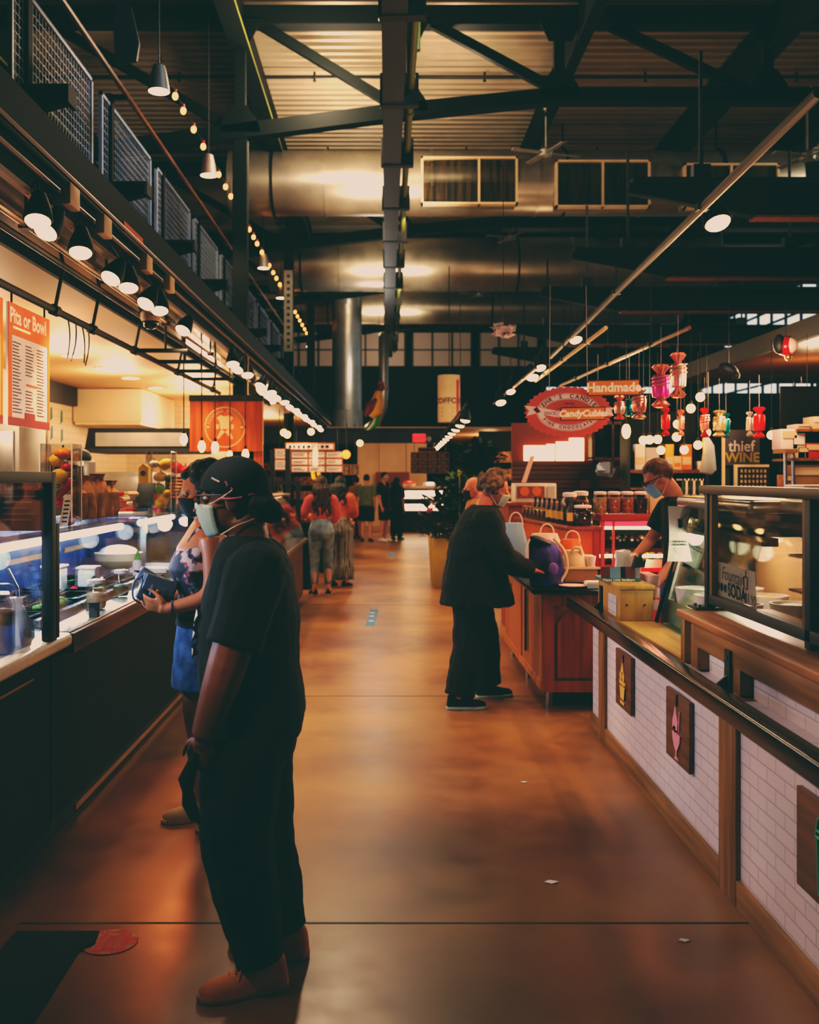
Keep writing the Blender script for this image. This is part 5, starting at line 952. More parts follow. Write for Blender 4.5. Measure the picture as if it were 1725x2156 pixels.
# diagonal lamp rods on the right
for (a, b), nm in (((W(1725,195,5.05),W(1160,752,15.6)),'longest, running up to the upper right corner'),((W(1276,690,10.75),W(1128,802,16.2)),'short pale rod over the oval sign'),((W(1452,690,10.2),W(1180,812,17.2)),'brown rod above the foil candies'),((W(1130,775,14),W(1040,850,22)),'short rod leading to the far lamps')):
    t = thing('lamp_rod', 'slim lamp track rod, '+nm, 'track', tuple(b)); obj('rod', MB().tube([a,b], .022 if 'longest' not in nm else .03, 8), ('bronze' if 'longest' in nm else 'oak_dark') if 'pale' not in nm else 'cream', t)
    for q in range(3):
        c = a.lerp(b,.2+.3*q); obj('hanger', MB().tube([c,c+V((0,0,.7))], .008, 6).box(c.x-.04,c.x+.04,c.y-.04,c.y+.04,c.z-.02,c.z+.03), 'black', t)
for px, py, Y, nm, s in ((1512,470,8.0,'brightest, alone below the duct vents',2.0),(1213,716,14.2,'on the long rod above the oval sign',1.7),(1138,775,15.0,'upper of the pair at the pale rod end',1.6),(1122,795,15.5,'lower of the pair at the pale rod end',1.7),(1076,825,17.5,'upper of the pair over the far stalls',1.5),(1055,848,18.5,'lower of the pair over the far stalls',1.8)):
    p = W(px,py,Y); track_lamp(p.x, Y, p.z, 'lit round spotlight on the right side, '+nm, 'right track spotlights', (-25,-8), s=s, rail=(p.x+.05,Y,p.z+.35))
for i in range(13):
    Y = 14.6+1.45*i; x = 1.12+.028*i; track_lamp(x, Y, 2.46, 'small lit spotlight in the row over the planter, %s from the camera' % ON[i], 'spotlights over the planter side', (0,8), s=1.35, rail=(x,Y,2.66))
t = thing('light_track', 'lamp track over the planter side of the aisle', 'track', (1.3,23,2.66)); obj('track_rail', MB().tube([(1.1,14,2.67),(1.49,33,2.67)], .02, 6), 'black', t); obj('hanger', MB().tube([(1.15,16,2.68),(1.15,16,4.4)], .006, 5).tube([(1.4,28,2.68),(1.4,28,4.4)], .006, 5), 'black', t)
for i in range(10):
    Y = 17+1.7*i; x = 2.75+.1*i; track_lamp(x, Y, 2.58, 'small lit spotlight in the row above the glowing panels, %s from the camera' % ON[i], 'spotlights above the glowing panels', (0,8), s=1.7, rail=(x,Y,2.8))
t = thing('light_track', 'lamp track above the glowing cream panels', 'track', (3.2,24,2.8)); obj('track_rail', MB().tube([(2.7,16.4,2.81),(3.7,33,2.81)], .02, 6), 'black', t); obj('hanger', MB().tube([(2.9,19,2.82),(2.9,19,4.4)], .006, 5), 'black', t)
GB = ((1475,836,9.5,'just right of the silver candy'),(1455,860,9.7,'below the silver candy'),(1319,908,10,'long shaped, right of the oval sign'),(1355,927,10.5,'first of a touching pair'),(1368,926,10.5,'second of a touching pair'),(1385,925,11,'right of the touching pair'),(1425,920,10.2,'between two slim candies'),(1441,947,11,'above the cashier, lower right'),(1392,948,11,'above the cashier, lower left'),(1488,911,10.2,'below the slim pink red candy'),(1470,937,11,'above the hanging grey shirt'),(1625,916,10,'beside the bright red candy'),(1700,861,9.6,'at the top of the wooden shelves'),(1427,893,10.6,'above the slim rose candy tip'),(758,933,24,'hanging in the far aisle'),(605,915,18,'first of the far left pair'),(598,911,18,'second of the far left pair'),(655,909,20,'below the end of the left lamp track'))
for px, py, Y, nm in GB:
    p = W(px,py,Y); r = .042*(Y/10)**.6; t = thing('globe_bulb', 'small glowing globe bulb '+nm, 'bulb', tuple(p), group='small globe bulbs'); obj('bulb_glass', MB().ell(p, (r,r,r*(1.7 if 'long' in nm else 1)), 12, 8), 'bulb', t); obj('bulb_socket', MB().lathe([(r*.4,r*.9),(r*.4,r*1.7)], p, 8), 'black', t); obj('bulb_cord', MB().tube([p+V((0,0,r*1.6)),(p.x,Y,3.0)], .004, 4), 'black', t)
# coffee drum banner
p = W(946,840,20); t = thing('coffee_drum', 'white cylinder coffee sign with a red stripe under the roof', 'sign', (p.x,20,p.z-.46)); obj('drum_body', MB().lathe([(.22,-.46),(.225,-.44),(.225,.44),(.22,.46)], p, 32), 'cream', t)
ar = [R(-55+6*i) for i in range(4)]; k = MB(); vs = [p+V((.228*math.cos(a),.228*math.sin(a),z)) for a in ar for z in (-.42,.36)]; k.add(vs, [(2*i,2*i+2,2*i+3,2*i+1) for i in range(3)]); obj('red_stripe', k, 'red', t)
def cyl(u,v,w): return p+V((.232*math.sin(u/.228),-.232*math.cos(u/.228),v))
text('lettering', 'COFFCO', .15, 'ink_brown', lambda u,v,q: cyl(u-.05,v-.05,0), t, bold=.004); k = MB()
for i in range(3): k.add([cyl(-.16,-.2-.08*i,0),cyl(.06,-.2-.08*i,0),cyl(.06,-.18-.08*i,0),cyl(-.16,-.18-.08*i,0)], [(0,1,2,3)])
obj('text_lines', k, 'ink_brown', t, sm=False); obj('hanger', MB().tube([p+V((0,0,.46)),p+V((0,0,2.6))], .01, 5), 'black', t)
# ------------------------------------------------------------------ background of the right stalls
t = thing('light_panel_wall', 'row of four glowing cream panels over brown slats', 'light panels', (2.3,14,1.4))
for i, (a, b, y0) in enumerate(((1104,1150,938),(1152,1168,935),(1172,1198,930),(1200,1230,922))): p, q = W(a,970,14), W(b,y0,14); obj('glow_panel', MB().box(p.x,q.x,14,14.05,p.z,q.z), 'led_cream', t)
k = MB(); z = 1.32
while z < 1.86: k.box(1.72,3.4,14.02,14.08,z,z+.05); z += .062
obj('slat_panel', k, 'slat', t); obj('slat_backing', MB().box(1.72,3.4,14.08,14.12,0,2.4), 'sign_brown', t); obj('brown_beam', MB().box(2.65,3.35,13.9,14.02,1.5,1.62), 'slat', t)
for px in (1254,1335): p = W(px,900,13.9); obj('dark_post', MB().box(p.x-.04,p.x+.04,13.86,13.94,0,2.4), 'black', t)
t = thing('glass_cabinet', 'dim glass fronted cabinet right of the glowing panels', 'cabinet', (3.0,13.8,1.9)); obj('cabinet_frame', MB().box(2.75,3.32,13.7,13.98,1.88,1.92).box(2.75,3.32,13.7,13.98,2.36,2.4).box(2.75,2.79,13.7,13.98,1.9,2.4).box(3.02,3.05,13.7,13.98,1.9,2.4).box(3.28,3.32,13.7,13.98,1.9,2.4), 'brown_wood', t); obj('cabinet_back', MB().box(2.75,3.32,13.96,13.98,1.9,2.4), 'shelf_food', t); obj('cabinet_glass', MB().box(2.78,3.3,13.71,13.715,1.92,2.36), 'glass_dim', t)
p = W(1275,990,12.5); TB = p; solo('hanging_tinsel', MB().obox(p, (.2,.1,.12), M.Rotation(.4,3,'Y')).obox(p+V((.02,-.05,.03)), (.12,.1,.14), M.Rotation(1,3,'Z')).obox(p+V((-.06,-.03,0)), (.1,.1,.1), M.Rotation(.8,3,'X')), 'pale_steel', 'pale blue tinsel bundle before the brown slats', 'decoration')
p = W(1108,988,11.5); solo('leaning_sign', MB().prism([(-.05,-.15),(.0,-.15),(.1,.15),(.05,.15)], xyz((p.x,11.5,p.z)), .02), 'pink_paper', 'narrow pale leaning sign in front of the brown slats', 'sign')
t = thing('microwave_oven', 'white microwave with an orange fruit picture by the man in black', 'microwave', (1.75,11,1.4)); a, b = W(1085,1058,11), W(1172,1018,11); obj('casing', MB().box(a.x,b.x,11,11.35,a.z,b.z), 'white', t, bevel=.01); obj('door_picture', MB().box(a.x+.02,b.x-.13,10.985,11,a.z+.05,b.z-.03), 'candy', t); obj('control_panel', MB().box(b.x-.1,b.x-.02,10.985,11,a.z+.03,b.z-.03), 'grey_ink', t)
for i in range(2): q = obj('fruit_print', MB().lathe([(.05,0),(.05,.003)], (a.x+.1+.13*i,10.983,a.z+.12), 14, M.Rotation(PI/2,3,'X')), 'orange', t)
solo('microwave_counter', MB().box(1.3,2.1,10.9,11.6,0,1.35).box(1.26,2.14,10.86,11.64,1.35,1.378), 'cherry', 'cherry wood counter below the white microwave', 'counter')
# wall shelf behind the cashier
t = thing('wall_shelf', 'dark wall shelf of cartons behind the cashier', 'shelf', (3.3,12,1.7)); obj('shelf_board', MB().box(2.85,3.75,12,12.4,1.7,1.74).box(2.85,3.75,12,12.4,1.5,1.53), 'brown_wood', t); obj('shelf_back', MB().box(2.85,3.75,12.4,12.44,0,2.45), 'dark_panel', t); obj('shelf_upright', MB().box(2.83,2.86,12,12.4,0,2.2).box(3.75,3.78,12,12.4,0,2.2), 'black', t)
for px, w, h, m, nm in ((1346,.12,.3,'paper','tall white sheet'),(1372,.16,.26,'grey_ink','grey white sheet'),(1408,.1,.3,'yellow','tall yellow carton'),(1425,.09,.16,'cream','short cream carton'),(1444,.12,.3,'orange','orange carton with pale band'),(1474,.08,.1,'white','small white box')):
    p = W(px,990,12.1); t = thing('shelf_carton', nm+' on the dark wall shelf behind the cashier', 'carton', (p.x,12.1,1.741)); obj('carton_body', MB().box(p.x-w/2,p.x+w/2,12.05,12.15,1.741,1.741+h), m, t, bevel=.004); obj('carton_band', MB().box(p.x-w/2+.01,p.x+w/2-.01,12.045,12.05,1.741+h*.2,1.741+h*.5), 'cream' if m != 'cream' else 'orange', t)
p = W(1495,1035,11.4); t = thing('cup_rack', 'white and green rack of cups by the cashier shoulder', 'rack', (3.2,11.4,1.3)); a, b = W(1435,1045,11.4), W(1482,1008,11.4); obj('rack_base', MB().box(a.x,b.x,11.4,11.6,a.z,a.z+.02), 'white', t); obj('rack_top', MB().box(a.x,b.x,11.4,11.6,b.z-.02,b.z), 'white', t)
for i in range(6): x = a.x+.02+(b.x-a.x-.04)*i/5; obj('rack_bar', MB().box(x-.012,x+.012,11.4,11.42,a.z,b.z), 'paper' if i % 2 else 'leaf', t)
solo('rack_stand', MB().box(3.1,3.7,11.3,11.7,0,a.z), 'black', 'black stand under the cup rack', 'stand')
t = thing('wine_sign', 'dark square wine shop sign with grey and olive lettering', 'sign', (3.5,10,1.77)); a, b = W(1527,980,10), W(1600,905,10); obj('sign_board', MB().prism([(a.x,a.z),(b.x,a.z),(b.x,b.z-.06),(b.x-.05,b.z),(a.x,b.z)], xyz((0,10,0)), .04), 'sign_dark', t); obj('edge_board', MB().box(a.x-.02,a.x,10,10.04,1.3,b.z-.05), 'cream', t)
text('lettering', 'thief', .155, 'grey_ink', xyz(((a.x+b.x)/2-.01,9.995,a.z+.185)), t, bold=.002, sx=.92); text('lettering', 'WINE', .13, 'olive_ink', xyz(((a.x+b.x)/2,9.995,a.z+.075)), t, bold=.004); obj('sign_post', MB().box(a.x+.02,a.x+.06,10.04,10.08,0,b.z-.1).box(b.x-.06,b.x-.02,10.04,10.08,0,b.z-.1), 'black', t)
t = thing('wine_board', 'white framed black board of small bottle pictures below the wine sign', 'board', (3.5,9.9,1.5)); a, b = W(1548,1045,9.9), W(1620,978,9.9); obj('board_frame', MB().box(a.x,b.x,9.9,9.94,a.z,b.z), 'cream', t); obj('board_panel', MB().box(a.x+.025,b.x,9.89,9.9,a.z,b.z-.025), 'black', t); k = MB()
for i in range(7):
    for j in range(5): k.box(a.x+.05+.038*i,a.x+.07+.038*i,9.885,9.89,a.z+.03+.05*j,a.z+.06+.05*j)
obj('picture_grid', k, 'grain', t, sm=False); obj('board_stand', MB().box(a.x+.05,b.x-.05,9.94,9.99,0,a.z+.1), 'black', t)
# wooden shelving with boxes at the right edge
t = thing('wooden_shelving', 'steel and wood shelving unit with boxes at the right edge', 'shelving', (3.3,8.1,1.2))
for z, x0 in ((2.03,3.22),(1.8,3.17),(1.57,3.14),(1.2,3.14)): obj('shelf_board', MB().box(x0,4.2,8,8.4,z-.02,z), 'oak', t)
obj('low_board', MB().box(3.1,3.2,7.95,8.2,1.84,1.87), 'oak', t)
for x in (3.13,3.19): obj('steel_upright', MB().tube([(x,8.02,0),(x,8.02,1.86)], .014, 10), 'stainless', t)
obj('rear_panel', MB().box(3.24,4.2,8.4,8.42,0,2.4), 'dark_panel', t); obj('side_upright', MB().box(4.16,4.2,8,8.4,0,2.3), 'black', t)
for x0, x1, z, h, m, nm in ((3.11,3.24,1.871,.16,'paper','tall white box, first on the upper middle shelf'),(3.24,3.33,1.8,.09,'cardboard','small brown carton on the middle shelf'),(3.2,3.3,1.8,.2,'cream','cream carton behind the small brown one'),(3.3,3.5,1.8,.12,'red','red box on the middle shelf'),(3.2,3.42,1.57,.18,'cardboard','wide cardboard box on the third shelf'),(3.42,3.6,1.57,.1,'orange','orange box on the third shelf'),(3.23,3.34,2.03,.04,'pink_paper','flat pink carton on the top shelf'),(3.36,3.5,2.03,.1,'cream','cream box on the top shelf'),(3.15,3.2,1.57,.1,'brown_paper','small folded brown card on the third shelf')):
    t = thing('storage_box', nm+' of the wooden shelving', 'box', ((x0+x1)/2,8.1,z)); obj('box_body', MB().box(x0,x1,8.05,8.25,z+.001,z+h), m, t, bevel=.004); obj('box_flap', MB().box(x0+.01,x1-.01,8.04,8.05,z+h*.55,z+h*.9), 'cream' if m != 'cream' else 'paper', t)
t = thing('folded_towels', 'stack of folded white towels on the guard counter', 'towels', (2.2,4.95,1.54)); 
for i in range(3): obj('towel', MB().box(2.02,2.26,4.95,5.2,1.541+.025*i,1.563+.025*i), 'paper', t, bevel=.01)
# ================================================================== PEOPLE  (local frame: x forward, y left, z up)
def lring(z, cx, hd, hw, cy=0, n=20, e=2.3):
    out = []
    for k in range(n):
        a = 2*PI*k/n; c, s = math.cos(a), math.sin(a)
        out.append(V((cx+hd*math.copysign(abs(c)**(2/e), c), cy+hw*math.copysign(abs(s)**(2/e), s), z)))
    return out
def trunk(rings): return MB().rings([lring(*r) for r in sorted(rings)])
def limb(pts, rs, n=12, sub=4):
    P, Q = [], []
    pts = [V(p) for p in pts]
    for i in range(len(pts)-1):
        for j in range(sub):
            t = j/sub; P.append(pts[i].lerp(pts[i+1], t)); Q.append(rs[i]+(rs[i+1]-rs[i])*t)
    P.append(pts[-1]); Q.append(rs[-1])
    for _ in range(2):
        P = [P[0]]+[(P[i-1]+P[i]*2+P[i+1])/4 for i in range(1,len(P)-1)]+[P[-1]]
        Q = [Q[0]]+[(Q[i-1]+Q[i]*2+Q[i+1])/4 for i in range(1,len(Q)-1)]+[Q[-1]]
    return MB().tube(P, Q, n)
def hand(w, d, nrm, s=1., curl=25, side=1):
    w, d, nrm = V(w), V(d).normalized(), V(nrm).normalized(); t = nrm.cross(d).normalized()*side; nrm = d.cross(t).normalized()*side if False else nrm
    out = []; mt = M((d, t, nrm)).transposed()
    out.append(MB().ell(w+d*.045*s, (.055*s,.04*s,.017*s), 12, 8, mt)); out.append(MB().tube([w-d*.02*s, w+d*.03*s], [.026*s,.03*s], 10))
    for i, L in enumerate((.068,.078,.072,.056)):
        p = w+d*.082*s+t*(.03-.02*i)*s; q = d.copy(); pts = [p-d*.02*s, p]; th = 0
        for j in range(3):
            th += R(curl*(1 if j == 0 else 1.15)); q = d*math.cos(th)+nrm*math.sin(th); p = p+q*L*s*(.42,.32,.26)[j]; pts.append(p)
        out.append(MB().tube(pts, [.0095*s,.0095*s,.0088*s,.008*s,.006*s], 8))
    p = w+d*.02*s+t*.032*s; q = (d*.65+t*.6+nrm*.3).normalized(); out.append(MB().tube([p, p+q*.035*s, p+(q*.05+d*.018+nrm*.01)*s, p+(q*.055+d*.038+nrm*.014)*s], [.013*s,.011*s,.0095*s,.007*s], 8))
    return out
def headparts(c, mt, s):
    def e(o, r, nu=14, nv=9): return MB().ell(c+mt @ (V(o)*s), tuple(x*s for x in r), nu, nv, mt)
    P = [e((-.012,0,.035),(.1,.078,.09),20,12), e((.026,0,-.04),(.07,.06,.078),16,10), e((.064,0,-.098),(.026,.03,.02)), e((.077,0,.02),(.02,.052,.014)), e((.09,0,-.062),(.013,.024,.014)), e((-.03,0,-.05),(.06,.055,.05))]
    for y in (-1,1):
        P += [e((-.004,y*.079,-.012),(.022,.011,.034)), e((.008,y*.082,.004),(.012,.008,.016)), e((.06,y*.034,-.03),(.03,.028,.026))]
    P.append(MB().tube([c+mt @ (V(p)*s) for p in ((.09,0,.014),(.108,0,-.012),(.117,0,-.034),(.1,0,-.042))], [.009*s,.013*s,.017*s,.01*s], 10))
    for y in (-1,1): P.append(e((.101,y*.012,-.036),(.011,.009,.008)))
    return P
def shell(c, mt, s, r, keep, off=(-.012,0,.035), nu=40, nv=26, rough=0., seed=1, thick=.006):
    rn = random.Random(seed); k = MB(); grid = []
    for i in range(nv+1):
        a = -PI/2+PI*i/nv; row = []
        for j in range(nu):
            b = 2*PI*j/nu; q = 1+rough*(rn.random()-.5); row.append(V((r[0]*math.cos(a)*math.cos(b)*q+off[0], r[1]*math.cos(a)*math.sin(b)*q+off[1], r[2]*math.sin(a)*q+off[2])))
        grid.append(row)
    vs = [c+mt @ (p*s) for row in grid for p in row]; fs = []
    for i in range(nv):
        for j in range(nu):
            ids = [(i,j),(i,(j+1) % nu),(i+1,(j+1) % nu),(i+1,j)]
            if all(keep(grid[x][y]) for x, y in ids): fs.append(tuple(x*nu+y for x, y in ids))
    k.add(vs, fs); return k
def mask_part(parent, c, mt, s, m, loops='strap', loc=True, low=-.115):
    k = MB(); rows = []; nv, nu = 10, 15
    for i in range(nv+1):
        t = i/nv; z = -.008+(low+.008)*t; a = .118-.008*t-.03*t*t+.003*(i % 2); b = .076-.014*t*t; x0 = 0
        rows.append([c+mt @ (V((x0+a*math.cos(u)-.0*t, b*math.sin(u)*1.02, z+.02*(abs(u)/1.2)**2*(1-2*t)*-.6))*s) for u in [R(-62+124*j/(nu-1)) for j in range(nu)]])
    vs = [p for r in rows for p in r]; k.add(vs, [(i*nu+j,i*nu+j+1,(i+1)*nu+j+1,(i+1)*nu+j) for i in range(nv) for j in range(nu-1)])
    o = obj('face_mask', k, m, parent, local=True, ang=60)
    so = o.modifiers.new('s','SOLIDIFY'); so.thickness = .003
    if loops:
        for y in (-1,1):
            e1, e2 = rows[0][0 if y < 0 else -1], rows[-1][0 if y < 0 else -1]
            ear = c+mt @ (V((-.012,y*.086,.02))*s); ear2 = c+mt @ (V((-.03,y*.08,-.04))*s)
            obj('ear_loop', MB().tube([e1, ear, ear2, e2], .0022, 5), loops, o, local=True)
    return o
def eyes(parent, c, mt, s):
    for y in (-1,1):
        e = obj('eye', MB().ell(c+mt @ (V((.081,y*.032,.003))*s), .0115*s, 12, 8), 'eye', parent, local=True); obj('iris', MB().ell(c+mt @ (V((.0885,y*.034,.002))*s), .0065*s, 10, 6), 'iris', e, local=True)
def shoe(parent, ank, yaw, L, m, sole_m, name='shoe', laces=None, collar=.1):
    mt = M.Rotation(yaw, 3, 'Z'); b = V((ank[0], ank[1], 0)); g = L/.29
    def q(x,y,z): return b+mt @ V((x*g,y*g,z))
    st = [(-.088,.016,.04,0),(-.08,.03,.085,0),(-.055,.037,collar,0),(-.01,.039,collar*1.0,0),(.03,.041,.092,0),(.07,.046,.07,.003),(.115,.05,.056,.005),(.155,.047,.05,.006),(.185,.036,.042,.005),(.202,.016,.028,.003)]
    rs = [[q(x, c0+w*math.cos(PI*k/10), .014+h*(math.sin(PI*k/10)**.75)) for k in range(11)] for x, w, h, c0 in st]
    o = obj(name, MB().rings(rs), m, parent, local=True, ang=70)
    out = [(-.094,0),(-.085,-.03),(-.05,-.042),(0,-.042),(.06,-.047),(.12,-.053),(.17,-.046),(.2,-.028),(.212,.002),(.2,.03),(.17,.048),(.12,.055),(.06,.046),(0,.042),(-.05,.042),(-.085,.03)]
    obj('sole', MB().prism(out, lambda u,v,w: q(u,v,.001+w), .022), sole_m, o, local=True, bevel=.005)
    if laces:
        k = MB()
        for i in range(4): x = .035+.022*i; z = .122-.016*i; k.tube([q(x,-.025,z-.01),q(x+.006,0,z+.002),q(x+.012,.025,z-.01)], .0028, 5)
        k.tube([q(.03,0,.128),q(.045,.03,.138),q(.03,.045,.118),q(.02,.02,.12)], .003, 5).tube([q(.03,0,.128),q(.055,-.03,.14),q(.03,-.045,.115)], .003, 5).tube([q(.04,.0,.125),q(.075,.03,.085),q(.085,.04,.06)], .0028, 5)
        obj('lace', k, laces, o, local=True); obj('collar_trim', MB().tube([q(-.05,-.034,collar+.008),q(-.07,0,collar*.98),q(-.05,.034,collar+.008)], .006, 6), 'black', o, local=True)
    return o
def person(label, loc, rz, P, group=None):
    t = thing('person', label, 'person', loc, rz, group); vox = P.get('vox', .012); S = P['H']/1.7; fat = P.get('fat', 1.)
    J = lambda k, d: V(P.get(k, tuple(x*S for x in d)))
    hc = J('head', (.02,0,1.585)); nb = J('neck', (-.02,0,1.42)); hm = M.Rotation(R(P.get('hyaw',0)),3,'Z') @ M.Rotation(R(P.get('hpitch',0)),3,'Y') @ M.Rotation(R(P.get('hroll',0)),3,'X'); hs = P.get('hs', .94*S)
    A = {}
    for s, n in ((1,'L'),(-1,'R')):
        A[n] = [J('sh'+n,(-.02,s*.175,1.385)), J('el'+n,(-.04,s*.215,1.09)), J('wr'+n,(.03,s*.22,.845))]
        A['l'+n] = [J('hip'+n,(0,s*.09,.88)), J('kn'+n,(.015,s*.095,.47)), J('an'+n,(-.03,s*.1,.075))]
    body = headparts(hc, hm, hs)+[limb([nb-V((0,0,.06)), nb+V((0,0,.03)), hc+hm @ V((-.03,0,-.06))*hs], [.058*S,.06*fat**.5*S,.06*fat**.5*S])]
    tr = P['torso']; sh = .93
    body.append(trunk([(z-.02, cx, hd*sh-.006, hw*sh-.006) for z, cx, hd, hw in tr if z > min(max(q[0] for q in tr)-.25, max(min(q[0] for q in tr)+.07, 1.0 if P.get('top_name') == 'coat' else 0))]))
    pel = P['pelvis']; body.append(trunk([(z, cx, hd*.9, hw*.9) for z, cx, hd, hw in pel]))
    ar = [r*fat*S for r in P.get('arm_r', (.056,.043,.029))]
    for n, s in (('L',1),('R',-1)):
        body.append(limb(A[n], [ar[0]*.92, ar[1], ar[2]]))
        d = P.get('hd'+n, A[n][2]-A[n][1]); body += hand(A[n][2], d, P.get('hn'+n, (0,-s,0) if 'hd'+n not in P else (0,0,1)), P.get('hand_s', .98*S), P.get('curl', 28), side=P.get('side'+n, s))
        l = A['l'+n]; body.append(limb([l[0], l[0].lerp(l[1],.5)+V((.015,0,0)), l[1], l[1].lerp(l[2],.35)-V((.02,0,0)), l[2]], [.088*S*fat**.5,.075*S*fat**.5,.055*S,.052*S,.036*S]))
        yaw = P.get('toe'+n, R(10*s)); fd = V((math.cos(yaw),math.sin(yaw),0)); body.append(MB().tube([V((l[2].x,l[2].y,.055))-fd*.03, V((l[2].x,l[2].y,.045))+fd*.06, V((l[2].x,l[2].y,.034))+fd*.13], [.03,.032,.02], 10))
    bo = flesh('body', body, P['skin'], t, vox, it=4)
    eyes(t, hc, hm, hs)
    # clothing
    top = [trunk(tr)]; sl = P.get('sleeve', .75); sr = P.get('sl_r', (.085,.075,.06))
    if sl > 0:
        for n in 'LR':
            a = A[n]; pts = [a[0]-V((0,math.copysign(.05,a[0].y),.0)), a[0]]
            e = a[0].lerp(a[1], min(sl,1)); pts.append(e); rr = [sr[0]*.9, sr[0], sr[1]]
            if sl > 1: pts.append(a[1].lerp(a[2], sl-1)); rr.append(sr[2])
            top.append(limb(pts, [x*S for x in rr]))
    top += P.get('top_extra', [])
    to = flesh('shirt' if 'top_name' not in P else P['top_name'], top, P['top_m'], t, vox, it=5, disp=P.get('wr', .012), dscale=.13)
    if 'bot_m' in P:
        bt = [trunk(pel)]; le = P.get('leg_end', 1.95); lr = P.get('leg_r', (.105,.085,.075))
        for n in 'LR':
            l = A['l'+n]; pts = [l[0]+V((0,0,.02)), l[0].lerp(l[1],.5)]; rr = [lr[0], (lr[0]+lr[1])/2]
            if le > 1: pts += [l[1], l[1].lerp(l[2], .5*(le-1)), l[1].lerp(l[2], le-1)]; rr += [lr[1], (lr[1]+lr[2])/2+.006, lr[2]]
            else: pts.append(l[0].lerp(l[1], le)); rr.append(lr[1])
            bt.append(limb(pts, [x*S for x in rr]))
        flesh(P.get('bot_name','trousers'), bt, P['bot_m'], t, vox, it=5, disp=P.get('wr', .012), dscale=.12)
    if 'skirt' in P: flesh('skirt', [trunk(P['skirt'])], P['skirt_m'], t, vox, it=4, disp=.012, dscale=.08)
    if 'shoe_m' in P:
        for n, s in (('L',1),('R',-1)): shoe(t, A['l'+n][2], P.get('toe'+n, R(10*s)), P.get('foot', .27*S), P['shoe_m'], P.get('sole_m','sole'), P.get('shoe_name','shoe'), P.get('laces'), P.get('collar',.1))
    st = P.get('hair')
    if st == 'short': obj('hair', shell(hc, hm, hs, (.108,.088,.1), lambda p: p.z > (.07 if p.x > .05 else .03 if p.x > .02 else -.02 if p.x > -.05 else -.075), rough=P.get('hrough',.08)), P['hair_m'], t, local=True, ang=180)
    if st == 'curly': 
        rn = random.Random(5); k = []; 
        for i in range(70):
            a, b = rn.uniform(-.5,1.5), rn.random()*2*PI; p = V((.105*math.cos(a)*math.cos(b)-.018,.088*math.cos(a)*math.sin(b),.1*math.sin(a)+.04))
            if p.x > .045 and p.z < .07 or p.z < -.02 and p.x > -.03: continue
            k.append(MB().ell(hc+hm @ (p*hs), .027*hs*rn.uniform(.8,1.3), 8, 6))
        k.append(MB().ell(hc+hm @ (V((-.025,0,.05))*hs), (.1*hs,.085*hs,.09*hs), 16, 10, hm)); flesh('hair', k, P['hair_m'], t, .008, it=2, disp=.006, dscale=.03)
    if st == 'long':
        rn = random.Random(8); k = [MB().ell(hc+hm @ (V((-.02,0,.045))*hs), (.108*hs,.092*hs,.1*hs), 16, 10, hm)]
        for i in range(26):
            y = -.1+.2*i/25; p = hc+hm @ (V((-.07-.03*math.cos(y*14),y*.95,.0))*hs); L = rn.uniform(.26,.4)*P.get('hair_len',1); pts = [p]
            for j in range(1,7): pts.append(p+V((-.035*math.sin(j*1.3+i)*.6-.02,y*.35*j/6+.018*math.sin(j*1.9+i*2),-L*j/6)))
            k.append(MB().tube(pts, [.03,.032,.032,.03,.026,.02,.008], 7))
        flesh('hair', k, P['hair_m'], t, .01, it=1, disp=.008, dscale=.04)
    if P.get('mask'): mask_part(t, hc, hm, hs, P['mask'], P.get('loops','strap'))
    return t, hc, hm, hs, A
# ---------------------------------------------------------------- 1. man in head wrap
X0, Y0_ = -.47, 3.4
P = dict(H=1.70, vox=.0075, fat=1.28, skin='skin_dark', head=(.045,.01,1.578), neck=(-.015,0,1.42), hs=1.0, hpitch=2, hyaw=4,
  torso=[(1.455,.0,.066,.09),(1.43,-.005,.095,.13),(1.40,-.014,.115,.185),(1.335,-.022,.138,.215),(1.26,-.02,.155,.215),(1.18,-.014,.166,.208),(1.10,-.01,.17,.2),(1.02,-.012,.17,.2),(.94,-.022,.172,.205),(.86,-.026,.17,.207),(.80,-.02,.166,.205)],
  pelvis=[(.93,-.02,.15,.185),(.86,-.02,.158,.19),(.80,-.012,.162,.192),(.74,-.01,.15,.19),(.69,-.01,.12,.17)],
  top_m='cloth_black', bot_m='cloth_black2', sleeve=.78, sl_r=(.098,.09,.06), arm_r=(.062,.05,.033),
  shL=(-.06,.2,1.36), elL=(.025,.262,1.06), wrL=(.098,.235,.845), shR=(-.03,-.2,1.36), elR=(.0,-.25,1.08), wrR=(.1,-.2,.86),
  hdL=(.25,-.06,-1), hnL=(-.3,-1,0), curl=34, hdR=(.3,.1,-1), hnR=(.2,1,0),
  hipL=(-.005,.1,.80), knL=(.015,.12,.47), anL=(-.065,.115,.085), hipR=(-.02,-.1,.8), knR=(-.025,-.12,.47), anR=(-.115,-.13,.085),
  leg_r=(.138,.122,.078), leg_end=1.98, toeL=R(21), toeR=R(-16), foot=.285, shoe_m='suede', sole_m='sole', shoe_name='boot', laces='lace', collar=.125, wr=.02)
t, hc, hm, hs, A = person('man in black t-shirt, black head wrap and tan boots standing at the left counter', (X0,Y0_,0), PI, P); MAN = t
q = obj('head_wrap', shell(hc, hm, hs, (.116,.094,.108), lambda p: p.z > .012-.42*(p.x+.1)*-1*.0+ .32*(p.x-.0)*1.0*.55+(.0 if p.x > -.06 else -.05), off=(-.014,0,.036), nu=60, nv=44), 'cloth_black', t, local=True, ang=180); sd = q.modifiers.new('s','SOLIDIFY'); sd.thickness = .005
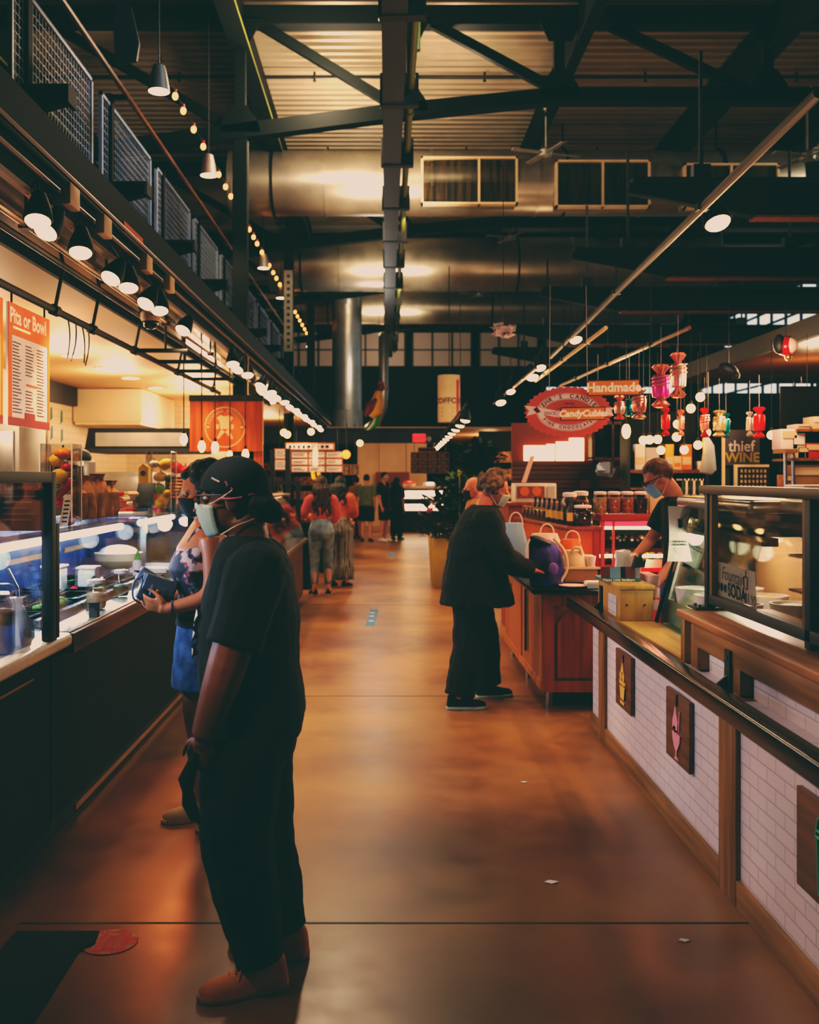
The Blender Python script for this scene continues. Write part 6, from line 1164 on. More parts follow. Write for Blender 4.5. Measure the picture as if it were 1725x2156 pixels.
k = [MB().ell(hc+hm @ (V((-.105,0,-.01))*hs), (.035,.06,.05), 12, 8, hm), MB().tube([hc+hm @ (V(p)*hs) for p in ((-.06,.07,-.005),(-.1,.06,-.03),(-.14,.035,-.05),(-.165,.03,-.062))], [.03,.045,.04,.02], 10), MB().tube([hc+hm @ (V(p)*hs) for p in ((-.06,-.05,-.005),(-.12,-.02,-.035),(-.155,.0,-.08))], [.03,.04,.015], 10)]
flesh('wrap_knot', k, 'cloth_black', q, .007, it=3)
def onhead(x, y, z): return hc+hm @ (V((x,y,z))*hs)
for pts in (((.055,.09,.072),(.045,.094,.066),(.03,.098,.058)),((.012,.0985,.06),(.006,.0995,.054),(.004,.099,.046)),((-.005,.098,.038),(-.012,.098,.033)),((-.06,.088,.012),(-.075,.079,.016),(-.088,.07,.01)),((.03,.088,.005),(.0,.093,.002),(-.04,.09,.006))): obj('trim_stitch', MB().tube([onhead(*p) for p in pts], .0032, 5), 'pink' if len(pts) < 4 and pts[0][0] != .055 else 'strap', q, local=True)
mask_part(t, hc, hm, hs*1.03, 'mask_blue', None, low=-.122)
for y in (1,-1): obj('mask_strap', MB().tube([onhead(.06,y*.071,-.012),onhead(.02,y*.088,.01),onhead(-.01,y*.093,.03)], .0028, 5).tube([onhead(.035,y*.062,-.115),onhead(-.02,y*.078,-.085),onhead(-.09,y*.062,-.062)], .0028, 5), 'strap', t, local=True)
k = MB(); 
for y in (1,-1): k.tube([onhead(.108,y*.03+.022*math.cos(a),.008+.02*math.sin(a)) for a in [2*PI*i/14 for i in range(15)]], .0028, 5).tube([onhead(.108,y*.052,.016),onhead(.06,y*.08,.016),onhead(-.005,y*.088,.014)], .003, 5)
obj('glasses', k.tube([onhead(.11,-.01,.01),onhead(.113,0,.013),onhead(.11,.01,.01)], .0025, 5), 'black', t, local=True)
# white shirt print on the chest
k = MB(); rows = []
import bisect
TR = sorted(P['torso'])
def tor(z):
    for a, b in zip(TR, TR[1:]):
        if a[0] <= z <= b[0]: f = (z-a[0])/(b[0]-a[0]); return [a[i]+(b[i]-a[i])*f for i in range(1,4)]
for i in range(13):
    z = 1.22-.014*i; cx, hd, hw = tor(z); y1 = .095+.022*math.sin(i*1.5)-.002*i; y0 = -.08
    rows.append([V((cx+(hd+.014)*(1-(abs(y)/hw)**2.3)**(1/2.3), y, z)) for y in [y0+(y1-y0)*j/8 for j in range(9)]])
k.add([p for r in rows for p in r], [(i*9+j,i*9+j+1,i*9+j+10,i*9+j+9) for i in range(12) for j in range(8) if not (i in (4,8))]); obj('shirt_print', k, 'paper', t, local=True, ang=60)
p = WM[t] @ V((.125,.22,.80)); st = thing('hanging_strap', 'black doubled strap hanging from the hand of the man in the head wrap', 'strap', tuple(p)); k = MB()
for o in (0,.02): obj('strap_strand', MB().tube([WM[t] @ V(v) for v in ((.115+o*.3,.225+o,.80),(.145+o*.5,.235+o,.72),(.15-o,.24+o,.64),(.13-o*1.2,.235+o,.585))], [.012,.02,.016,.008], 7), 'cloth_black', st)
obj('strap_loop', MB().tube([WM[t] @ V(v) for v in ((.06,.2,.83),(.12,.22,.835),(.14,.235,.80),(.13,.24,.77))], .012, 7), 'cloth_black', st)
# ---------------------------------------------------------------- 2. woman with black mask
P = dict(H=1.68, vox=.0075, skin='skin_mid', head=(.02,0,1.575), neck=(-.015,0,1.42), hyaw=6, hpitch=8, hs=.93,
  torso=[(1.335,.01,.1,.16),(1.28,.02,.125,.165),(1.22,.03,.14,.165),(1.1,.005,.118,.148),(1.0,.0,.125,.16),(.95,-.005,.13,.17)],
  pelvis=[(1.0,-.005,.11,.15),(.9,-.01,.125,.17),(.8,-.01,.12,.17),(.74,-.01,.1,.16)],
  top_m='floral', sleeve=0, skirt_m='denim', skirt=[(1.0,-.002,.122,.16),(.93,-.01,.14,.18),(.8,-.005,.15,.185),(.66,.0,.155,.19)],
  top_extra=[limb([(.09,.09,1.32),(.05,.1,1.4),(-.02,.105,1.425),(-.08,.09,1.36)], [.016]*4), limb([(.09,-.09,1.32),(.05,-.1,1.4),(-.02,-.105,1.425),(-.08,-.09,1.36)], [.016]*4)],
  shL=(-.01,.165,1.375), elL=(-.02,.2,1.10), wrL=(.185,.125,1.045), shR=(-.01,-.165,1.375), elR=(0,-.2,1.1), wrR=(.2,-.06,1.05), hdL=(.9,-.35,.25), hnL=(.1,-.8,.5), hdR=(.9,.35,.1), hnR=(0,.6,.7), curl=30, arm_r=(.055,.044,.03), hand_s=1.0,
  anR=(.0,-.08,.075), anL=(-.14,.12,.075), knL=(-.05,.1,.46), knR=(.03,-.09,.46), toeL=R(-4), toeR=R(4), foot=.27, shoe_m='sneaker', sole_m='cream', shoe_name='sneaker', collar=.085, hair='curly', hair_m='hair_dark', mask='mask_black', loops='mask_black', wr=.008)
# chest and shoulders are skin: give the bare upper body its own lofts
_old = headparts
def headparts(c, mt, s): return _old(c, mt, s)+[trunk([(1.45,-.01,.055,.075),(1.42,-.01,.075,.11),(1.38,-.005,.092,.165),(1.32,.012,.115,.158),(1.26,.02,.12,.15)])]
t, hc, hm, hs, A = person('woman with dark curly hair, black mask, floral top and blue skirt at the counter', (-.87,4.86,0), R(198), P); WOM = t
headparts = _old
k = [MB().ell(hc+hm @ (V((-.07,0,.115))*hs), (.075,.07,.055), 14, 9)]; flesh('hair_bun', k, 'hair_dark', t, .009, it=2, disp=.014, dscale=.04)
obj('bracelet', MB().tube([V((.165,.132,1.05))+V((.012*math.cos(a)*.3,.033*math.cos(a),.033*math.sin(a))) for a in [2*PI*i/16 for i in range(17)]], .006, 6), 'denim', t, local=True)
obj('belt', trunk([(1.005,-.002,.128,.166),(.955,-.006,.14,.178)]), 'cloth_black', t, local=True)
Lw = lambda v: WM[WOM] @ V(v)
pu = thing('purse', 'small slate blue leather purse held in the hands of the woman in floral top', 'purse', tuple(Lw((.27,.03,1.02)))); mp = (WM[WOM].to_3x3() @ M.Rotation(R(-12),3,'Y'))
def pe(o, r): return MB().ell(Lw(o), r, 20, 12, mp)
def po(o, size, a=-20): return MB().obox(Lw(o), size, WM[WOM].to_3x3() @ M.Rotation(R(a),3,'Y'))
flesh('purse_body', [po((.225,.045,1.125),(.165,.075,.125)), po((.265,.045,1.185),(.10,.045,.07),-32)], 'leather_blue', pu, .006, it=9, disp=.01, dscale=.05, local=False)
flesh('purse_flap', [po((.215,.084,1.15),(.15,.02,.075)), po((.225,.088,1.12),(.07,.02,.05))], 'leather_blue', pu, .004, it=6, disp=.003, dscale=.05, local=False)
obj('purse_opening', pe((.3,.05,1.213),(.03,.012,.006)), 'black', pu)
obj('clasp', MB().ell(Lw((.225,.094,1.125)), .011, 10, 6), 'gold', pu); obj('wrist_loop', MB().tube(sm([Lw((.29,.07,1.2)),Lw((.33,.08,1.17)),Lw((.335,.08,1.1)),Lw((.3,.075,1.07))]), .005, 6), 'leather_blue', pu)
# ---------------------------------------------------------------- 3. man in black coat at the cabinet
P = dict(H=1.72, vox=.011, fat=1.15, skin='skin_red', head=(.185,0,1.555), neck=(.1,0,1.40), hpitch=14, hyaw=-8, hs=.98,
  torso=[(1.45,.1,.09,.1),(1.41,.095,.13,.17),(1.34,.08,.165,.225),(1.24,.06,.19,.24),(1.12,.045,.205,.245),(1.0,.04,.225,.25),(.88,.045,.245,.26),(.78,.05,.262,.27),(.735,.05,.268,.272)],
  pelvis=[(.95,.02,.15,.18),(.85,.01,.155,.19),(.76,.0,.13,.18)], top_m='cloth_black2', top_name='coat', bot_m='cloth_black', sleeve=1.95, sl_r=(.1,.085,.07),
  shR=(.08,-.2,1.35), elR=(.2,-.27,1.06), wrR=(.41,-.16,.99), shL=(.08,.2,1.35), elL=(.24,.26,1.08), wrL=(.42,.12,1.0), hdR=(1,.2,-.2), hdL=(1,-.2,-.2), hnR=(0,0,-1), hnL=(0,0,-1),
  hipR=(-.02,-.1,.86), knR=(-.02,-.11,.47), anR=(-.1,-.1,.08), hipL=(.03,.1,.86), knL=(.13,.12,.47), anL=(.18,.14,.08), leg_r=(.13,.12,.105), toeR=R(-4), toeL=R(6), foot=.28, shoe_m='cloth_black2', sole_m='mask_blue', hair='curly', hair_m='hair_grey', mask='mask_blue', loops='paper', wr=.03)
P['anL'] = (.18,.26,.08); P['knL'] = (.13,.2,.47)
t, *_ = person('man in long black coat and black trousers leaning over the candy cabinet', (.60,7.38,0), R(6), P)
# ---------------------------------------------------------------- 4. cashier
P = dict(H=1.76, vox=.011, skin='skin_red', head=(.15,0,1.645), neck=(.04,0,1.5), hpitch=26, hs=.98,
  torso=[(1.52,.03,.07,.08),(1.49,.02,.1,.15),(1.44,.0,.115,.205),(1.32,-.01,.125,.2),(1.15,-.01,.12,.18),(1.0,-.01,.125,.18),(.9,-.01,.13,.185)], pelvis=[(.95,0,.12,.165),(.86,0,.13,.18),(.78,0,.11,.17)],
  top_m='cloth_black', bot_m='denim', sleeve=.8, sl_r=(.085,.08,.06), shL=(.0,.19,1.44), elL=(.06,.24,1.16), wrL=(.2,.2,.98), shR=(.03,-.19,1.44), elR=(.12,-.22,1.24), wrR=(.27,-.14,1.11), hdR=(.55,.3,-.6), hnR=(-.6,0,-.5), shoe_m='cloth_black', hair='short', hair_m='hair_red', mask='mask_blue2', loops='paper', hrough=.05)
t, hc, hm, hs, A = person('red haired cashier in black t-shirt and blue mask looking down behind the case', (1.97,6.85,0), PI, P)
k = MB()
for y in (1,-1): k.tube([hc+hm @ (V((.108,y*.032+.022*math.cos(a),.004+.018*math.sin(a)))*hs) for a in [2*PI*i/12 for i in range(13)]], .003, 5).tube([hc+hm @ (V(p)*hs) for p in ((.108,y*.054,.01),(.05,y*.082,.012),(-.005,y*.09,.01))], .003, 5)
obj('glasses', k, 'black', t, local=True)
# ---------------------------------------------------------------- 5. bald man behind
P = dict(H=1.64, vox=.012, skin='skin_red', hs=.98, torso=[(1.43,0,.07,.09),(1.39,-.01,.11,.17),(1.3,-.01,.13,.21),(1.1,0,.14,.19),(.9,0,.14,.19)], pelvis=[(.95,0,.13,.17),(.86,0,.13,.18),(.78,0,.11,.17)], top_m='tan_jacket', top_name='jacket', bot_m='cloth_black', sleeve=1.9, sl_r=(.085,.075,.06), head=(.03,0,1.53), neck=(-.02,0,1.38), shoe_m='cloth_black2', mask='mask_black', loops='mask_black')
person('bald man in tan jacket and black mask beyond the man in black coat', (.93,10.6,0), R(186), P)
# ---------------------------------------------------------------- 6, 7. women seen from behind
P = dict(H=1.66, vox=.012, skin='skin_light', hs=.92, torso=[(1.42,-.01,.06,.08),(1.38,-.01,.09,.15),(1.3,0,.115,.165),(1.15,0,.1,.135),(1.06,0,.105,.14)], pelvis=[(1.08,0,.1,.13),(.98,-.01,.13,.165),(.87,-.02,.145,.185),(.78,-.01,.12,.17)], top_m='coral', bot_m='jeans', bot_name='jeans', sleeve=1.5, sl_r=(.07,.07,.075), elL=(.05,.24,1.12), wrL=(.22,.2,1.25), elR=(.02,-.22,1.1), wrR=(.2,-.12,1.0), leg_r=(.105,.07,.05), leg_end=1.8, shoe_m='cloth_black2', hair='long', hair_m='hair_brown', hair_len=1.15, collar=.05)
person('woman with long curly brown hair, coral top and pale jeans seen from behind', (-.92,14.3,0), R(100), P)
P = dict(H=1.66, vox=.012, skin='skin_light', hs=.92, torso=[(1.42,-.01,.06,.08),(1.38,-.01,.09,.15),(1.3,0,.115,.165),(1.15,0,.1,.14),(1.04,0,.105,.145)], pelvis=[(1.06,0,.11,.14),(.95,-.01,.135,.17),(.85,-.01,.145,.18),(.78,-.01,.13,.175)], top_m='orange_top', bot_m='stripe', sleeve=1.8, sl_r=(.085,.09,.06), leg_r=(.12,.115,.13), leg_end=1.85, elR=(.05,-.2,1.1), wrR=(.25,-.1,1.1), shoe_m='cloth_black2', hair='long', hair_m='hair_dark', hair_len=.8)
person('woman in loose orange top and black striped trousers beside the curly haired woman', (-.70,15.3,0), R(70), P)
# ---------------------------------------------------------------- distant shoppers
base = dict(H=1.72, vox=.016, skin='skin_light', hs=.95, torso=[(1.44,-.01,.065,.085),(1.4,-.01,.1,.17),(1.3,0,.125,.2),(1.1,0,.12,.18),(.92,0,.125,.185)], pelvis=[(.95,0,.12,.165),(.86,0,.13,.18),(.78,0,.12,.175)], top_m='green_shirt', bot_m='cloth_black', bot_name='shorts', sleeve=.8, leg_end=.85, leg_r=(.115,.11,.1), shoe_m='cloth_black2', hair='short', hair_m='hair_dark')
person('shopper in green t-shirt and black shorts far down the aisle', (-.52,26,0), R(80), base)
person('shopper in brown top behind the one in green t-shirt', (-.82,27.2,0), R(120), dict(base, top_m='tan_jacket', skin='skin_red', H=1.66))
person('tall shopper in black t-shirt, black shorts and pale mask at the aisle end', (-.07,26.2,0), R(-25), dict(base, top_m='cloth_black', mask='mask_blue', shoe_m='paper', H=1.78))
person('shopper in dark long trousers beside the tall one in black shorts', (.26,26.9,0), R(60), dict(base, top_m='navy', bot_name='trousers', leg_end=1.95, leg_r=(.11,.09,.08), H=1.64, hair='long'))
# grey jacket hanging by the shelf
p = W(1494,958,11.0); k = MB().prism([(-.09,-.19),(.03,-.22),(.085,-.16),(.06,.1),(.0,.2),(-.06,.19),(-.05,.05)], xyz((p.x,11,p.z)), .08)
t = thing('hanging_jacket', 'pale grey jacket hanging beside the dark wall shelf', 'jacket', (p.x,11,p.z-.22)); obj('jacket_body', k, 'grey_shirt', t, bevel=.02); obj('hanger', MB().tube([(p.x,11.04,p.z+.18),(p.x,11.04,p.z+.9)], .006, 5), 'black', t)
# ================================================================== FAR STALLS
struct('ceiling_far', MB().box(-8,6,26.3,39.9,2.9,2.95), 'soffit_cream')
k = MB()
for i, (x, Y) in enumerate(((-2.4,28),(-1.2,28),(0.2,28),(1.6,28),(-2.0,32),(-.4,32),(1.2,32),(-3.6,30))):
    t = thing('ceiling_light', 'small round downlight in the far stall ceiling, '+('first row, far left','first row, second','first row, third','first row, fourth','second row, first','second row, second','second row, third','between the rows, outermost')[i], 'downlight', (x,Y,2.88)); obj('diffuser', MB().lathe([(.12,0),(.12,.012)], (x,Y,2.886), 16), 'lamp_disc', t); obj('trim_ring', MB().lathe([(.15,.01),(.15,.018)], (x,Y,2.881), 16), 'white', t)
# bakery case, far left
t = thing('bakery_case', 'slanted glass bakery case with bright pastries beyond the man in black', 'display case', (-1.5,11.8,0))
obj('base_panel', MB().box(-2.2,-1.12,10.3,13.6,.1,.8), 'brown_wood', t); obj('toe_kick', MB().box(-2.15,-1.18,10.35,13.55,0,.1), 'black', t); obj('deck', MB().box(-2.2,-1.06,10.25,13.65,.8,.84), 'steel', t)
obj('front_glass', MB().prism([(-1.08,.85),(-1.3,1.42),(-1.31,1.42),(-1.09,.85)], xyz((0,10.3,0)), 3.3), 'glass_clear', t); obj('top_shelf', MB().box(-2.1,-1.28,10.3,13.6,1.42,1.44), 'steel', t); obj('light_tube', MB().tube([(-1.4,10.4,1.4),(-1.4,13.5,1.4)], .016, 8), 'led_cream', t)
obj('shelf', MB().box(-1.9,-1.3,10.35,13.5,1.02,1.03).box(-1.8,-1.4,10.35,13.5,1.22,1.23), 'glass_clear', t)
PN = 'pale glazed bread loaf on the %s level of the bakery case'
for j, (z, x) in enumerate(((.841,-1.35),(1.031,-1.5),(1.231,-1.55))):
    for i in range(9):
        y = 10.5+.34*i; solo('bread_loaf', MB().ell((x,y,z+.05), (.12,.13,.05), 12, 6).ell((x+.02,y+.02,z+.085), (.07,.09,.03), 10, 5), ('bread','cream','grain')[(i+j) % 3], PN % ('lowest','middle','top')[j], 'bread', group='loaves on the %s level' % ('lowest','middle','top')[j])
t = thing('stall_partition', 'black steel posts and rail at the far left stall', 'partition', (-1.3,14.3,0))
for px, Y in ((606,14.3),(628,14.0),(574,14.6)): x = (px-VX)*Y/F; obj('post', MB().box(x-.035,x+.035,Y-.03,Y+.03,0,2.05 if px != 628 else 1.6), 'black', t)
obj('cross_rail', MB().box(-2.2,-1.2,14.25,14.3,1.55,1.6), 'black', t); obj('shelf_board', MB().box(-2.6,-1.42,14.5,14.9,1.3,1.33), 'brown_wood', t)
BT = ['leaf','olive_ink','choc','green','cone_yellow','cream']
for i in range(9):
    x = -2.5+.12*i; t = thing('wine_bottle', 'bottle on the dark shelf behind the far left posts, %s from the left end' % ON[i], 'bottle', (x,14.7,1.331), group='bottles behind the far posts'); obj('bottle_body', MB().lathe([(.035,0),(.038,.01),(.038,.16),(.013,.22),(.013,.28)], (x,14.7,1.331), 10), BT[i % 6], t); obj('bottle_label', MB().lathe([(.0385,.05),(.0385,.12)], (x,14.7,1.331), 10, cap=False), 'cream', t)
# big far menus
def wallmenu(px0, px1, py0, py1, Y, rows, cols, label, head=None, m='menu_white', frame='cherry_pale'):
    a, b = W(px0,py1,Y), W(px1,py0,Y); t = thing('menu_board', label, 'menu board', ((a.x+b.x)/2,Y,a.z)); w, h = b.x-a.x, b.z-a.z
    obj('board_back', MB().box(a.x,b.x,Y,Y+.04,a.z,b.z), frame, t)
    for r in range(rows):
        for c in range(cols):
            x0, z0 = a.x+w*c/cols+.02, a.z+h*r/rows+.02; x1, z1 = a.x+w*(c+1)/cols-.02, a.z+h*(r+1)/rows-.02
            q = obj('menu_panel', MB().box(x0,x1,Y-.012,Y,z0,z1), m, t); k = MB(); z = z1-.03
            while z > z0+.015: k.box(x0+.02,x0+(x1-x0)*random.uniform(.55,.95),Y-.016,Y-.012,z-.012,z); z -= .03
            obj('text_lines', k, 'ink_brown' if m != 'sign_dark' else 'grain', q, sm=False)
    if head: p, q = W(head[0],head[3],Y-.03), W(head[1],head[2],Y-.03); z = obj('header_frame', MB().box(p.x,q.x,Y-.04,Y,p.z,q.z), frame, t); zz = obj('header_panel', MB().box(p.x+.03,q.x-.03,Y-.05,Y-.04,p.z+.03,q.z-.03), m, t); k = MB(); x = p.x+.08
    while head and x < q.x-.1: k.box(x,x+random.uniform(.03,.07),Y-.054,Y-.05,p.z+.05,q.z-.05); x += .09
    if head: obj('text_lines', k, 'ink', zz, sm=False)
    obj('hanger', MB().tube([(a.x+.1,Y+.02,b.z),(a.x+.1,Y+.02,2.92)], .008, 5).tube([(b.x-.1,Y+.02,b.z),(b.x-.1,Y+.02,2.92)], .008, 5), 'black', t)
wallmenu(613,722,950,995,20.2,3,3,'wide cream menu board with framed heading, hanging above the two women',(600,705,932,949)); wallmenu(577,612,944,990,19,2,1,'narrow cream menu board beside the black posts'); wallmenu(865,946,952,997,29,3,4,'dark gridded menu board above the far glowing case',(880,920,942,952),'sign_dark'); wallmenu(722,756,978,1000,24,1,2,'small dark menu board under the orange globe lamp',None,'sign_dark')
p = W(664,957,19.5); solo('hanging_paper_strip', MB().box(p.x-.05,p.x+.05,19.5,19.51,p.z-.22,p.z+.22), 'paper', 'vertical white paper strip hanging before the wide menu board', 'sign')
mat('globe_orange', (255,150,70), emit=3.0, ecol=(255,140,60)); p = W(729,957,20); t = thing('globe_lamp', 'glowing orange globe lamp right of the wide menu board', 'lamp', tuple(p)); obj('globe_shade', MB().ell(p, .085, 14, 9), 'globe_orange', t); obj('lamp_cord', MB().tube([p+V((0,0,.08)),p+V((0,0,.9))], .006, 5), 'black', t)
# fruit stand beside the women
t = thing('produce_stand', 'dark produce stand beyond the woman in striped trousers', 'stand', (-.75,18,0)); obj('stand_body', MB().box(-1.5,-.62,17.6,18.6,0,.78), 'dark_panel', t); obj('stand_tray', MB().box(-1.5,-.58,17.55,18.6,.78,.84), 'brown_wood', t)
for i in range(14):
    x, y = -.66-.11*(i % 5), 17.68+.14*(i//5); solo('citrus_fruit', MB().ell((x,y,.9+.04*(i % 2)), .06, 10, 7), ('orange','yellow','orange','red')[i % 4], 'round orange or yellow fruit piled on the dark produce stand', 'fruit', group='fruit on the produce stand')
t = thing('produce_stand', 'tall dark flower and lemon stand left of the woman in jeans', 'stand', (-1.35,15.4,0)); obj('stand_body', MB().box(-1.9,-1.12,15.0,15.9,0,.98), 'dark_panel', t); obj('stand_tray', MB().box(-1.9,-1.1,14.96,15.9,.98,1.02), 'brown_wood', t)
for i in range(8): solo('lemon', MB().ell((-1.16-.09*(i % 4),15.05+.13*(i//4),1.07), (.05,.06,.05), 10, 7), 'yellow' if i % 3 else 'orange', 'yellow lemon piled on the tall dark stand', 'fruit', group='lemons on the tall stand')
p = W(665,1003,15.6); k = MB(); 
for i in range(9): k.ell(p+V((random.uniform(-.06,.06),random.uniform(-.05,.05),random.uniform(-.05,.05))), .035, 7, 5)
t = thing('flower_bunch', 'yellow flower bunch on a tall stem beside the curly haired woman', 'flowers', (p.x,15.6,1.02)); obj('blossoms', k, 'yellow', t); obj('stems', MB().tube([(p.x,15.6,1.02),p], .02, 6), 'leaf', t)
# far counter and wall
struct('wall_far_panel', MB().box(-1.0,1.35,34.6,34.8,0,2.9), 'cream_wall')
t = thing('deli_case', 'glowing white two tier deli case at the end of the aisle', 'display case', (.9,31,0)); obj('base_cabinet', MB().box(.1,1.75,30.6,31.5,0,.62), 'black', t); obj('top_slab', MB().box(.05,1.8,30.5,31.5,1.3,1.36), 'white', t)
for z0, z1 in ((1.02,1.24),(.66,.84)): obj('glow_tier', MB().box(.15,1.7,30.62,30.66,z0,z1), 'led_far', t)
obj('mid_shelf', MB().box(.1,1.75,30.55,31.4,.88,.98), 'black', t); obj('case_back', MB().box(.1,1.75,31.3,31.5,.62,1.3), 'steel_dark', t)
p = W(862,1030,30.8); t = thing('fruit_basket', 'red heaped basket on the far white case', 'basket', (p.x,30.8,1.361)); obj('basket_body', MB().lathe([(.14,0),(.2,.09),(.2,.1)], (p.x,30.8,1.361), 14), 'bag_plastic', t); obj('fruit_heap', MB().ell((p.x,30.8,1.47), (.19,.19,.08), 12, 6), 'red', t)
t = thing('cash_register', 'white cash register on the far white case', 'cash register', (1.3,30.8,1.361)); obj('register_body', MB().prism([(0,0),(.4,0),(.36,.14),(.04,.14)], xyz((1.08,30.7,1.361)), .3), 'white', t); obj('display', MB().box(1.2,1.38,30.68,30.72,1.44,1.49), 'led_blue', t); obj('keypad', MB().box(1.12,1.44,30.69,30.7,1.38,1.42), 'grey_ink', t)
wallmenu(792,862,994,1028,34.3,1,2,'dark red menu panel on the far cream wall',None,'sign_brown','sign_brown')
k = thing('far_counter', 'dark counter under the narrow far menus', 'counter', (-1.5,29,0)); obj('counter_body', MB().box(-3,-.75,28.6,29.4,0,1.0), 'dark_panel', k); obj('counter_top', MB().box(-3.02,-.72,28.55,29.4,1.0,1.05), 'steel', k)
t = thing('wall_cabinet', 'dark shelf unit of small packets on the far left wall', 'shelving', (-2.8,21.5,0)); obj('unit_body', MB().box(-3.4,-1.2,21.6,22.1,0,2.1), 'dark_panel', t)
for z in (.9,1.2,1.5,1.8): obj('packet_row', MB().box(-3.3,-1.3,21.5,21.6,z,z+.16), 'shelf_food', t); obj('shelf_board', MB().box(-3.4,-1.2,21.45,21.6,z-.03,z), 'brown_wood', t)
# far right stalls
t = thing('far_right_stall', 'dim brown far stall wall with lit shelves on the right', 'stall', (4,21,0)); obj('back_wall', MB().box(1.9,7,21,21.2,0,2.6), 'dark_panel', t)
for i in range(4): obj('lit_shelf', MB().box(2.0,6.5,20.7,21,.9+.35*i,.93+.35*i), 'oak', t)
for i in range(4): obj('packet_row', MB().box(2.05,6.4,20.8,20.95,.94+.35*i,1.12+.35*i), 'shelf_food', t)
# planter and plants
t = thing('planter_box', 'yellow green square planter box by the aisle', 'planter', (.95,15.8,0)); obj('planter_body', MB().prism([(.7,0),(1.35,0),(1.38,.74),(.66,.74)], xyz((0,15.2,0)), 1.2), 'planter', t, bevel=.006); obj('soil', MB().box(.7,1.34,15.25,16.35,.735,.75), 'choc', t); obj('foot_bolt', MB().box(.672,.69,15.4,15.46,.5,.53).box(.69,.7,15.4,15.46,.2,.23), 'black', t)
def leafy(name, c, n, rad, hgt, L, m, label, stem=True, droop=.4, seed=1, z0=.75):
    rn = random.Random(seed); t = thing(name, label, 'plant', (c[0],c[1],z0)); k = MB()
    for i in range(n):
        a = rn.random()*2*PI; e = rn.uniform(-.2,1.2); q = V((c[0]+rad*rn.uniform(.1,1)*math.cos(a), c[1]+rad*rn.uniform(.1,1)*math.sin(a), c[2]+hgt*rn.uniform(-.5,.5))); d = V((math.cos(a)*math.cos(e),math.sin(a)*math.cos(e),math.sin(e))); s = d.cross(V((0,0,1))).normalized(); l = L*rn.uniform(.6,1.1); w = l*.22
        k.add([q, q+d*l*.35+s*w, q+d*l*.7+s*w*.8-V((0,0,droop*l*.15)), q+d*l-V((0,0,droop*l*.4)), q+d*l*.7-s*w*.8-V((0,0,droop*l*.15)), q+d*l*.35-s*w], [(0,1,2,3),(0,3,4,5)])
    obj('foliage', k, m, t, sm=False)
    if stem:
        for i in range(3): obj('stem', MB().tube([(c[0]+.05*i-.05,c[1],z0),(c[0]+.08*i-.08,c[1]+.03,c[2])], .014, 6), 'leaf_dark', t)
    return t
a = W(970,1040,15.5); leafy('potted_plant', (a.x,15.5,1.35), 150, .26, .55, .3, 'leaf', 'broad leaved green plant in the yellow green planter', seed=4)
a = W(925,1085,15.4); leafy('potted_plant', (a.x,15.4,1.05), 170, .3, .6, .22, 'leaf_dark', 'dark leafy plant spilling over the planter toward the aisle', seed=5); a = W(985,1095,15.9); leafy('potted_plant', (a.x,15.9,1.05), 130, .3, .55, .25, 'leaf_dark', 'dark leafy plant at the back of the planter', seed=6)
a = W(1000,965,13.2); leafy('tall_plant', (a.x+.04,13.2,1.88), 330, .24, .34, .2, 'leaf_dark', 'tall dark bushy plant rising behind the bald man', seed=7, z0=0); obj('plant_pot', MB().lathe([(.14,0),(.2,.35),(.2,.38),(.17,.36)], (a.x+.04,13.2,0), 18), 'steel_dark', bpy.data.objects['tall_plant'])
t = thing('pot_tag', 'lime yellow price tag above the broad leaved plant', 'tag', tuple(W(968,998,15.2))); a = W(968,995,15.2); obj('tag_card', MB().prism([(-.035,-.06),(.02,-.06),(.05,.05),(-.02,.06)], xyz((a.x,15.2,a.z)), .004), 'leaf_lime', t); obj('tag_stick', MB().tube([(a.x,15.2,.75),(a.x,15.2,a.z-.05)], .006, 5), 'tan', t)
for i, (px, py, m) in enumerate(((915,1057,'bag_plastic'),(930,1078,'orange'),(905,1075,'pink'),(922,1100,'bread'))):
    a = W(px,py,15.25); k = MB()
    for j in range(6): k.ell(a+V((.035*math.cos(j),.02*math.sin(j*2),.03*math.sin(j))), .022, 7, 5)
    t = thing('flower', 'small %s blossom cluster among the planter leaves' % ('white','orange','pinkish','tan')[i], 'flower', tuple(a)); obj('petals', k, m, t); obj('stem', MB().tube([a,(a.x+.05,15.4,.75)], .006, 5), 'leaf', t)
# rooster sculpture under the roof
p = W(798,850,24); t = thing('rooster_sculpture', 'colourful rooster shaped sculpture hanging beside the slim duct', 'sculpture', (p.x,24,p.z-.55)); k = MB()
obj('breast', MB().tube([p+V((0,0,.3)),p+V((-.02,0,.1)),p+V((-.1,0,-.15)),p+V((-.2,0,-.3))], [.08,.14,.2,.1], 12), 'yellow', t); obj('wing', MB().tube([p+V((-.05,-.1,.1)),p+V((-.2,-.1,-.1)),p+V((-.32,-.1,-.3))], [.05,.14,.03], 10), 'sign_brown', t); obj('head', MB().ell(p+V((.04,0,.38)), (.09,.08,.1), 12, 8), 'sign_brown', t); obj('comb', MB().prism([(0,0),(.05,.1),(.09,.02),(.14,.1),(.16,0)], xyz(p+V((-.03,-.02,.44))), .04), 'red', t); obj('beak', MB().tube([p+V((.12,0,.38)),p+V((.2,0,.35))], [.03,.004], 8), 'orange', t)
for i in range(3): obj('tail_feather', MB().tube([p+V((.0,.02*i,-.25)),p+V((-.08-.06*i,.02*i,-.5)),p+V((-.22-.06*i,.02*i,-.62))], [.05,.06,.01], 8), ('green','bag_plastic','teal')[i], t)
obj('hanging_cord', MB().tube([p+V((0,0,.45)),p+V((0,0,2.2))], .006, 5), 'black', t)
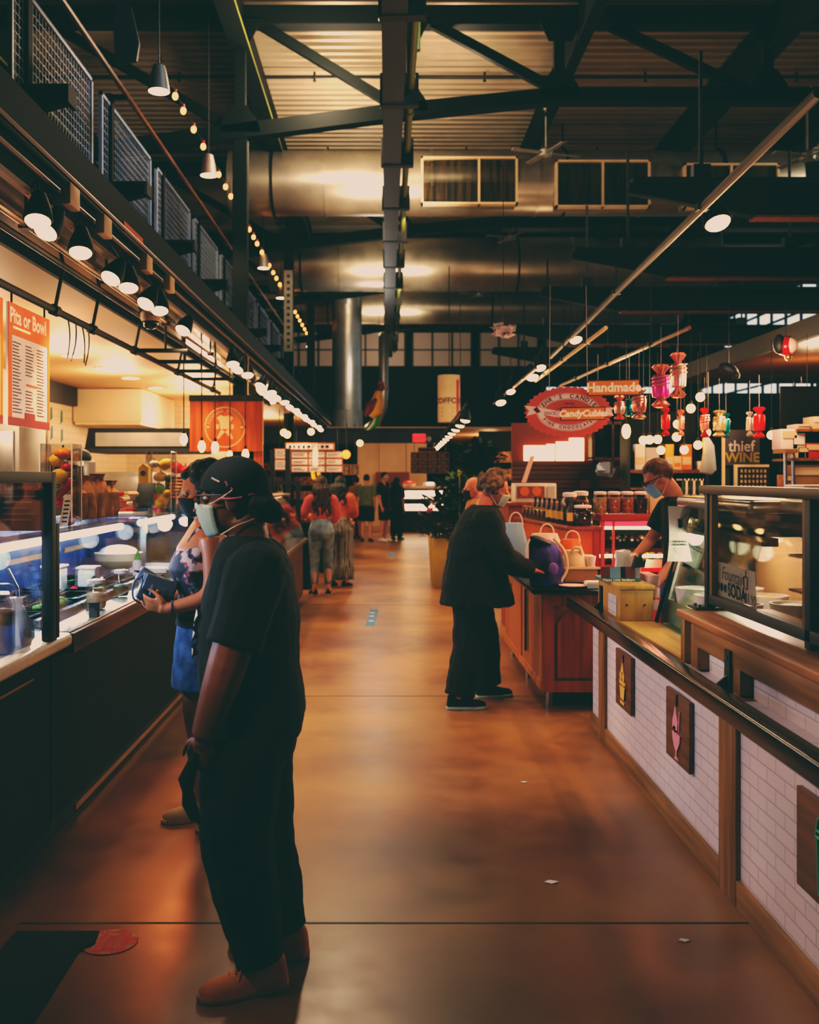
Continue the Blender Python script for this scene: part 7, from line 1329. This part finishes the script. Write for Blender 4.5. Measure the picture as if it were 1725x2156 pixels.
# ------------------------------------------------------------------ floor details
mt_ = MB().prism([(-1.34,2.0),(-1.07,2.0),(-1.065,3.2),(-1.07,3.55),(-1.03,3.6),(-1.04,3.69),(-1.34,3.69)], lambda u,v,w: V((u,v,.0035+w)), .008)  # thin dark sheet added for the sharp-edged dark area on the floor
mat('sheet_black', (12,17,17), .9); solo('dark_floor_sheet', mt_, 'sheet_black', 'flat black sheet on the floor along the left counter base', 'mat')
t = thing('floor_sticker', 'round red distancing sticker on the floor, partly under the dark sheet', 'sticker', (-.99,3.625,0)); c = V((-.985,3.625,.0015)); fr = lambda u,v,w=0: c+V((u,v,w))
obj('disc', MB().prism(circ(0,0,.1,48), fr, .001), 'sticker', t, sm=False); k = MB()
for i in range(48):
    a, b = 2*PI*i/48, 2*PI*(i+1)/48; k.add([fr(.077*math.cos(a),.077*math.sin(a),.0016),fr(.077*math.cos(b),.077*math.sin(b),.0016),fr(.0755*math.cos(b),.0755*math.sin(b),.0016),fr(.0755*math.cos(a),.0755*math.sin(a),.0016)], [(0,1,2,3)])
obj('ring_line', k, 'sticker_ink', t, sm=False); k = etext('x', '6 FEET   6 FEET   6 FEET   6 FEET   6 FEET   6 FEET   ', .088, .088, 180, -180, .018, lambda u,v,w: fr(u,v,.0016)); obj('lettering', k, 'sticker_ink', t, sm=False)
for i, (s, dy) in enumerate((('THANK YOU FOR',-.045),('PRACTICING',-.017),('SOCIAL',.008),('DISTANCING',.033))): text('lettering', s, .017, 'sticker_ink', lambda u,v,q: fr(dy-v, u-.01, .0016), t, bold=.0006)
for x in (-.058,.05): obj('rule_line', MB().box(c.x+x-.0008,c.x+x+.0008,c.y-.05,c.y+.05,c.z+.001,c.z+.0016), 'sticker_ink', t)
for u, v in ((.0,.058),(.012,.05)): obj('footprint', MB().prism([(u+.03*math.cos(2*PI*i/14)-.005,v+.0035*math.sin(2*PI*i/14)) for i in range(14)], lambda a,b,w: fr(a,b,.0016+w), .0004), 'sticker_ink', t, sm=False)
t = thing('floor_marker', 'blue tape rectangle stuck on the aisle floor', 'floor marker', (-.23,12,0)); a, b, c2, d = W(769,1318,11.33), W(789,1318,11.33), W(797,1283,12.76), W(780,1283,12.76); obj('tape_strip', MB().add([(a.x,11.33,.002),(b.x,11.33,.002),(c2.x,12.76,.002),(d.x,12.76,.002)], [(0,1,2,3)]), 'tape', t); k = MB()
for y in (11.7,12.1,12.4): k.box(-.21,-.15,y,y+.05,.0021,.0026)
obj('printed_lines', k, 'paper', t)
solo('floor_marker', MB().add([(.04,21.2,.002),(.17,21.2,.002),(.17,22.4,.002),(.04,22.4,.002)], [(0,1,2,3)]), 'tape', 'second blue tape marker far down the aisle', 'floor marker')
for px, py, s, nm in ((1162,1859,.03,'larger, in the middle of the floor'),(1441,1982,.022,'small, before the tiled counter'),(1104,1648,.02,'small, farther back by the candy cabinet')):
    Y = F*HC/(py-VY); x = (px-VX)*Y/F; solo('paper_scrap', MB().prism([(-s,0),(0,-s*.5),(s,0),(s*.4,s*.5),(-s*.3,s*.7)], lambda u,v,w: V((x+u,Y+v,.001+w+.3*abs(u)*.2)), .003), 'paper', 'torn white paper scrap on the floor, '+nm, 'litter')
t = thing('waste_bin', 'dark bin with red label beyond the woman in striped trousers', 'bin', (-.62,16.6,0)); obj('bin_body', MB().box(-.82,-.6,16.4,16.7,0,.6), 'bin', t, bevel=.02); obj('bin_label', MB().box(-.74,-.67,16.385,16.4,.3,.42), 'red', t); obj('bin_lid', MB().box(-.83,-.59,16.38,16.72,.6,.66), 'black', t, bevel=.01)
# ================================================================== LIGHTS, WORLD, CAMERA
K = 2.0
def spot(x, y, z, tx, ty, tz, e, size=70, col=(1,.72,.42), r=.06, blend=.6):
    l = bpy.data.lights.new('spot', 'SPOT'); l.energy = e*K; l.spot_size = R(size); l.spot_blend = blend; l.color = col; l.shadow_soft_size = r
    o = bpy.data.objects.new('spot_lamp', l); C.objects.link(o); o.location = (x,y,z)
    o.rotation_euler = (V((tx,ty,tz))-V((x,y,z))).to_track_quat('-Z','Y').to_euler()
    return o
def point(x, y, z, e, col=(1,.72,.42), r=.1):
    l = bpy.data.lights.new('point', 'POINT'); l.energy = e*K; l.color = col; l.shadow_soft_size = r
    o = bpy.data.objects.new('point_lamp', l); C.objects.link(o); o.location = (x,y,z); return o
WARM = (1,.75,.46); AMB = (1,.58,.26); COOL = (.75,.86,1)
# left track: lights the left counters and throws warm pools on the floor
for y in (4.6,6.2,8.2,10.5,13,16,20,24): spot(-1.62,y,2.72,-2.3,y+.3,1.0,34,95,WARM)
for y in (5.8,7.6,9.4,12,15,19,23): spot(-1.55,y,2.72,-.45,y+.6,0,46,70,WARM)
# high pendants over the aisle
for y in (10.4,13.3,19.2,22.4,30.0): spot(-2.33,y,5.5,-1.2,y,0,160,80,WARM)
for y, e in ((6.3,230),(8.4,240),(11.0,210),(14.5,210),(18.5,210),(23,210),(29,210)): spot(.45,y,5.8,.05,y-.1,0,e,34,(1,.82,.55),r=.12,blend=.9)
# right tracks
for x, y in ((2.25,5.2),(2.3,7.0),(2.4,9.0),(2.5,12),(2.6,15),(2.7,19)): spot(x,y,3.4,1.8,y+.3,.9,50,64 if y < 8 else 90,WARM)
for x, y in ((2.35,8.0),(2.5,11)): spot(x,y,3.4,.9,y+.2,0,34,70,AMB)
# tiled counter front: washed from the lamps over the left counters
for y in (3.2,4.4,5.6,6.6): spot(-1.5,y,2.7,1.37,y-.05,.46,95,25,(1,.86,.84),r=.1,blend=.7)
# added key and fill spots on the man in front and the woman beside him
spot(-1.55,2.5,2.75,-.5,3.25,.05,24,15,(1,.72,.42),r=.05)
spot(-1.3,3.2,2.72,-.55,3.4,1.45,28,30,(.9,.95,1),r=.1); spot(-1.5,2.2,2.7,-.58,3.35,1.5,46,10,(1,.93,.85),r=.1)
spot(-1.3,2.2,2.0,-.5,3.2,1.05,34,20,(1,.8,.66),r=.2); spot(-1.55,3.9,2.7,-.85,4.75,1.2,26,30,(1,.7,.45),r=.1); spot(.3,2.6,2.6,-.45,3.3,1.1,6,26,(1,.56,.32),r=.1)
# stall interiors
for x, y, z in ((-3.3,8.0,2.6),(-3.3,10.5,2.7),(-3.3,12.5,2.7),(-3.0,15.5,2.5)): point(x,y,z,38,(1,.78,.54),.2)
for y in (5.2,6.6,7.9): spot(-2.0,y,2.6,-1.78,y+.2,1.5,30,60,(1,.85,.65))  # spots added to brighten the fruit boxes on the case
for x, y, z in ((3.6,10.6,2.7),(5.0,12,2.6),(3.0,14,2.6),(2.2,17,2.6),(3.4,20,2.7),(6.5,9.5,2.6),(3.3,8.9,2.55)): point(x,y,z,42,WARM,.2)
for x, y, z in ((2.9,7.6,2.5),(2.9,5.6,2.3)): point(x,y,z,22,(1,.7,.45),.15)
for x, y, z in ((-2.6,14,2.6),(-3,18,2.5),(-2.6,22,2.5),(.8,31,2.6),(-3,31,2.6),(3,30,2.6),(-1,36,3)): point(x,y,z,46,WARM,.2)
# added fill lights for gelato case, pastry cabinet and soda card; candy case last
point(1.95,5.7,1.27,10,(1,.97,.9),.05); point(1.9,5.2,1.27,7,(1,.97,.9),.05); spot(-1.5,4.0,2.7,1.54,4.45,1.25,60,18,(1,.88,.8),r=.1); point(1.75,3.0,1.5,3,(1,.75,.5),.05); point(2.3,4.55,1.45,3,(1,.7,.42),.08); point(1.72,3.9,1.5,2,(1,.75,.5),.05); point(2.2,8.7,1.15,3,(.95,1,.6),.05)
# ridge uplights on the ducts and the deck
for y, yt, e in ((17.1,18.6,150),(23.6,25.3,150),(30.0,31.4,110)): spot(-.35,y,5.8,-.3,yt,7.0,e,100,(1,.86,.6),r=.06,blend=1); spot(.6,y,5.8,.5,yt,7.0,e*.7,90,(1,.86,.6),r=.06,blend=1)
point(-.9,13.2,6.9,170,(1,.84,.62),.2); point(-.8,16.4,7.1,110,(1,.84,.62),.2); point(-.3,25.4,4.6,46,(.85,.95,1),.2); point(1.0,15.0,7.3,34,(1,.84,.62),.2); point(9.0,15.5,7.2,110,(.95,.95,.8),.4)  # cool point added to brighten the wide vertical duct
point(4,25,7.2,60,(.9,.95,1),.4); point(0,36,6.5,120,(1,.9,.75),.4)
# cool spot added to brighten the mesh panels, no window behind it
spot(2.0,8.5,7.6,-3.1,12.5,5.3,300,50,(.55,.75,1),r=.3)
# red neon glow of the candy stall
spot(1.9,7.9,1.9,1.1,6.9,0,16,90,(1,.28,.12),r=.1)
spot(.7,6.6,2.6,1.3,8.0,.5,26,60,(1,.5,.2),r=.1)  # warm spot added to brighten the cherry cabinet
point(1.9,7.3,1.25,6,(1,.35,.3),.1)
# added floating spot that reddens the floor by the left kick
spot(-1.3,6.4,1.3,-1.05,5.1,0,14,60,(1,.3,.1),r=.1)
# case tubes
for y in (3.4,4.5,5.2,5.9,6.7,7.5): point(-1.7,y,1.29,16,(.72,.86,1),.05)

w = bpy.data.worlds.new('World'); bpy.context.scene.world = w; w.use_nodes = True
w.node_tree.nodes['Background'].inputs[0].default_value = (.05,.075,.07,1); w.node_tree.nodes['Background'].inputs[1].default_value = .22

cam = bpy.data.cameras.new('camera'); co = bpy.data.objects.new('camera', cam); C.objects.link(co); bpy.context.scene.camera = co
co.location = (0,0,HC); co.rotation_euler = (PI/2,0,0)
cam.sensor_fit = 'HORIZONTAL'; cam.sensor_width = 36; cam.lens = 36*F/1725
# AUTO/HORIZONTAL fit: shifts are in units of the sensor width
cam.shift_x = (862.5-VX)/1725; cam.shift_y = -(1078-VY)/1725
cam.clip_start = .1; cam.clip_end = 200
cam.dof.use_dof = True; cam.dof.focus_distance = 4.6; cam.dof.aperture_fstop = 4.0
sc = bpy.context.scene
vs = sc.view_settings; vs.view_transform = 'Standard'; vs.look = 'None'; vs.exposure = 0.
sc.display_settings.display_device = 'sRGB'
vs.use_curve_mapping = True
cm = vs.curve_mapping; cm.extend = 'HORIZONTAL'
def setc(c, pts):
    while len(c.points) > 2: c.points.remove(c.points[1])
    c.points[0].location = pts[0]; c.points[-1].location = pts[-1]
    for p in pts[1:-1]: c.points.new(*p)
# matte film grade: lifted teal blacks, creamy highlights (linear light)
setc(cm.curves[0], [(0,.0045),(.03,.017),(.1,.082),(.35,.40),(1,.83)])
setc(cm.curves[1], [(0,.0150),(.03,.0255),(.1,.076),(.35,.33),(1,.68)])
setc(cm.curves[2], [(0,.0135),(.03,.023),(.1,.066),(.35,.275),(1,.57)])
cm.update()
sc.cycles.max_bounces = 6; sc.cycles.diffuse_bounces = 3; sc.cycles.glossy_bounces = 3; sc.cycles.transparent_max_bounces = 14; sc.cycles.transmission_bounces = 4
sc.cycles.sample_clamp_indirect = 4; sc.cycles.caustics_reflective = False; sc.cycles.caustics_refractive = False
sc.cycles.use_denoising = True; sc.cycles.use_adaptive_sampling = True; sc.cycles.adaptive_threshold = .03
